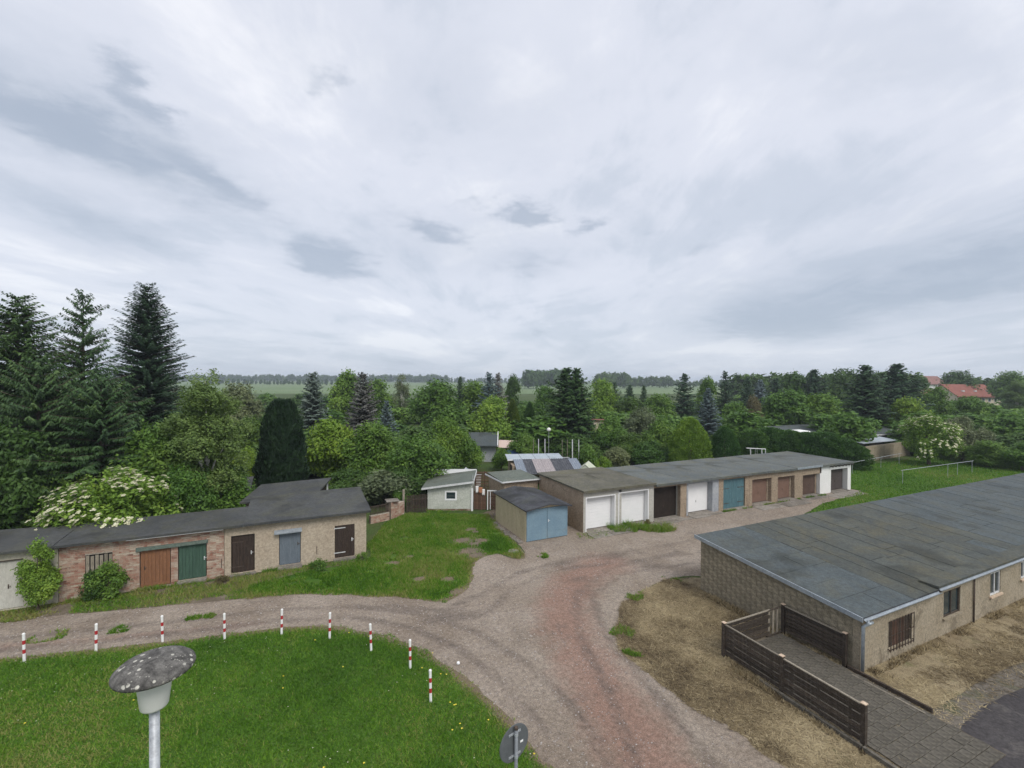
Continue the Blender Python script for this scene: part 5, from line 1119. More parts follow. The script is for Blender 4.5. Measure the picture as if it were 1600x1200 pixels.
# ---- blue metal garage
bg = thing('blue_garage', 'small garage with blue metal double doors and black tarred gable roof', 'garage', (12.78, 25.0, 0))
Wb, Db = 2.98, 4.75; he, hr = 2.0, 2.22
sw = MB()
for i in range(6):
    y0 = 0.06 + i * (Db - 0.06) / 6; sw.box(0.0 + 0.004 * (i % 2), 0.06, y0 + 0.006, y0 + (Db - 0.06) / 6 - 0.006, 0, he)
sw.box(0.03, 0.06, 0.06, Db, 0, he).box(Wb - 0.06, Wb, 0.06, Db, 0, he).box(0.06, Wb - 0.06, Db - 0.06, Db, 0, he)
sw.build('wall', MT['creammetal'], bg)
for i in range(1, 6): MB().box(-0.012, 0.008, -0.02, 0.02, 0.02, he - 0.02).build('wall_batten', MT['creammetal'], bg, loc=(0, 0.06 + i * (Db - 0.06) / 6, 0))
MB().add([(0.05, 0.02, he - 0.02), (Wb - 0.05, 0.02, he - 0.02), (Wb / 2, 0.02, hr - 0.02), (0.05, 0.06, he - 0.02), (Wb - 0.05, 0.06, he - 0.02), (Wb / 2, 0.06, hr - 0.02)], [(0, 1, 2), (3, 5, 4), (0, 3, 4, 1), (1, 4, 5, 2), (2, 5, 3, 0)]).build('gable', MT['creammetal'], bg)
for s in (0, 1):
    x0, x1 = (0.03, Wb / 2 - 0.008) if s == 0 else (Wb / 2 + 0.008, Wb - 0.03)
    d = MB().box(x0, x1, 0.0, 0.02, 0.04, he - 0.03).box(x0, x1, -0.012, 0.0, 0.04, 0.14).box(x0, x1, -0.012, 0.0, he - 0.13, he - 0.03).box(x0, x0 + 0.06, -0.012, 0.0, 0.14, he - 0.13).box(x1 - 0.06, x1, -0.012, 0.0, 0.14, he - 0.13).build('door_leaf', MT['bluemetal'], bg, bevel=0.004)
    if s == 1: handle(d, x0 + 0.05, -0.012, 1.15, 'white', 0.9); MB().box(x1 - 0.85, x1 - 0.1, -0.02, -0.002, 0.5, 0.54).build('hinge_strap', MT['bluemetal'], d)
ov = 0.16; rf = MB()
for s in (0, 1):
    xa, xb = (-ov, Wb / 2) if s == 0 else (Wb / 2, Wb + ov); za, zb_ = (he - 0.01, hr + 0.04) if s == 0 else (hr + 0.04, he - 0.01)
    rf.slab([(xa, -0.28, za), (xb, -0.28, zb_), (xb, Db + 0.15, zb_ + 0.02), (xa, Db + 0.15, za + 0.02)], 0.05)
rf.build('roof', MT['felt_tar'], bg)
for i in range(7):
    y = -0.25 + i * 0.72
    MB().slab([(-ov - 0.01, y, he + 0.004), (Wb / 2 - 0.01, y, hr + 0.052), (Wb / 2 - 0.01, y + 0.74, hr + 0.062), (-ov - 0.01, y + 0.74, he + 0.016)], 0.010).build('felt_strip', MT['felt_tar'], bg)
    MB().slab([(Wb / 2 + 0.01, y, hr + 0.052), (Wb + ov + 0.01, y, he + 0.004), (Wb + ov + 0.01, y + 0.74, he + 0.016), (Wb / 2 + 0.01, y + 0.74, hr + 0.062)], 0.010).build('felt_strip', MT['felt_tar'], bg)
rub = thing('rubble_strip', 'strip of broken concrete along the cream side of the blue garage', 'rubble', (12.45, 25.2, 0))
for i in range(9):
    q = MB().box(-0.14 - rnd.random() * .1, 0.12 + rnd.random() * .08, -0.22, 0.2, 0.0, 0.05 + rnd.random() * 0.06).build('rubble_piece', MT['concrete'], rub, bevel=0.02, loc=(rnd.uniform(-.12, .12), i * 0.5, 0.0), rz=rnd.uniform(-.5, .5))
mh = at(802, 862); MB_ = MB().lathe([(0.33, 0.0), (0.34, 0.03), (0.28, 0.06), (0.05, 0.075)], 18).build('manhole_cover', MT['concrete'], None, loc=(mh.x, mh.y, 0.008)); tag(MB_, 'round concrete manhole cover at the corner of the blue garage', 'manhole cover')

# ---- annex behind the blue garage
an = thing('garage_annex', 'small annex with green grey hipped roof left of the garage row', 'annex', (13.85, 30.9, 0))
MB().box(0.15, 3.0, 0.15, 3.1, 0, 2.35).build('wall', MT['brownplaster'], an)
MB().add([(-0.1, -0.1, 2.45), (3.06, -0.1, 2.45), (3.06, 3.3, 2.5), (0.1, 3.3, 2.5), (1.7, 1.7, 2.78), (-0.1, -0.1, 2.36), (3.06, -0.1, 2.36), (3.06, 3.3, 2.41), (0.1, 3.3, 2.41)],
         [(0, 1, 4), (1, 2, 4), (2, 3, 4), (3, 0, 4), (0, 5, 6, 1), (1, 6, 7, 2), (2, 7, 8, 3), (3, 8, 5, 0), (5, 8, 7, 6)]).build('roof', MT['felt_green'], an)
MB().box(-0.12, 3.06, -0.145, -0.105, 2.33, 2.43).build('fascia', MT['paletrim'], an); MB().box(-0.145, -0.105, -0.1, 3.2, 2.33, 2.43).build('fascia', MT['paletrim'], an)

# ---- pale plastered shed facing the camera
p0, p1 = at(668, 798), at(737, 798); dirx = (p1 - p0).normalized(); rzS = math.atan2(dirx.y, dirx.x); LS = (p1 - p0).length
ps = thing('pale_shed', 'pale grey plastered shed with one small white framed window', 'shed', tuple(p0), rzS)
wx0, wx1, wz0, wz1 = LS * 0.415, LS * 0.635, 0.88, 1.42
hl, hr_ = 1.72, 2.18
mb = wall_open(MB(), 0, LS, 0, 0.18, 0.14, 1.72, [(wx0, wx1, wz0, wz1)])
mb.add([(0, 0, 1.72), (LS, 0, 1.72), (LS, 0, hr_), (0, 0.18, 1.72), (LS, 0.18, 1.72), (LS, 0.18, hr_)], [(0, 1, 2), (3, 5, 4), (1, 4, 5, 2), (0, 2, 5, 3)])
mb.box(LS - 0.18, LS, 0.18, 3.4, 0.14, 2.1).box(0, 0.18, 0.18, 3.4, 0.14, 1.7).box(0.18, LS - 0.18, 3.22, 3.4, 0.14, 1.75)
mb.build('wall', MT['paleshed'], ps); MB().box(0.01, LS - 0.01, 0.012, 3.35, -0.05, 0.138).build('brick_plinth', MT['brick'], ps)
wf = MB().box(wx0 - 0.09, wx0 + 0.03, -0.025, 0.10, wz0 - 0.09, wz1 + 0.09).box(wx1 - 0.03, wx1 + 0.09, -0.025, 0.10, wz0 - 0.09, wz1 + 0.09).box(wx0 + 0.03, wx1 - 0.03, -0.025, 0.10, wz1 - 0.02, wz1 + 0.09).box(wx0 + 0.03, wx1 - 0.03, -0.025, 0.10, wz0 - 0.09, wz0 + 0.02).build('window', MT['white'], ps)
MB().box(wx0 + 0.03, wx1 - 0.03, 0.05, 0.06, wz0 + 0.02, wz1 - 0.02).build('pane', MT['glass'], wf); MB().box(wx0 + 0.03, wx1 - 0.03, 0.02, 0.048, (wz0 + wz1) / 2 - 0.06, (wz0 + wz1) / 2 - 0.03).build('glazing_bar', MT['signback'], wf)
rf = [(-0.42, -0.28, 1.78), (LS + 0.14, -0.28, 2.30), (LS + 0.14, 3.7, 2.36), (-0.42, 3.7, 1.84)]
MB().slab(rf, 0.06).build('roof', MT['felt_green'], ps)
MB().hexa([(rf[0][0], -0.32, 1.64), (rf[1][0], -0.32, 2.16), (rf[1][0], -0.285, 2.16), (rf[0][0], -0.285, 1.64)], [(rf[0][0], -0.32, 1.78), (rf[1][0], -0.32, 2.30), (rf[1][0], -0.285, 2.30), (rf[0][0], -0.285, 1.78)]).build('fascia', MT['paletrim'], ps)
MB().box(LS + 0.145, LS + 0.18, -0.3, 3.7, 2.18, 2.37).build('verge_board', MT['paletrim'], ps); MB().box(-0.4, LS + 0.14, 3.705, 3.74, 1.9, 2.42).build('rear_verge_board', MT['white'], ps)
MB().box(LS - 0.03, LS + 0.10, -0.10, -0.004, 0.0, 1.7).build('corner_post', MT['white'], ps)
MB().tube([(LS + 0.05, 0.1, 2.1), (LS + 0.06, 0.1, 2.7)], 0.03, 6).build('vent_pipe', MT['galv'], ps)

def picket_run(name, label, a, b, hgt, mat, n, gapf=0.28, cat='fence', rails=(0.3, 0.75), wob=0.03, x_brace=False):
    A, Bv = Vector(a), Vector(b); L = (Bv - A).length; e = thing(name, label, cat, tuple(A), math.atan2((Bv - A).y, (Bv - A).x)); w = L / n
    me = None
    for i in range(n):
        o = MB().box(0, w * (1 - gapf), -0.012, 0.012, 0.05, hgt).build('picket', MT[mat], e, loc=(i * w, rnd.uniform(-.005, .005), rnd.uniform(-wob, wob)))
    for r in rails: MB().box(0, L, 0.014, 0.05, hgt * r - 0.04, hgt * r + 0.04).build('rail', MT[mat], e)
    if x_brace: MB().hexa([(0.05, -0.03, 0.2), (0.15, -0.03, 0.2), (0.15, -0.014, 0.2), (0.05, -0.014, 0.2)], [(L - 0.15, -0.03, hgt * .8), (L - 0.05, -0.03, hgt * .8), (L - 0.05, -0.014, hgt * .8), (L - 0.15, -0.014, hgt * .8)]).build('brace', MT[mat], e)
    return e
picket_run('garden_gate', 'dark wooden picket gate left of the pale shed', tuple(at(635, 803)), tuple(at(667, 800)), 1.35, 'wood_dark', 13, 0.35, 'gate', x_brace=True)
MT['wood_red'] = worn('red_brown_wood', (0.085, 0.048, 0.034), (0.125, 0.072, 0.050), 3, (0.17, 0.12, 0.09), (0.6, 0.75), 3, speck=0.3, stretch=(5, 5, 0.7), vary=0.4)
picket_run('board_gate', 'red brown board gate right of the pale shed', tuple(at(740, 797)), tuple(at(760, 797)), 1.45, 'wood_red', 9, 0.08, 'gate')
lg = picket_run('slat_gate', 'narrow slatted gate in a white frame beside the blue garage', tuple(at(763, 797)), tuple(at(776, 797)), 1.4, 'wood_red', 6, 0.35, 'gate')
Lg = (at(776, 797) - at(763, 797)).length
MB().box(-0.09, -0.02, -0.03, 0.06, 0.02, 1.52).box(-0.02, Lg, -0.03, 0.012, 1.44, 1.52).box(0.12, 0.17, -0.04, -0.016, 0.06, 1.42).build('frame', MT['white'], lg)
# horizontal slat screen behind the gates
qa, qb = dep(743, 38.8), dep(773, 38.8); scz = thing('slat_screen', 'red brown horizontal slat screen behind the gates', 'screen', tuple(qa), math.atan2((qb - qa).y, (qb - qa).x)); Lq = (qb - qa).length
for i in range(14): MB().box(0, Lq, -0.012, 0.012, 0, 0.10).build('slat', MT['wood_red'], scz, loc=(rnd.uniform(-.03, .03), 0, 0.3 + i * 0.135))
for x in (0.03, Lq / 2, Lq - 0.03): MB().box(x - 0.04, x + 0.04, 0.014, 0.09, 0, 2.2).build('post', MT['wood_red'], scz)
# laundry over the gate
lp = at(740, 797); rg = math.atan2(dirx.y, dirx.x)
def cloth(name, mat, off, wd, hgt, label, seed, y=-0.06, z=1.5):
    g = np.random.default_rng(seed); nx, nz = 6, 6; V, f = [], []
    for j in range(nz + 1):
        for i in range(nx + 1):
            sq = 1 - 0.25 * (j / nz) * math.sin(i * 1.1 + seed)
            V.append(((i / nx - .5) * wd * sq, -0.03 - 0.03 * math.sin(i * 1.9 + seed) * (0.4 + j / nz), -j / nz * hgt * (0.9 + 0.12 * math.sin(i * 2.3 + seed))))
    n = len(V); V += [(x, y_ + 0.012, z_) for x, y_, z_ in V]
    for j in range(nz):
        for i in range(nx):
            a = j * (nx + 1) + i; f += [(a, a + 1, a + nx + 2, a + nx + 1), (n + a, n + a + nx + 1, n + a + nx + 2, n + a + 1)]
    bd = [i for i in range(nx)] + [j * (nx + 1) + nx for j in range(nz)] + [nz * (nx + 1) + i for i in range(nx, 0, -1)] + [j * (nx + 1) for j in range(nz, 0, -1)]
    for k in range(len(bd)): a, b = bd[k], bd[(k + 1) % len(bd)]; f.append((a, n + a, n + b, b))
    p = lp + Vector((math.cos(rg) * off - math.sin(rg) * y, math.sin(rg) * off + math.cos(rg) * y, z))
    return tag(MB().add(V, f).build(name, MT[mat], None, smooth=True, loc=tuple(p), rz=rg), label, 'cloth')
cloth('hanging_cloth', 'laundry_white', 0.26, 0.22, 0.55, 'white cloth hanging on the board gate next to the pale shed', 1, z=1.85)
cloth('hanging_cloth', 'laundry_orange', 0.52, 0.30, 0.48, 'rust orange and pale cloth in the middle of the board gate', 2, z=1.75)
cloth('hanging_cloth', 'laundry_white', 0.74, 0.22, 0.50, 'white cloth at the right end of the board gate', 3, z=1.62)
MB_ = MB().tube([(lp.x, lp.y, 0.0), (lp.x, lp.y, 1.9)], 0.02, 6).tube([(lp.x + dirx.x * 0.95, lp.y + dirx.y * 0.95, 0), (lp.x + dirx.x * 0.95, lp.y + dirx.y * 0.95, 1.9)], 0.02, 6).tube([(lp.x, lp.y - 0.06, 1.87), (lp.x + dirx.x * 0.95, lp.y + dirx.y * 0.95 - 0.06, 1.78)], 0.008, 5).build('clothes_line', MT['iron'])
tag(MB_, 'short clothes line strung above the board gate', 'clothes line')
wt = at(745, 742, 1.0)
tag(MB().lathe([(0.36, 0), (0.40, 0.9), (0.44, 0.98), (0.44, 1.02), (0.38, 1.02), (0.36, 0.8)], 20).build('water_tub', MT['white'], None, loc=(wt.x, wt.y, 0)), 'round white water tub behind the pale shed', 'tub')
# little greenhouse roof behind the pale shed
gp = dep(727, 41.5); gh = thing('cold_frame', 'small gabled greenhouse with pale panels behind the pale shed', 'greenhouse', tuple(gp), -0.44)
MB().box(-0.9, 0.9, -1.0, 1.0, 0, 1.2).build('wall', MT['wood_dark'], gh)
for s in (-1, 1):
    for k in range(2): MB().slab([(s * 0.0, -1.05 + k * 1.06, 1.75), (s * 0.98, -1.05 + k * 1.06, 1.3), (s * 0.98, -0.03 + k * 1.06, 1.3), (s * 0.0, -0.03 + k * 1.06, 1.75)][::s], 0.03).build('roof_panel', MT['roofpanel'], gh)
MB().tube([(0, -1.1, 1.77), (0, 1.1, 1.77)], 0.03, 6).build('ridge', MT['white'], gh)
# low brick wall with pillars and railing
bw = thing('brick_garden_wall', 'low brick garden wall with pillar beside the tan shed', 'wall', (0, 0, 0))
pa, pb, pc = at(578, 818), at(607, 812), at(634, 802)
def brick_run(a, b, hgt, th, seed):
    d = (b - a); L = d.length; e = d.normalized(); nrm_ = Vector((e.y, -e.x, 0)); mb = MB(); tt = []; r_ = random.Random(seed)
    mb_core = MB().hexa([tuple(a + nrm_ * (th / 2 - .01)), tuple(b + nrm_ * (th / 2 - .01)), tuple(b - nrm_ * (th / 2 - .01)), tuple(a - nrm_ * (th / 2 - .01))], [tuple(p + Vector((0, 0, hgt - 0.01))) for p in (a + nrm_ * (th / 2 - .01), b + nrm_ * (th / 2 - .01), b - nrm_ * (th / 2 - .01), a - nrm_ * (th / 2 - .01))])
    for r in range(int(hgt / 0.083)):
        x = -0.13 if r % 2 else 0
        while x < L:
            p, q = max(0, x), min(L, x + 0.248)
            if q - p > 0.04:
                c0, c1 = a + e * p, a + e * q; t2 = th / 2 + r_.uniform(-.006, .008); z0 = r * 0.083
                mb.hexa([tuple(c0 + nrm_ * t2 + Vector((0, 0, z0))), tuple(c1 + nrm_ * t2 + Vector((0, 0, z0))), tuple(c1 - nrm_ * t2 + Vector((0, 0, z0))), tuple(c0 - nrm_ * t2 + Vector((0, 0, z0)))],
                        [tuple(c0 + nrm_ * t2 + Vector((0, 0, z0 + .07))), tuple(c1 + nrm_ * t2 + Vector((0, 0, z0 + .07))), tuple(c1 - nrm_ * t2 + Vector((0, 0, z0 + .07))), tuple(c0 - nrm_ * t2 + Vector((0, 0, z0 + .07)))]); tt += [min(1, max(0, r_.gauss(.5, .2)))] * 6
            x += 0.262
    return mb_core, mb, tt
for a, b, hgt, th, s in ((pa, pb, 0.55, 0.3, 1), (pb, pb + (pc - pb) * 0.42, 1.25, 0.5, 2), (pb + (pc - pb) * 0.44, pb + (pc - pb) * 0.8, 1.0, 0.34, 3)):
    core, mb, tt = brick_run(a, b, hgt, th, s); core.build('wall_core', MT['mortar'], bw); o = mb.build('brickwork', MT['brick'], bw); o['kind'] = 'stuff'
    at_ = o.data.attributes.new('tint', 'FLOAT', 'FACE'); at_.data.foreach_set('value', np.array(tt, np.float32))
pm = pb + (pc - pb) * 0.2; MB().box(pm.x - 0.45, pm.x + 0.45, pm.y - 0.4, pm.y + 0.4, 1.26, 1.33).build('pillar_cap', MT['concrete'], bw, bevel=0.01)
d_ = pb - pa
for i in range(14):
    p = pa + d_ * (i + 0.5) / 14; MB().box(-0.02, 0.02, -0.02, 0.02, 0, 0.6).build('railing_bar', MT['wood_dark'], bw, loc=(p.x, p.y, 0.56))
MB().tube([tuple(pa + Vector((0, 0, 1.12))), tuple(pb + Vector((0, 0, 1.12)))], 0.03, 6).build('top_rail', MT['wood_dark'], bw); MB().tube([tuple(pa + Vector((0, 0, 0.66))), tuple(pb + Vector((0, 0, 0.66)))], 0.03, 6).build('bottom_rail', MT['wood_dark'], bw)
tag(MB().tube([tuple(pc + Vector((-0.15, 0.1, 0))), tuple(pc + Vector((-0.15, 0.1, 1.75)))], 0.09, 8).build('gate_post', MT['wood_grey']), 'weathered gate post between the brick wall and picket gate', 'post')

# ---- corrugated shed behind the garages
cs0 = dep(800, 44); cs = thing('corrugated_shed', 'garden shed with patchwork corrugated roof behind the garages', 'shed', tuple(dep(797, 43.5)), rzS + 0.12)
Wc = 6.6
MB().box(0.3, Wc - 0.6, 0.2, 3.4, 0, 1.75).build('wall', MT['brownplaster'], cs)
MB().box(0.22, 0.295, 0.4, 1.5, 0, 1.7).build('door', MT['wood_dark'], cs)
n = 7; mats = ['corr_blue', 'corr_dark', 'corr_pink', 'corr_pink', 'corr_dark', 'corr_dark', 'corr_blue']
for i in range(n):
    w = (Wc - 0.2) / n; k = 16; V, f = [], []
    for j in range(k + 1):
        x = j / k * (w - 0.01); z = 0.022 * math.cos(j / k * 6.283 * 4)
        V += [(x, -1.7, 1.28 + z), (x, 1.5, 2.12 + z), (x, -1.7, 1.26 + z), (x, 1.5, 2.10 + z)]
    for j in range(k):
        a = j * 4; f += [(a, a + 4, a + 5, a + 1), (a + 2, a + 3, a + 7, a + 6), (a, a + 2, a + 6, a + 4), (a + 1, a + 5, a + 7, a + 3)]
    f += [(0, 1, 3, 2), (k * 4, k * 4 + 2, k * 4 + 3, k * 4 + 1)]
    MB().add(V, f).build('corrugated_sheet', MT[mats[i]], cs, loc=(0.55 + i * w, 0, 0.004 * (i % 2)))
for i in range(4):
    w = (Wc - 0.9) / 4; MB().slab([(i * w + 0.02, 1.56, 2.08), ((i + 1) * w - 0.02, 1.56, 2.08), ((i + 1) * w - 0.02, 3.7, 2.28), (i * w + 0.02, 3.7, 2.28)], 0.05).build('roof_panel', MT['roofpanel'], cs)
MB().box(0.0, Wc - 0.85, 1.52, 1.555, 1.98, 2.09).build('fascia', MT['white'], cs)
MB().box(0.32, 0.5, -1.6, 0.18, 0.0, 1.2).build('side_board', MT['wood_grey'], cs)
for x in (0.7, 3.5, Wc - 0.4): MB().box(x - 0.05, x + 0.05, -1.55, -1.45, 0, 1.24).build('post', MT['wood_grey'], cs)
# polythene tunnel
tp_ = dep(918, 44.5); pt = thing('polythene_frame', 'pale polythene covered cold frame behind the garage roof', 'greenhouse', tuple(tp_), -0.75)
MB().box(-0.95, 0.95, -1.0, 1.0, 0, 1.1).build('body', MT['poly'], pt)
MB().slab([(-1.0, -1.05, 1.15), (0.0, -1.05, 1.95), (0.0, 1.05, 1.95), (-1.0, 1.05, 1.15)], 0.03).build('roof_sheet', MT['poly'], pt); MB().slab([(0.0, -1.05, 1.95), (1.0, -1.05, 1.15), (1.0, 1.05, 1.15), (0.0, 1.05, 1.95)], 0.03).build('roof_sheet', MT['poly'], pt)
MB().add([(-.95, -1.0, 1.1), (.95, -1.0, 1.1), (0, -1.0, 1.9), (-.95, 1.0, 1.1), (.95, 1.0, 1.1), (0, 1.0, 1.9)], [(0, 1, 2), (3, 5, 4), (0, 3, 4, 1)]).build('gable_sheet', MT['poly'], pt)
MB().box(-0.55, -0.15, -0.2, 0.3, 1.52, 1.60).build('vent_flap', MT['wood_grey'], pt)
# garden hut with awning
hp = dep(733, 55); hut = thing('garden_hut', 'garden hut with dark slate grey roof and pink awning', 'hut', tuple(hp), rzS)
MB().box(0.2, 3.2, 0.3, 3.5, 0, 2.1).build('wall', MT['bluegrey'], hut); MB().slab([(-0.3, -0.4, 2.05), (3.4, -0.4, 2.05), (3.4, 3.8, 3.15), (-0.3, 3.8, 3.15)], 0.1).build('roof', MT['felt_blue'], hut)
MB().hexa([(3.41, -0.45, 1.95), (3.5, -0.45, 1.95), (3.5, 3.85, 3.05), (3.41, 3.85, 3.05)], [(3.41, -0.45, 2.16), (3.5, -0.45, 2.16), (3.5, 3.85, 3.28), (3.41, 3.85, 3.28)]).build('verge_board', MT['white'], hut)
MB().slab([(3.55, -0.6, 1.85), (6.4, -0.6, 1.8), (6.4, 2.2, 2.3), (3.55, 2.2, 2.4)], 0.03).build('awning', MT['awning'], hut)
for x in (4.0, 6.3): MB().tube([(x, -0.5, 0), (x, -0.5, 1.78)], 0.04, 6).build('awning_post', MT['wood_dark'], hut)
MB().box(3.6, 6.3, 2.1, 2.2, 0, 2.2).build('rear_screen', MT['wood_dark'], hut)
tq = dep(803, 54); tag(MB().box(-0.7, 0.7, -0.2, 0.2, 0.9, 1.65).tube([(-0.65, 0, 0), (-0.65, 0, 0.9)], .03, 6).tube([(0.65, 0, 0), (0.65, 0, 0.9)], .03, 6).build('blue_tarpaulin_rack', MT['tarp'], None, bevel=0.06, loc=(tq.x, tq.y, 0), rz=rzS), 'blue tarpaulin covered rack under the end of the awning', 'tarpaulin')
# pale bean poles
pl = ['thin wooden pole, leftmost of the garden poles', 'white pole, second from the left of the garden poles', 'white pole, third from the left of the garden poles', 'thin pole left of the metal ladder frame', 'thin wooden pole just left of the thick white pole', 'thick white pole right of the metal ladder frame', 'short white pole, rightmost of the garden poles']
for (px, t, b, r), l in zip([(834, 686, 712, .03), (842, 686, 716, .045), (852, 686, 716, .045), (879, 687, 708, .03), (887, 687, 712, .03), (895, 687, 720, .06), (905, 687, 706, .04)], pl):
    p = dep(px, 49); zt = ztop(px, t, 49); o = MB().tube([(0, 0, 0), (0.02, 0, zt * .5), (0, 0, zt)], r, 6).build('garden_pole', MT['paletrim' if r > .035 else 'wood_grey'], None, loc=tuple(p)); tag(o, l, 'pole', 'garden poles')
lf = dep(888, 47); fr = MB()
for s in (-0.5, 0.0): fr.tube([(s - 0.5, 0, 2.0), (s - 0.6, 0, 0)], 0.035, 6).tube([(s + 0.15, 0.0, 2.0), (s + 0.75, 0, 0)], 0.035, 6)
fr.tube([(-1.0, 0, 2.0), (0.15, 0, 2.0)], 0.035, 6)
for k in range(4): fr.tube([(0.25 + .15 * k, 0, 1.7 - .4 * k), (-0.2 + .12 * k, 0, 1.7 - .4 * k)], 0.025, 6)
tag(fr.build('ladder_frame', MT['galv'], None, loc=tuple(lf), rz=rzS), 'grey metal ladder frame standing among the garden poles', 'frame')
pb_ = dep(858, 53, 3.9); 
pb_ = dep(858, 56, 0)
lb = thing('garden_lantern', 'white ball lantern on a thin mast among the garden trees', 'lantern', (pb_.x, pb_.y, 0)); MB().tube([(0, 0, 0), (0, 0, 3.6)], 0.03, 6).build('mast', MT['galv'], lb); MB().lathe([(0.05, 3.6), (0.2, 3.68), (0.27, 3.85), (0.2, 4.02), (0.05, 4.1)], 14).build('globe', MT['opal'], lb, smooth=True)
# swing frame
sf = dep(1180, 51.5); sw_ = thing('swing_frame', 'white tubular swing frame standing before the hedge', 'swing frame', tuple(sf), rzS + 0.25)
A = MB().tube([(-1.1, 0, 2.45), (1.55, 0, 2.25)], 0.05, 8); A.build('top_bar', MT['paletrim'], sw_)
for nm, a, b in (('leg', (-0.5, -.1, 0), (-0.55, 0, 2.40)), ('leg', (1.05, -.1, 0), (1.0, 0, 2.28)), ('leg', (1.75, 0.1, 0), (1.5, 0, 2.26))): MB().tube([a, b], 0.055, 8).build(nm, MT['paletrim'], sw_)
MB().box(0.1, 0.38, -0.05, 0.0, 1.4, 1.62).build('swing_seat', MT['white'], sw_)
for x in (0.12, 0.36): MB().tube([(x, -0.03, 1.6), (x, 0, 2.34)], 0.012, 5).build('rope', MT['paletrim'], sw_)
bt = dep(1158, 52); tag(MB().lathe([(0.75, 0), (0.8, 0.35), (0.72, 0.45), (0.6, 0.4)], 18).build('paddling_pool', MT['tarp'], None, loc=tuple(bt)), 'blue paddling pool left of the swing frame', 'pool')
wr = dep(945, 70); rn = thing('wall_ruin', 'small cream walled outbuilding with brown roof edge among the trees', 'outbuilding', tuple(wr), rzS)
MB().box(-1.6, 1.6, 0, 2.5, 0, 3.6).build('wall', MT['housewall'], rn); MB().box(-1.75, 1.75, -0.15, 2.6, 3.61, 3.75).build('roof', MT['redtile'], rn)
for x in (-0.9, 0.3): MB().box(x, x + 0.6, -0.02, -0.003, 2.6, 3.3).build('window', MT['glass'], rn)

# ---- right background: low workshop, concrete wall, rails
wk = at(1352, 722); wk2 = at(1422, 711); cw = thing('concrete_wall', 'beige concrete panel wall behind the clothes poles', 'wall', tuple(wk), math.atan2((wk2 - wk).y, (wk2 - wk).x)); Lw = (wk2 - wk).length
for i in range(5): MB().box(0.01, Lw / 5 - 0.02, 0, 0.12, 0, 1.9).build('panel', MT['oldplaster'], cw, loc=(i * Lw / 5, 0.006 * (i % 2), 0))
ws = thing('workshop', 'long low workshop with grey felt roof and pale roof edge', 'workshop', tuple(wk + Vector((-1.0, 3.5, 0))), 0.0)
MB().box(-3.0, 26, 0.8, 5.0, 0, 2.3).build('wall', MT['felt_olive'], ws)
MB().slab([(-5.2, 0.0, 2.55), (27, 0.0, 2.55), (27, 10, 3.1), (1.0, 10, 3.1)], 0.14).build('roof', MT['felt_blue'], ws)
MB().hexa([(-5.26, 0, 2.42), (-5.21, 0, 2.42), (0.99, 10, 2.97), (0.94, 10, 2.97)], [(-5.26, 0, 2.57), (-5.21, 0, 2.57), (0.99, 10, 3.12), (0.94, 10, 3.12)]).build('verge_board', MT['paletrim'], ws); MB().box(-5.2, 27, -0.05, -0.004, 2.4, 2.57).build('fascia', MT['paletrim'], ws)
MB().slab([(3, -2.2, 2.05), (11, -2.2, 2.05), (11, -0.1, 2.3), (3, -0.1, 2.3)], 0.08).build('canopy', MT['roofpanel'], ws)
wf = MB().box(4, 4.1, 0.74, 0.79, 1.2, 2.0).box(5.9, 6, 0.74, 0.79, 1.2, 2.0).box(4.1, 5.9, 0.74, 0.79, 1.9, 2.0).box(4.1, 5.9, 0.74, 0.79, 1.2, 1.3).build('window', MT['white'], ws); MB().box(4.1, 5.9, 0.77, 0.785, 1.3, 1.9).build('pane', MT['glass'], wf)
w2 = dep(1553, 66); wsb = thing('white_workshop', 'white walled flat roofed building at the right edge', 'building', tuple(w2), 0.05)
MB().box(0, 18, 0, 7, 0, 2.5).build('wall', MT['whitewash'], wsb); MB().slab([(-1.5, -0.8, 2.7), (19, -0.8, 2.7), (19, 7.6, 3.0), (-1.5, 7.6, 3.0)], 0.15).build('roof', MT['roofpanel'], wsb)
for x in (0.8, 3.2): MB().box(x, x + 1.2, -0.03, -0.003, 0.9, 2.2).build('window', MT['glass'], wsb)
def pole_rail(name, label, a, b, hgt, posts, mat='galv', r=0.02):
    A, Bv = Vector(a), Vector(b); e = thing(name, label, 'clothes pole', tuple(A), math.atan2((Bv - A).y, (Bv - A).x)); L = (Bv - A).length
    MB().tube([(0, 0, hgt), (L, 0, hgt)], r * 1.25, 8).build('rail', MT[mat], e)
    for q in posts: MB().tube([(L * q, 0, 0), (L * q, 0, hgt - 0.02)], r, 8).build('post', MT[mat], e)
    return e
pole_rail('clothes_rail', 'pale clothes rail running behind the white end garage', at(1330, 723, 1.25), at(1410, 708, 1.25), 1.25, (0.02, 0.55, 0.93))
ra, rb = at(1408, 735, 1.35), at(1521, 720, 1.35); ra.z = rb.z = 0; pole_rail('clothes_rail', 'long pale green clothes rail across the right lawn', ra, rb, 1.35, (0.02, 0.62, 0.76, 0.98))
for o in [o for o in col.objects if o.name.startswith('clothes_rail')]: o.location.z = 0
ra, rb = at(1575, 747, 1.35), at(1640, 738, 1.35); ra.z = rb.z = 0; pole_rail('clothes_rail', 'short clothes rail end at the right edge above the felt roof', ra, rb, 1.35, (0.05, 0.95))
MT['mesh'] = worn('green_wire_fence', (0.035, 0.085, 0.065), (0.05, 0.11, 0.085), 5, speck=0.2)
fa_, fb_ = dep(1520, 55), dep(1640, 52); wfn = thing('wire_fence', 'low green wire fence at the right edge of the lawn', 'fence', tuple(fa_), math.atan2((fb_ - fa_).y, (fb_ - fa_).x)); Lf = (fb_ - fa_).length
mb = MB()
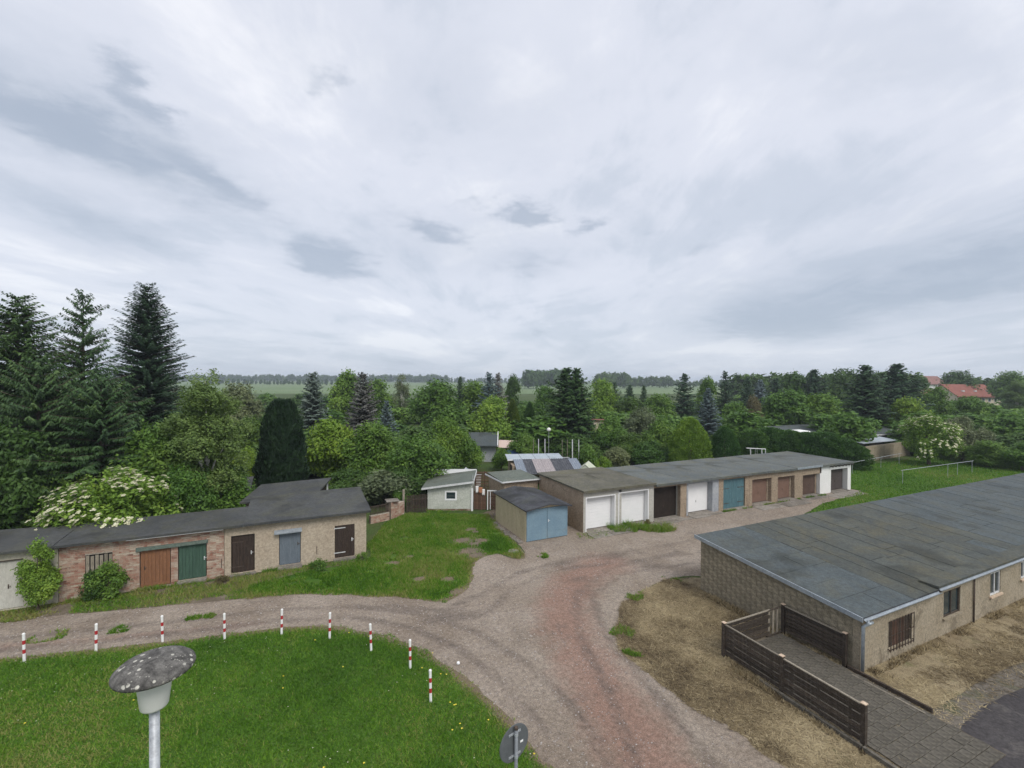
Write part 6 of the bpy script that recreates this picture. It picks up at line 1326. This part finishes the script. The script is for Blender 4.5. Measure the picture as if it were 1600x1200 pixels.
for i in range(int(Lf / 0.12)): mb.box(i * 0.12, i * 0.12 + 0.012, -0.006, 0.006, 0.05, 1.15)
for k in range(9): mb.box(0, Lf, -0.006, 0.006, 0.08 + k * 0.13, 0.092 + k * 0.13)
mb.build('wire_mesh', MT['mesh'], wfn)
for i in range(5): MB().tube([(i * Lf / 4, 0.03, 0), (i * Lf / 4, 0.03, 1.25)], 0.03, 6).build('post', MT['mesh'], wfn)
wh = dep(1250, 62); tag(MB().lathe([(2.0, 2.6), (1.9, 2.9), (1.2, 3.25), (0.2, 3.4)], 16).tube([(0, 0, 0), (0, 0, 2.6)], 0.05, 6).build('garden_parasol', MT['whitewash'], None, loc=tuple(wh), smooth=True), 'pale garden parasol top showing above the hedge', 'parasol')

# ---- far houses
def house(label, px, Y, W_, D_, ze, zr, wallm, roofm, rz, wins=()):
    e = thing('house', label, 'house', tuple(dep(px, Y)), rz, 'houses behind the trees')
    MB().box(0, W_, 0, D_, 0, ze).add([(0, 0, ze), (0, D_, ze), (0, D_ / 2, zr), (0.3, 0, ze), (0.3, D_, ze), (0.3, D_ / 2, zr)], [(0, 2, 1), (3, 4, 5), (0, 3, 5, 2), (1, 2, 5, 4)]).add([(W_, 0, ze), (W_, D_, ze), (W_, D_ / 2, zr), (W_ - .3, 0, ze), (W_ - .3, D_, ze), (W_ - .3, D_ / 2, zr)], [(0, 1, 2), (3, 5, 4), (0, 2, 5, 3), (1, 4, 5, 2)]).build('wall', MT[wallm], e)
    s = (zr - ze) / (D_ / 2)
    rfm = MB().slab([(-0.5, -0.7, ze - 0.7 * s + .15), (W_ + .5, -0.7, ze - 0.7 * s + .15), (W_ + .5, D_ / 2, zr + .15), (-0.5, D_ / 2, zr + .15)], 0.25).slab([(-0.5, D_ / 2, zr + .15), (W_ + .5, D_ / 2, zr + .15), (W_ + .5, D_ + .7, ze - 0.7 * s + .15), (-0.5, D_ + .7, ze - .7 * s + .15)], 0.25).build('roof', MT[roofm], e)
    for x, z, w, hgt in wins:
        o = MB().box(x, x + w, -0.06, -0.01, z, z + hgt).build('window', MT['white'], e); MB().box(x + .1, x + w - .1, -0.075, -0.062, z + .1, z + hgt - .1).build('pane', MT['glass'], o)
    return e, rfm
h1, r1 = house('long cream house with a red tiled roof at the right', 1496, 158, 17, 10, 5.2, 8.9, 'housewall', 'redtile', R(-17), [(x, 3.0, 1.2, 1.4) for x in (5, 7.5, 10, 12.5, 15)])
for x in (4, 9, 14): MB().box(x, x + 0.9, 1.4, 2.2, 6.5, 6.95).build('roof_light', MT['paletrim'], r1)
house('lower red roofed house at the right end of the long cream house', 1562, 166, 5, 9, 5.0, 7.4, 'housewall', 'redtile', R(-17), [(2, 3.0, 1.2, 1.3)])
house('orange red roof showing left of the long cream house', 1440, 168, 5, 10, 5.6, 9.0, 'housewall', 'redtile', R(-17))
house('brown roofed house on the skyline', 1446, 205, 11, 9, 9.2, 12.3, 'whitewash', 'browntile', R(-17), [(2, 6, 1.2, 1.3)])

# ================================================================= THE LONG LOW BUILDING
BX0, BX1, BY0, BY1 = 17.5, 58.0, 9.07, 15.95
ZF, ZB = 2.0, 2.56
lb_ = thing('long_low_building', 'long low block building with a large flat grey felt roof', 'building', (BX0, BY0, 0))
LX, LY = BX1 - BX0, BY1 - BY0
wins = []
for (px0, px1, pyb0, pyt0) in ((1388, 1424, 1018, 972), (1474, 1500, 966, 926), (1547, 1563, 932, 892), (1595, 1606, 905, 868)):
    xa = hx(px0, pyb0, BY0) - BX0; xb = hx(px1, pyb0 - (px1 - px0) * 0.42, BY0) - BX0; wins.append((xa, xb, max(0.4, hit_y(px0, pyb0, BY0)[1]), min(1.75, hit_y(px0, pyt0, BY0)[1])))
for k in range(5):
    xa = wins[-1][1] + 3.0 + 4.2 * k; wins.append((xa, xa + 1.0, 0.75, 1.72))
fw = wall_open(MB(), 0, LX, 0, 0.25, 0, ZF - 0.06, wins); fw.box(LX - 0.25, LX, 0.25, LY, 0, ZF - 0.06).box(0.25, LX - 0.25, LY - 0.25, LY, 0, ZB - 0.1)
fw.build('wall', MT['oldplaster'], lb_)
slope = (ZB - ZF) / LY
sidew = MB().hexa([(0.02, 0.25, 0), (0.25, 0.25, 0), (0.25, LY, 0), (0.02, LY, 0)], [(0.02, 0.25, ZF - 0.08), (0.25, 0.25, ZF - 0.08), (0.25, LY, ZB - 0.08), (0.02, LY, ZB - 0.08)]).build('gable_wall', MT['blockjoint'], lb_)
blockmesh = {}
bh = 0.235
for r in range(11):
    y = 0.02 if r % 2 == 0 else -0.22
    while y < LY:
        a, b = max(y, 0.012), min(y + 0.475, LY - 0.005); z0 = r * bh + 0.004; lim = ZF - 0.085 + slope * a; z1 = min(z0 + bh - 0.012, lim)
        if b - a > 0.08 and z1 - z0 > 0.05:
            key = (round(b - a, 2), round(z1 - z0, 2))
            if key not in blockmesh:
                o = MB().box(0, 0.05, 0, b - a, 0, z1 - z0).build('block', MT['block'], sidew, bevel=0.003); blockmesh[key] = o.data
            else:
                o = bpy.data.objects.new('block', blockmesh[key]); col.objects.link(o); o.parent = sidew
            o.location = (0.004 + rnd.uniform(-0.002, 0.003), a, z0)
        y += 0.49
# roof: deck, felt sheets, edges
oe = 0.16
def rz_(y): return ZF + slope * y
deck = MB().slab([(-oe, -0.14, rz_(-.14)), (LX + .3, -0.14, rz_(-.14)), (LX + .3, LY + 0.2, rz_(LY + .2)), (-oe, LY + 0.2, rz_(LY + .2))], 0.09).build('roof', MT['felt_tar'], lb_)
ny = 7; sh = (LY + 0.34) / ny
for i in range(ny):
    y0 = -0.14 + i * sh; e = 3.5 + rnd.uniform(-0.5, 0.35); y1 = y0 + sh + 0.02; lift = 0.006 + 0.003 * (i % 2)
    cuts = [-oe + 0.01, e] if i % 3 else [-oe + 0.01, 1.2 + rnd.random(), e]
    for a, b in zip(cuts[:-1], cuts[1:]):
        MB().slab([(a, y0, rz_(y0) + lift), (b - 0.03, y0 + rnd.uniform(-.02, .02), rz_(y0) + lift), (b - 0.03, y1 - 0.035, rz_(y1) + lift), (a, y1 - 0.035 + rnd.uniform(-.01, .01), rz_(y1) + lift)], 0.012).build('felt_sheet', MT['felt_blue'], deck)
x = 3.1; k = 0
while x < LX:
    wd = 1.0 + rnd.uniform(-0.05, 0.05); lift = (0.014, 0.019, 0.023)[k % 3]; ymid = rnd.uniform(1.5, 5.5)
    for (ya, yb) in ((-0.13, ymid), (ymid + 0.03, LY + 0.19)):
        MB().slab([(x + 0.012, ya, rz_(ya) + lift), (x + wd - 0.012, ya, rz_(ya) + lift), (x + wd - 0.012 + rnd.uniform(-.02, .02), yb, rz_(yb) + lift), (x + 0.012 + rnd.uniform(-.02, .02), yb, rz_(yb) + lift)], 0.012).build('felt_sheet', MT['felt_old'] if x < 11 + rnd.random() * 3 else MT['felt_blue'], deck)
    x += wd; k += 1
MB().hexa([(-oe - 0.05, -0.16, rz_(-.16) - 0.13), (-oe - 0.012, -0.16, rz_(-.16) - 0.13), (-oe - 0.012, LY + .2, rz_(LY + .2) - 0.13), (-oe - 0.05, LY + .2, rz_(LY + .2) - 0.13)],
          [(-oe - 0.05, -0.16, rz_(-.16) + 0.03), (-oe - 0.012, -0.16, rz_(-.16) + 0.03), (-oe - 0.012, LY + .2, rz_(LY + .2) + 0.03), (-oe - 0.05, LY + .2, rz_(LY + .2) + 0.03)]).build('verge_flashing', MT['zinc'], lb_)
xs = hx(1470, 912, BY0 - .2) - BX0
def gutter(x0, x1, z, y=-0.20):
    mb = MB(); n = 8; V, f = [], []
    for i in range(n + 1):
        a = math.pi + math.pi * i / n
        for xx in (x0, x1):
            for r in (0.065, 0.058): V.append((xx, y + r * math.cos(a), z + r * math.sin(a)))
    for i in range(n):
        a = i * 4; f += [(a, a + 4, a + 6, a + 2), (a + 1, a + 3, a + 7, a + 5)]
    f += [(0, 2, 3, 1), (n * 4, n * 4 + 1, n * 4 + 3, n * 4 + 2)]
    return mb.add(V, f).build('gutter', MT['zinc'], lb_)
gutter(-0.1, xs, ZF - 0.05); gutter(xs + 0.05, LX, ZF + 0.03)
MB().box(xs, LX + .3, -0.145, 0.5, rz_(0) + 0.045, rz_(0) + 0.13).build('raised_eaves', MT['felt_old'], lb_)
MB().tube([(0.02, -0.20, ZF - 0.10), (0.02, -0.20, ZF - 0.22), (-0.04, -0.10, ZF - 0.34), (-0.06, -0.10, 0.0)], 0.055, 10).tube([(0.3, -0.20, ZF - 0.22), (0.02, -0.19, ZF - 0.25)], 0.05, 8).build('downpipe', MT['zinc'], lb_, smooth=True)
xp = hx(1519, 968, BY0) - BX0; MB().tube([(xp, -0.05, 0.0), (xp, -0.05, ZF - 0.05)], 0.03, 8).build('downpipe', MT['iron'], lb_, smooth=True)
for i, (a, b, z0, z1) in enumerate(wins):
    if i == 0:
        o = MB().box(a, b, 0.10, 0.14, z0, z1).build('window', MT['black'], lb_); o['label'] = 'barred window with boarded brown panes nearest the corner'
        nb = 8; wd = (b - a) / nb
        for k in range(nb): MB().box(0, wd - 0.015, 0, 0.03, 0, z1 - z0).build('board', MT['wood_red'] if k in (2, 3, 5) else MT['wood_dark'], o, loc=(a + k * wd, 0.06, z0))
        for k in range(9): MB().box(-0.01, 0.01, -0.085, -0.065, 0, z1 - z0 + 0.16).build('bar', MT['iron'], o, loc=(a + k * (b - a) / 8, 0, z0 - 0.08))
        for zz in (z0 - 0.02, (z0 + z1) / 2, z1 + 0.03): MB().box(a - 0.06, b + 0.06, -0.064, -0.045, zz - 0.015, zz + 0.015).build('bar_rail', MT['iron'], o)
        for xx in (a - 0.05, b + 0.05): MB().box(xx - .012, xx + .012, -0.064, -0.003, z0, z0 + .03).build('bracket', MT['iron'], o)
    else:
        fm = 'wood_dark' if i == 1 else 'paletrim'
        o = MB().box(a, a + .06, 0.03, 0.12, z0, z1).box(b - .06, b, 0.03, 0.12, z0, z1).box(a + .06, b - .06, 0.03, 0.12, z1 - .06, z1).box(a + .06, b - .06, 0.03, 0.12, z0, z0 + .06).box((a + b) / 2 - .03, (a + b) / 2 + .03, 0.032, 0.118, z0 + .06, z1 - .06).build('window', MT[fm], lb_)
        for (p, q) in ((a + .06, (a + b) / 2 - .03), ((a + b) / 2 + .03, b - .06)): MB().box(p, q, 0.07, 0.08, z0 + .06, z1 - .06).build('pane', MT['glass'], o)
        MB().box(a - .08, b + .08, -0.08, 0.03, z0 - .07, z0 - .003).build('sill', MT['endgrain'] if i > 1 else MT['oldplaster'], o)
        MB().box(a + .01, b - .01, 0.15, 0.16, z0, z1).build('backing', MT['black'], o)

# ---- ramp with board fence
FX0, FX1, FYa, FYb, FYc = 14.05, 17.33, 7.17, 9.52, 11.71
rp = thing('paved_ramp', 'mossy block paved ramp enclosed by dark board fences', 'ramp', (FX0, 5.4, 0))
RL, RW = FYc - 5.4 + 0.1, FX1 - FX0 - 0.1
def rampz(y): return 0.02 + 0.10 * min(1, max(0, (y - 1.5) / 4.0))
MB().hexa([(0.06, 0, 0.0), (RW, 0, 0.0), (RW, RL, 0.0), (0.06, RL, 0.0)], [(0.06, 0, 0.018), (RW, 0, 0.018), (RW, RL, 0.10), (0.06, RL, 0.10)]).build('ramp_bed', MT['dirt'], rp)
pm_ = None; ct = 0
py_ = 0.0; row = 0; overflow = MB()
while py_ < RL - 0.3:
    px_ = 0.10 - (0.15 if row % 2 else 0)
    while px_ < RW - 0.05:
        a, b = max(px_, 0.08), min(px_ + 0.292, RW - 0.02)
        if b - a > 0.08:
            zz = 0.018 + 0.082 * py_ / RL + rnd.uniform(0.0, 0.012)
            if ct < 300:
                if pm_ is None or (b - a) < 0.27:
                    o = MB().box(0, b - a, 0, 0.292, 0, 0.03).build('paver', MT['paver'], rp, bevel=0.006)
                    if (b - a) >= 0.27: pm_ = o.data
                else:
                    o = bpy.data.objects.new('paver', pm_); col.objects.link(o); o.parent = rp
                o.location = (a, py_, zz); o.rotation_euler = (rnd.gauss(0, .01), rnd.gauss(0, .01), rnd.gauss(0, .008)); ct += 1
            else: overflow.box(a, b, py_, py_ + 0.292, zz, zz + 0.03)
        px_ += 0.30
    py_ += 0.30; row += 1
if overflow.v: overflow.build('paver_rest', MT['paver'], rp)['kind'] = 'stuff'
def board_fence(label, a, b, hgt, nb, zbase=0.12, posts=(True, True), mat='wood_fence', length=None, capm='endgrain', group=None):
    A, Bv = Vector((a[0], a[1], 0)), Vector((b[0], b[1], 0)); L = (Bv - A).length; e = thing('board_fence', label, 'fence', tuple(A), math.atan2((Bv - A).y, (Bv - A).x), group or 'board fences of the ramp')
    for q, x in zip(posts, (0, L)):
        if not q: continue
        p = MB().box(x - 0.06, x + 0.06, -0.06, 0.06, 0, hgt + 0.04).build('post', MT['wood_fence'], e, bevel=0.006)
        MB().box(x - 0.068, x + 0.068, -0.068, 0.068, hgt + 0.041, hgt + 0.065).build('cap', MT[capm], p)
    LL = length or L - 0.12; h_ = (hgt - zbase) / nb
    bm_ = None
    for i in range(nb):
        off = 0.022 if i % 2 else -0.022
        if bm_ is None: o = MB().box(0, LL - 0.04, -0.013, 0.013, 0, h_ - 0.022).build('board', MT[mat], e, bevel=0.004); bm_ = o.data
        else: o = bpy.data.objects.new('board', bm_); col.objects.link(o); o.parent = e
        o.location = (0.08, off * 0.4, zbase + i * h_); o.rotation_euler = (0, rnd.gauss(0, 0.0012), 0)
    for x in (0.32, LL * 0.5, LL - 0.25): MB().box(x - 0.04, x + 0.04, 0.026, 0.052, zbase, hgt - 0.02).build('batten', MT[mat], e)
    MB().box(0.07, LL + 0.05, -0.03, 0.03, hgt - 0.02, hgt + 0.012).build('top_rail', MT['wood_grey'], e)
    return e, L
board_fence('near dark board fence panel closest to the camera, ending in a pale capped post', (FX0, FYb), (FX0, FYa), 1.16, 7, 0.14, (False, True))
board_fence('dark board fence panel along the outer side of the ramp, farther half', (FX0, FYc), (FX0, FYb), 1.18, 7, 0.14, (True, True))
board_fence('dark board fence panel between the ramp and the block wall', (FX1, FYc), (FX1, FYb - 0.05), 1.18, 7, 0.22, (True, True))
e, L_ = board_fence('short cross fence at the closed end of the ramp with pale upright slats', (FX0 + 0.09, FYc + 0.02), (FX1 - 0.09, FYc + 0.02), 1.16, 6, 0.20, (False, False), length=(FX1 - FX0) * 0.72)
for i in range(3): MB().box(0, 0.10, -0.014, 0.014, 0.2, 1.12).build('upright_slat', MT['wood_grey'], e, loc=(L_ * 0.75 + i * 0.24, 0, 0))
MB().box(L_ * 0.73, L_ - 0.02, -0.03, 0.03, 1.13, 1.165).box(L_ * 0.73, L_ - 0.02, -0.03, 0.03, 0.14, 0.2).build('lattice_rail', MT['wood_fence'], e)
kb = thing('ramp_kerb', 'low dark timber kerb running down the inner side of the ramp', 'kerb', (FX1, FYb - 0.15, 0), R(-90))
for i, (a, b) in enumerate(((0, 1.15), (1.17, 2.35))): MB().box(a, b, -0.04, 0.04, 0, 0.17).build('timber', MT['wood_dark'], kb, bevel=0.006)
for i, (a, b) in enumerate(((0.3, 1.5), (1.52, 2.3))): MB().box(a, b, -0.34, -0.27, 0.03, 0.10).build('edging_strip', MT['wood_grey'], kb)
for q in range(3):
    o = MB().box(0, 1.5, -0.05, 0.05, 0, 0.14).build('edging_stone', MT['paver'], None, bevel=0.01, loc=(FX0 - 0.16, 5.6 + q * 1.53, 0.005), rz=R(90)); tag(o, ['nearest', 'middle', 'farthest'][q] + ' concrete edging stone below the outer ramp fence', 'edging stone', 'ramp edging stones')

# ================================================================= STREET FURNITURE
bolls = [(38, 1034), (150, 1018), (254, 1003), (351, 999), (440, 992), (515, 998), (580, 1017), (641, 1044), (673, 1097)]
blab = ['leftmost red and white bollard of the lawn edge', 'second red and white bollard from the left', 'red and white bollard standing behind the lamp cap', 'red and white bollard first to the right of the lamp cap', 'red and white bollard fifth from the left, topmost in the curve', 'red and white bollard sixth from the left', 'red and white bollard third from the right end', 'red and white bollard second from the right end', 'nearest red and white bollard at the right end of the row']
sample = None
for (px, py), l in zip(bolls, blab):
    e = thing('bollard', l, 'bollard', tuple(at(px, py)), rnd.random() * 6, 'red and white bollards around the lawn')
    e.rotation_euler.x = rnd.gauss(0, 0.022); e.rotation_euler.y = rnd.gauss(0, 0.022)
    hb_ = 0.96; r = 0.042
    if sample is None:
        bands = [(0, 0.30, 'w'), (0.30, 0.44, 'r'), (0.44, 0.62, 'w'), (0.62, 0.76, 'r'), (0.76, 0.97, 'w')]; sample = []
        for a, b, c in bands:
            sample.append((('white_band' if c == 'w' else 'red_band'), MB().lathe([(r + (0.001 if c == 'r' else 0), a), (r + (0.001 if c == 'r' else 0), b)], 14).build('band_source', MT['bollwhite' if c == 'w' else 'red'], e, smooth=False)))
        sample.append(('cap', MB().lathe([(r + 0.004, 0.965), (r + 0.004, 0.985), (r * 0.7, 1.01), (0.005, 1.02)], 14).build('band_source', MT['bollwhite'], e)))
        for nm, o in sample: o.name = nm
    else:
        for nm, s in sample:
            o = s.copy(); o.name = nm; col.objects.link(o); o.parent = e
# lamp
Yl = 4.8; lpz = ztop(238, 1042, Yl); lo = dep(240, Yl)
lamp = thing('street_lamp', 'street lamp with lichen covered mushroom cap and white bowl', 'street lamp', tuple(lo), 0.6)
hd = lpz - 0.05
MB().tube([(0, 0, -0.0), (0, 0, hd - 0.385)], 0.046, 16).build('pole', MT['galv'], lamp, smooth=True)
MB().lathe([(0.06, hd - 0.392), (0.115, hd - 0.388), (0.125, hd - 0.37), (0.165, hd - 0.04), (0.168, hd)], 32).build('bowl', MT['opal'], lamp, smooth=True)
capm = MB().lathe([(0.17, hd + 0.001), (0.335, hd - 0.012), (0.356, hd - 0.004), (0.362, hd + 0.014), (0.356, hd + 0.034), (0.31, hd + 0.076), (0.22, hd + 0.118), (0.11, hd + 0.142), (0.01, hd + 0.150)], 48).build('cap', MT['lichen'], lamp, smooth=True)
# sign seen from behind
Ys = 8.6; spz = ztop(810, 1169, Ys); so_ = dep(810, Ys); sg = thing('traffic_sign', 'round traffic sign seen from behind on a steel post', 'sign', tuple(so_), YAW + R(38))
MB().tube([(0, 0, 0), (0, 0, spz + 0.30)], 0.034, 12).build('post', MT['signpost'], sg, smooth=True)
MB().lathe([(0.036, spz + 0.295), (0.04, spz + 0.32), (0.03, spz + 0.345)], 12).build('post_cap', MT['iron'], sg)
disc = MB(); n = 40
for y0, r_ in ((0.052, 0.335), (0.055, 0.345), (0.066, 0.345), (0.069, 0.335)):
    for k in range(n): disc.v.append((r_ * math.cos(2 * math.pi * k / n), y0, spz + r_ * math.sin(2 * math.pi * k / n)))
for i in range(3):
    for k in range(n): disc.f.append((i * n + k, i * n + (k + 1) % n, (i + 1) * n + (k + 1) % n, (i + 1) * n + k))
disc.f += [tuple(range(n)), tuple(range(3 * n, 4 * n))]; disc.m = [0] * len(disc.f)
disc.build('sign_disc', MT['signback'], sg)
for zz in (0.2, -0.22): MB().tube([(0, 0, spz + zz - 0.025), (0, 0, spz + zz + 0.025)], 0.040, 12).box(-0.14, 0.14, 0.036, 0.051, spz + zz - 0.018, spz + zz + 0.018).build('clamp', MT['galv'], sg)
MB().box(0.14, 0.21, 0.048, 0.0515, spz - 0.06, spz - 0.02).build('sticker', MT['white'], sg)

# ================================================================= PLANTS ON THE LEFT SHEDS, SMALL THINGS
def plant(name, key, leaf, p, h, wid, label, cat='shrub', rz=None):
    h0, r0, fn = B_[key]; return tree(name, key, fn, leaf, p, h, wid, label, None, 'bark', rz, cat, h0, r0)
B_['sapling'] = (2.6, 0.75, lambda: broadleaf_mesh(2.6, 0.75, 0.0, 0.055, 14000, 51, 22, conical=0.4))
B_['creeper'] = (1.7, 0.9, lambda: broadleaf_mesh(1.7, 0.9, 0.0, 0.07, 4200, 52, 12))
p = at(68, 947); plant('ash_sapling', 'sapling', 'light', Vector((p.x, YL - 0.62, 0)), 3.0, 1.35, 'bright green ash sapling growing against the cream garage')
p = at(165, 938); plant('bramble', 'creeper', 'mid', Vector((p.x + 0.1, YL - 0.5, 0)), 1.6, 1.55, 'bramble growing over the boarded hatch of the brick shed')
p = at(150, 938); plant('bramble', 'creeper', 'dark', Vector((p.x - 0.2, YL - 0.4, 0)), 1.25, 1.2, 'lower dark bramble at the left foot of the boarded hatch')
p = at(1003, 818); plant('pot_weed', 'creeper', 'olive', Vector((p.x, YG - 0.55, 0.03)), 0.42, 0.5, 'small dark weed at the second white garage door', 'weed')
p = at(716, 1038); tag(MB().lathe([(0.02, 0), (0.06, 0.02), (0.05, 0.07), (0.02, 0.09)], 10).build('litter', MT['white'], None, loc=(p.x, p.y, 0.01)), 'white scrap of litter at the lawn edge', 'litter')
B_['ivyweed'] = (0.6, 0.6, lambda: broadleaf_mesh(0.6, 0.6, 0.0, 0.05, 1500, 53, 10))
for (px, py, s, l) in ((500, 890, 1.0, 'small weed clump at the wall between the slate and the dark brown door'), (566, 876, 0.8, 'weed clump at the right corner of the tan shed'), (345, 912, 0.7, 'dry weed at the joint of brick and tan sheds')):
    p = at(px, py); plant('weed_clump', 'ivyweed', 'mid' if s > .75 else 'olive', p, 0.5 * s, 1.0 * s, l, 'weed')

# ================================================================= WEEDS AT THE WALL FEET
def foot(name, x0, x1, y0, y1, n, seed, label, h=0.13, thr=0.5, mat='blades', tb=0.6):
    blades(name, [(x0, y0), (x1, y0), (x1, y1), (x0, y1)], n, h, 0.028, seed, MT[mat], 0.7, 0.6, tb, 1.1, 0.012, label, 'weeds', lambda P, g: fbm(P, 1.3, seed) + 0.12 * g.random(len(P)) > thr)
foot('wall_foot_weeds', -9.2, 3.6, YL - 0.30, YL - 0.02, 6000, 91, 'weeds growing along the foot of the left sheds', 0.14, 0.56, 'blades', 0.75)
foot('gable_foot_weeds', BX0 - 0.40, BX0 - 0.02, BY0 + 0.3, BY1, 4000, 92, 'dry weeds along the foot of the block gable wall', 0.12, 0.56, 'hay', 0.45)
foot('front_foot_weeds', BX0 + 0.3, BX0 + 16, BY0 - 0.35, BY0 - 0.02, 3500, 93, 'thin dry weeds along the windowed wall of the long building', 0.11, 0.58, 'hay', 0.4)
foot('garage_foot_weeds', 29.3, 42.0, YG - 0.45, YG - 0.28, 3500, 94, 'weeds in the joints before the brown garage doors', 0.14, 0.56)
foot('fence_foot_weeds', FX0 - 0.42, FX0 - 0.06, 7.0, 11.6, 3500, 95, 'dry grass under the outer ramp fence', 0.12, 0.52, 'hay', 0.5)
foot('shed_foot_weeds', 8.9, 12.5, 32.9, 34.6, 2500, 96, 'grass at the foot of the pale shed', 0.13, 0.45)

# ================================================================= HAZE
zmax = 25.0
hzb = MB().box(-1700, 1700, -1700, 1700, -1.0, zmax).build('haze', None if False else MT['white']); hzb.data.materials.clear()
hm = bpy.data.materials.new('thin_haze'); hm.use_nodes = True; hm.node_tree.nodes.clear()
ho = hm.node_tree.nodes.new('ShaderNodeOutputMaterial'); hv = hm.node_tree.nodes.new('ShaderNodeVolumePrincipled')
hv.inputs['Color'].default_value = (0.80, 0.88, 1.0, 1); hv.inputs['Density'].default_value = 0.00042; hv.inputs['Anisotropy'].default_value = 0.2
hm.node_tree.links.new(hv.outputs[0], ho.inputs['Volume']); hzb.data.materials.append(hm); hzb['kind'] = 'stuff'; hzb['label'] = 'thin pale haze over the fields'; hzb['category'] = 'haze'
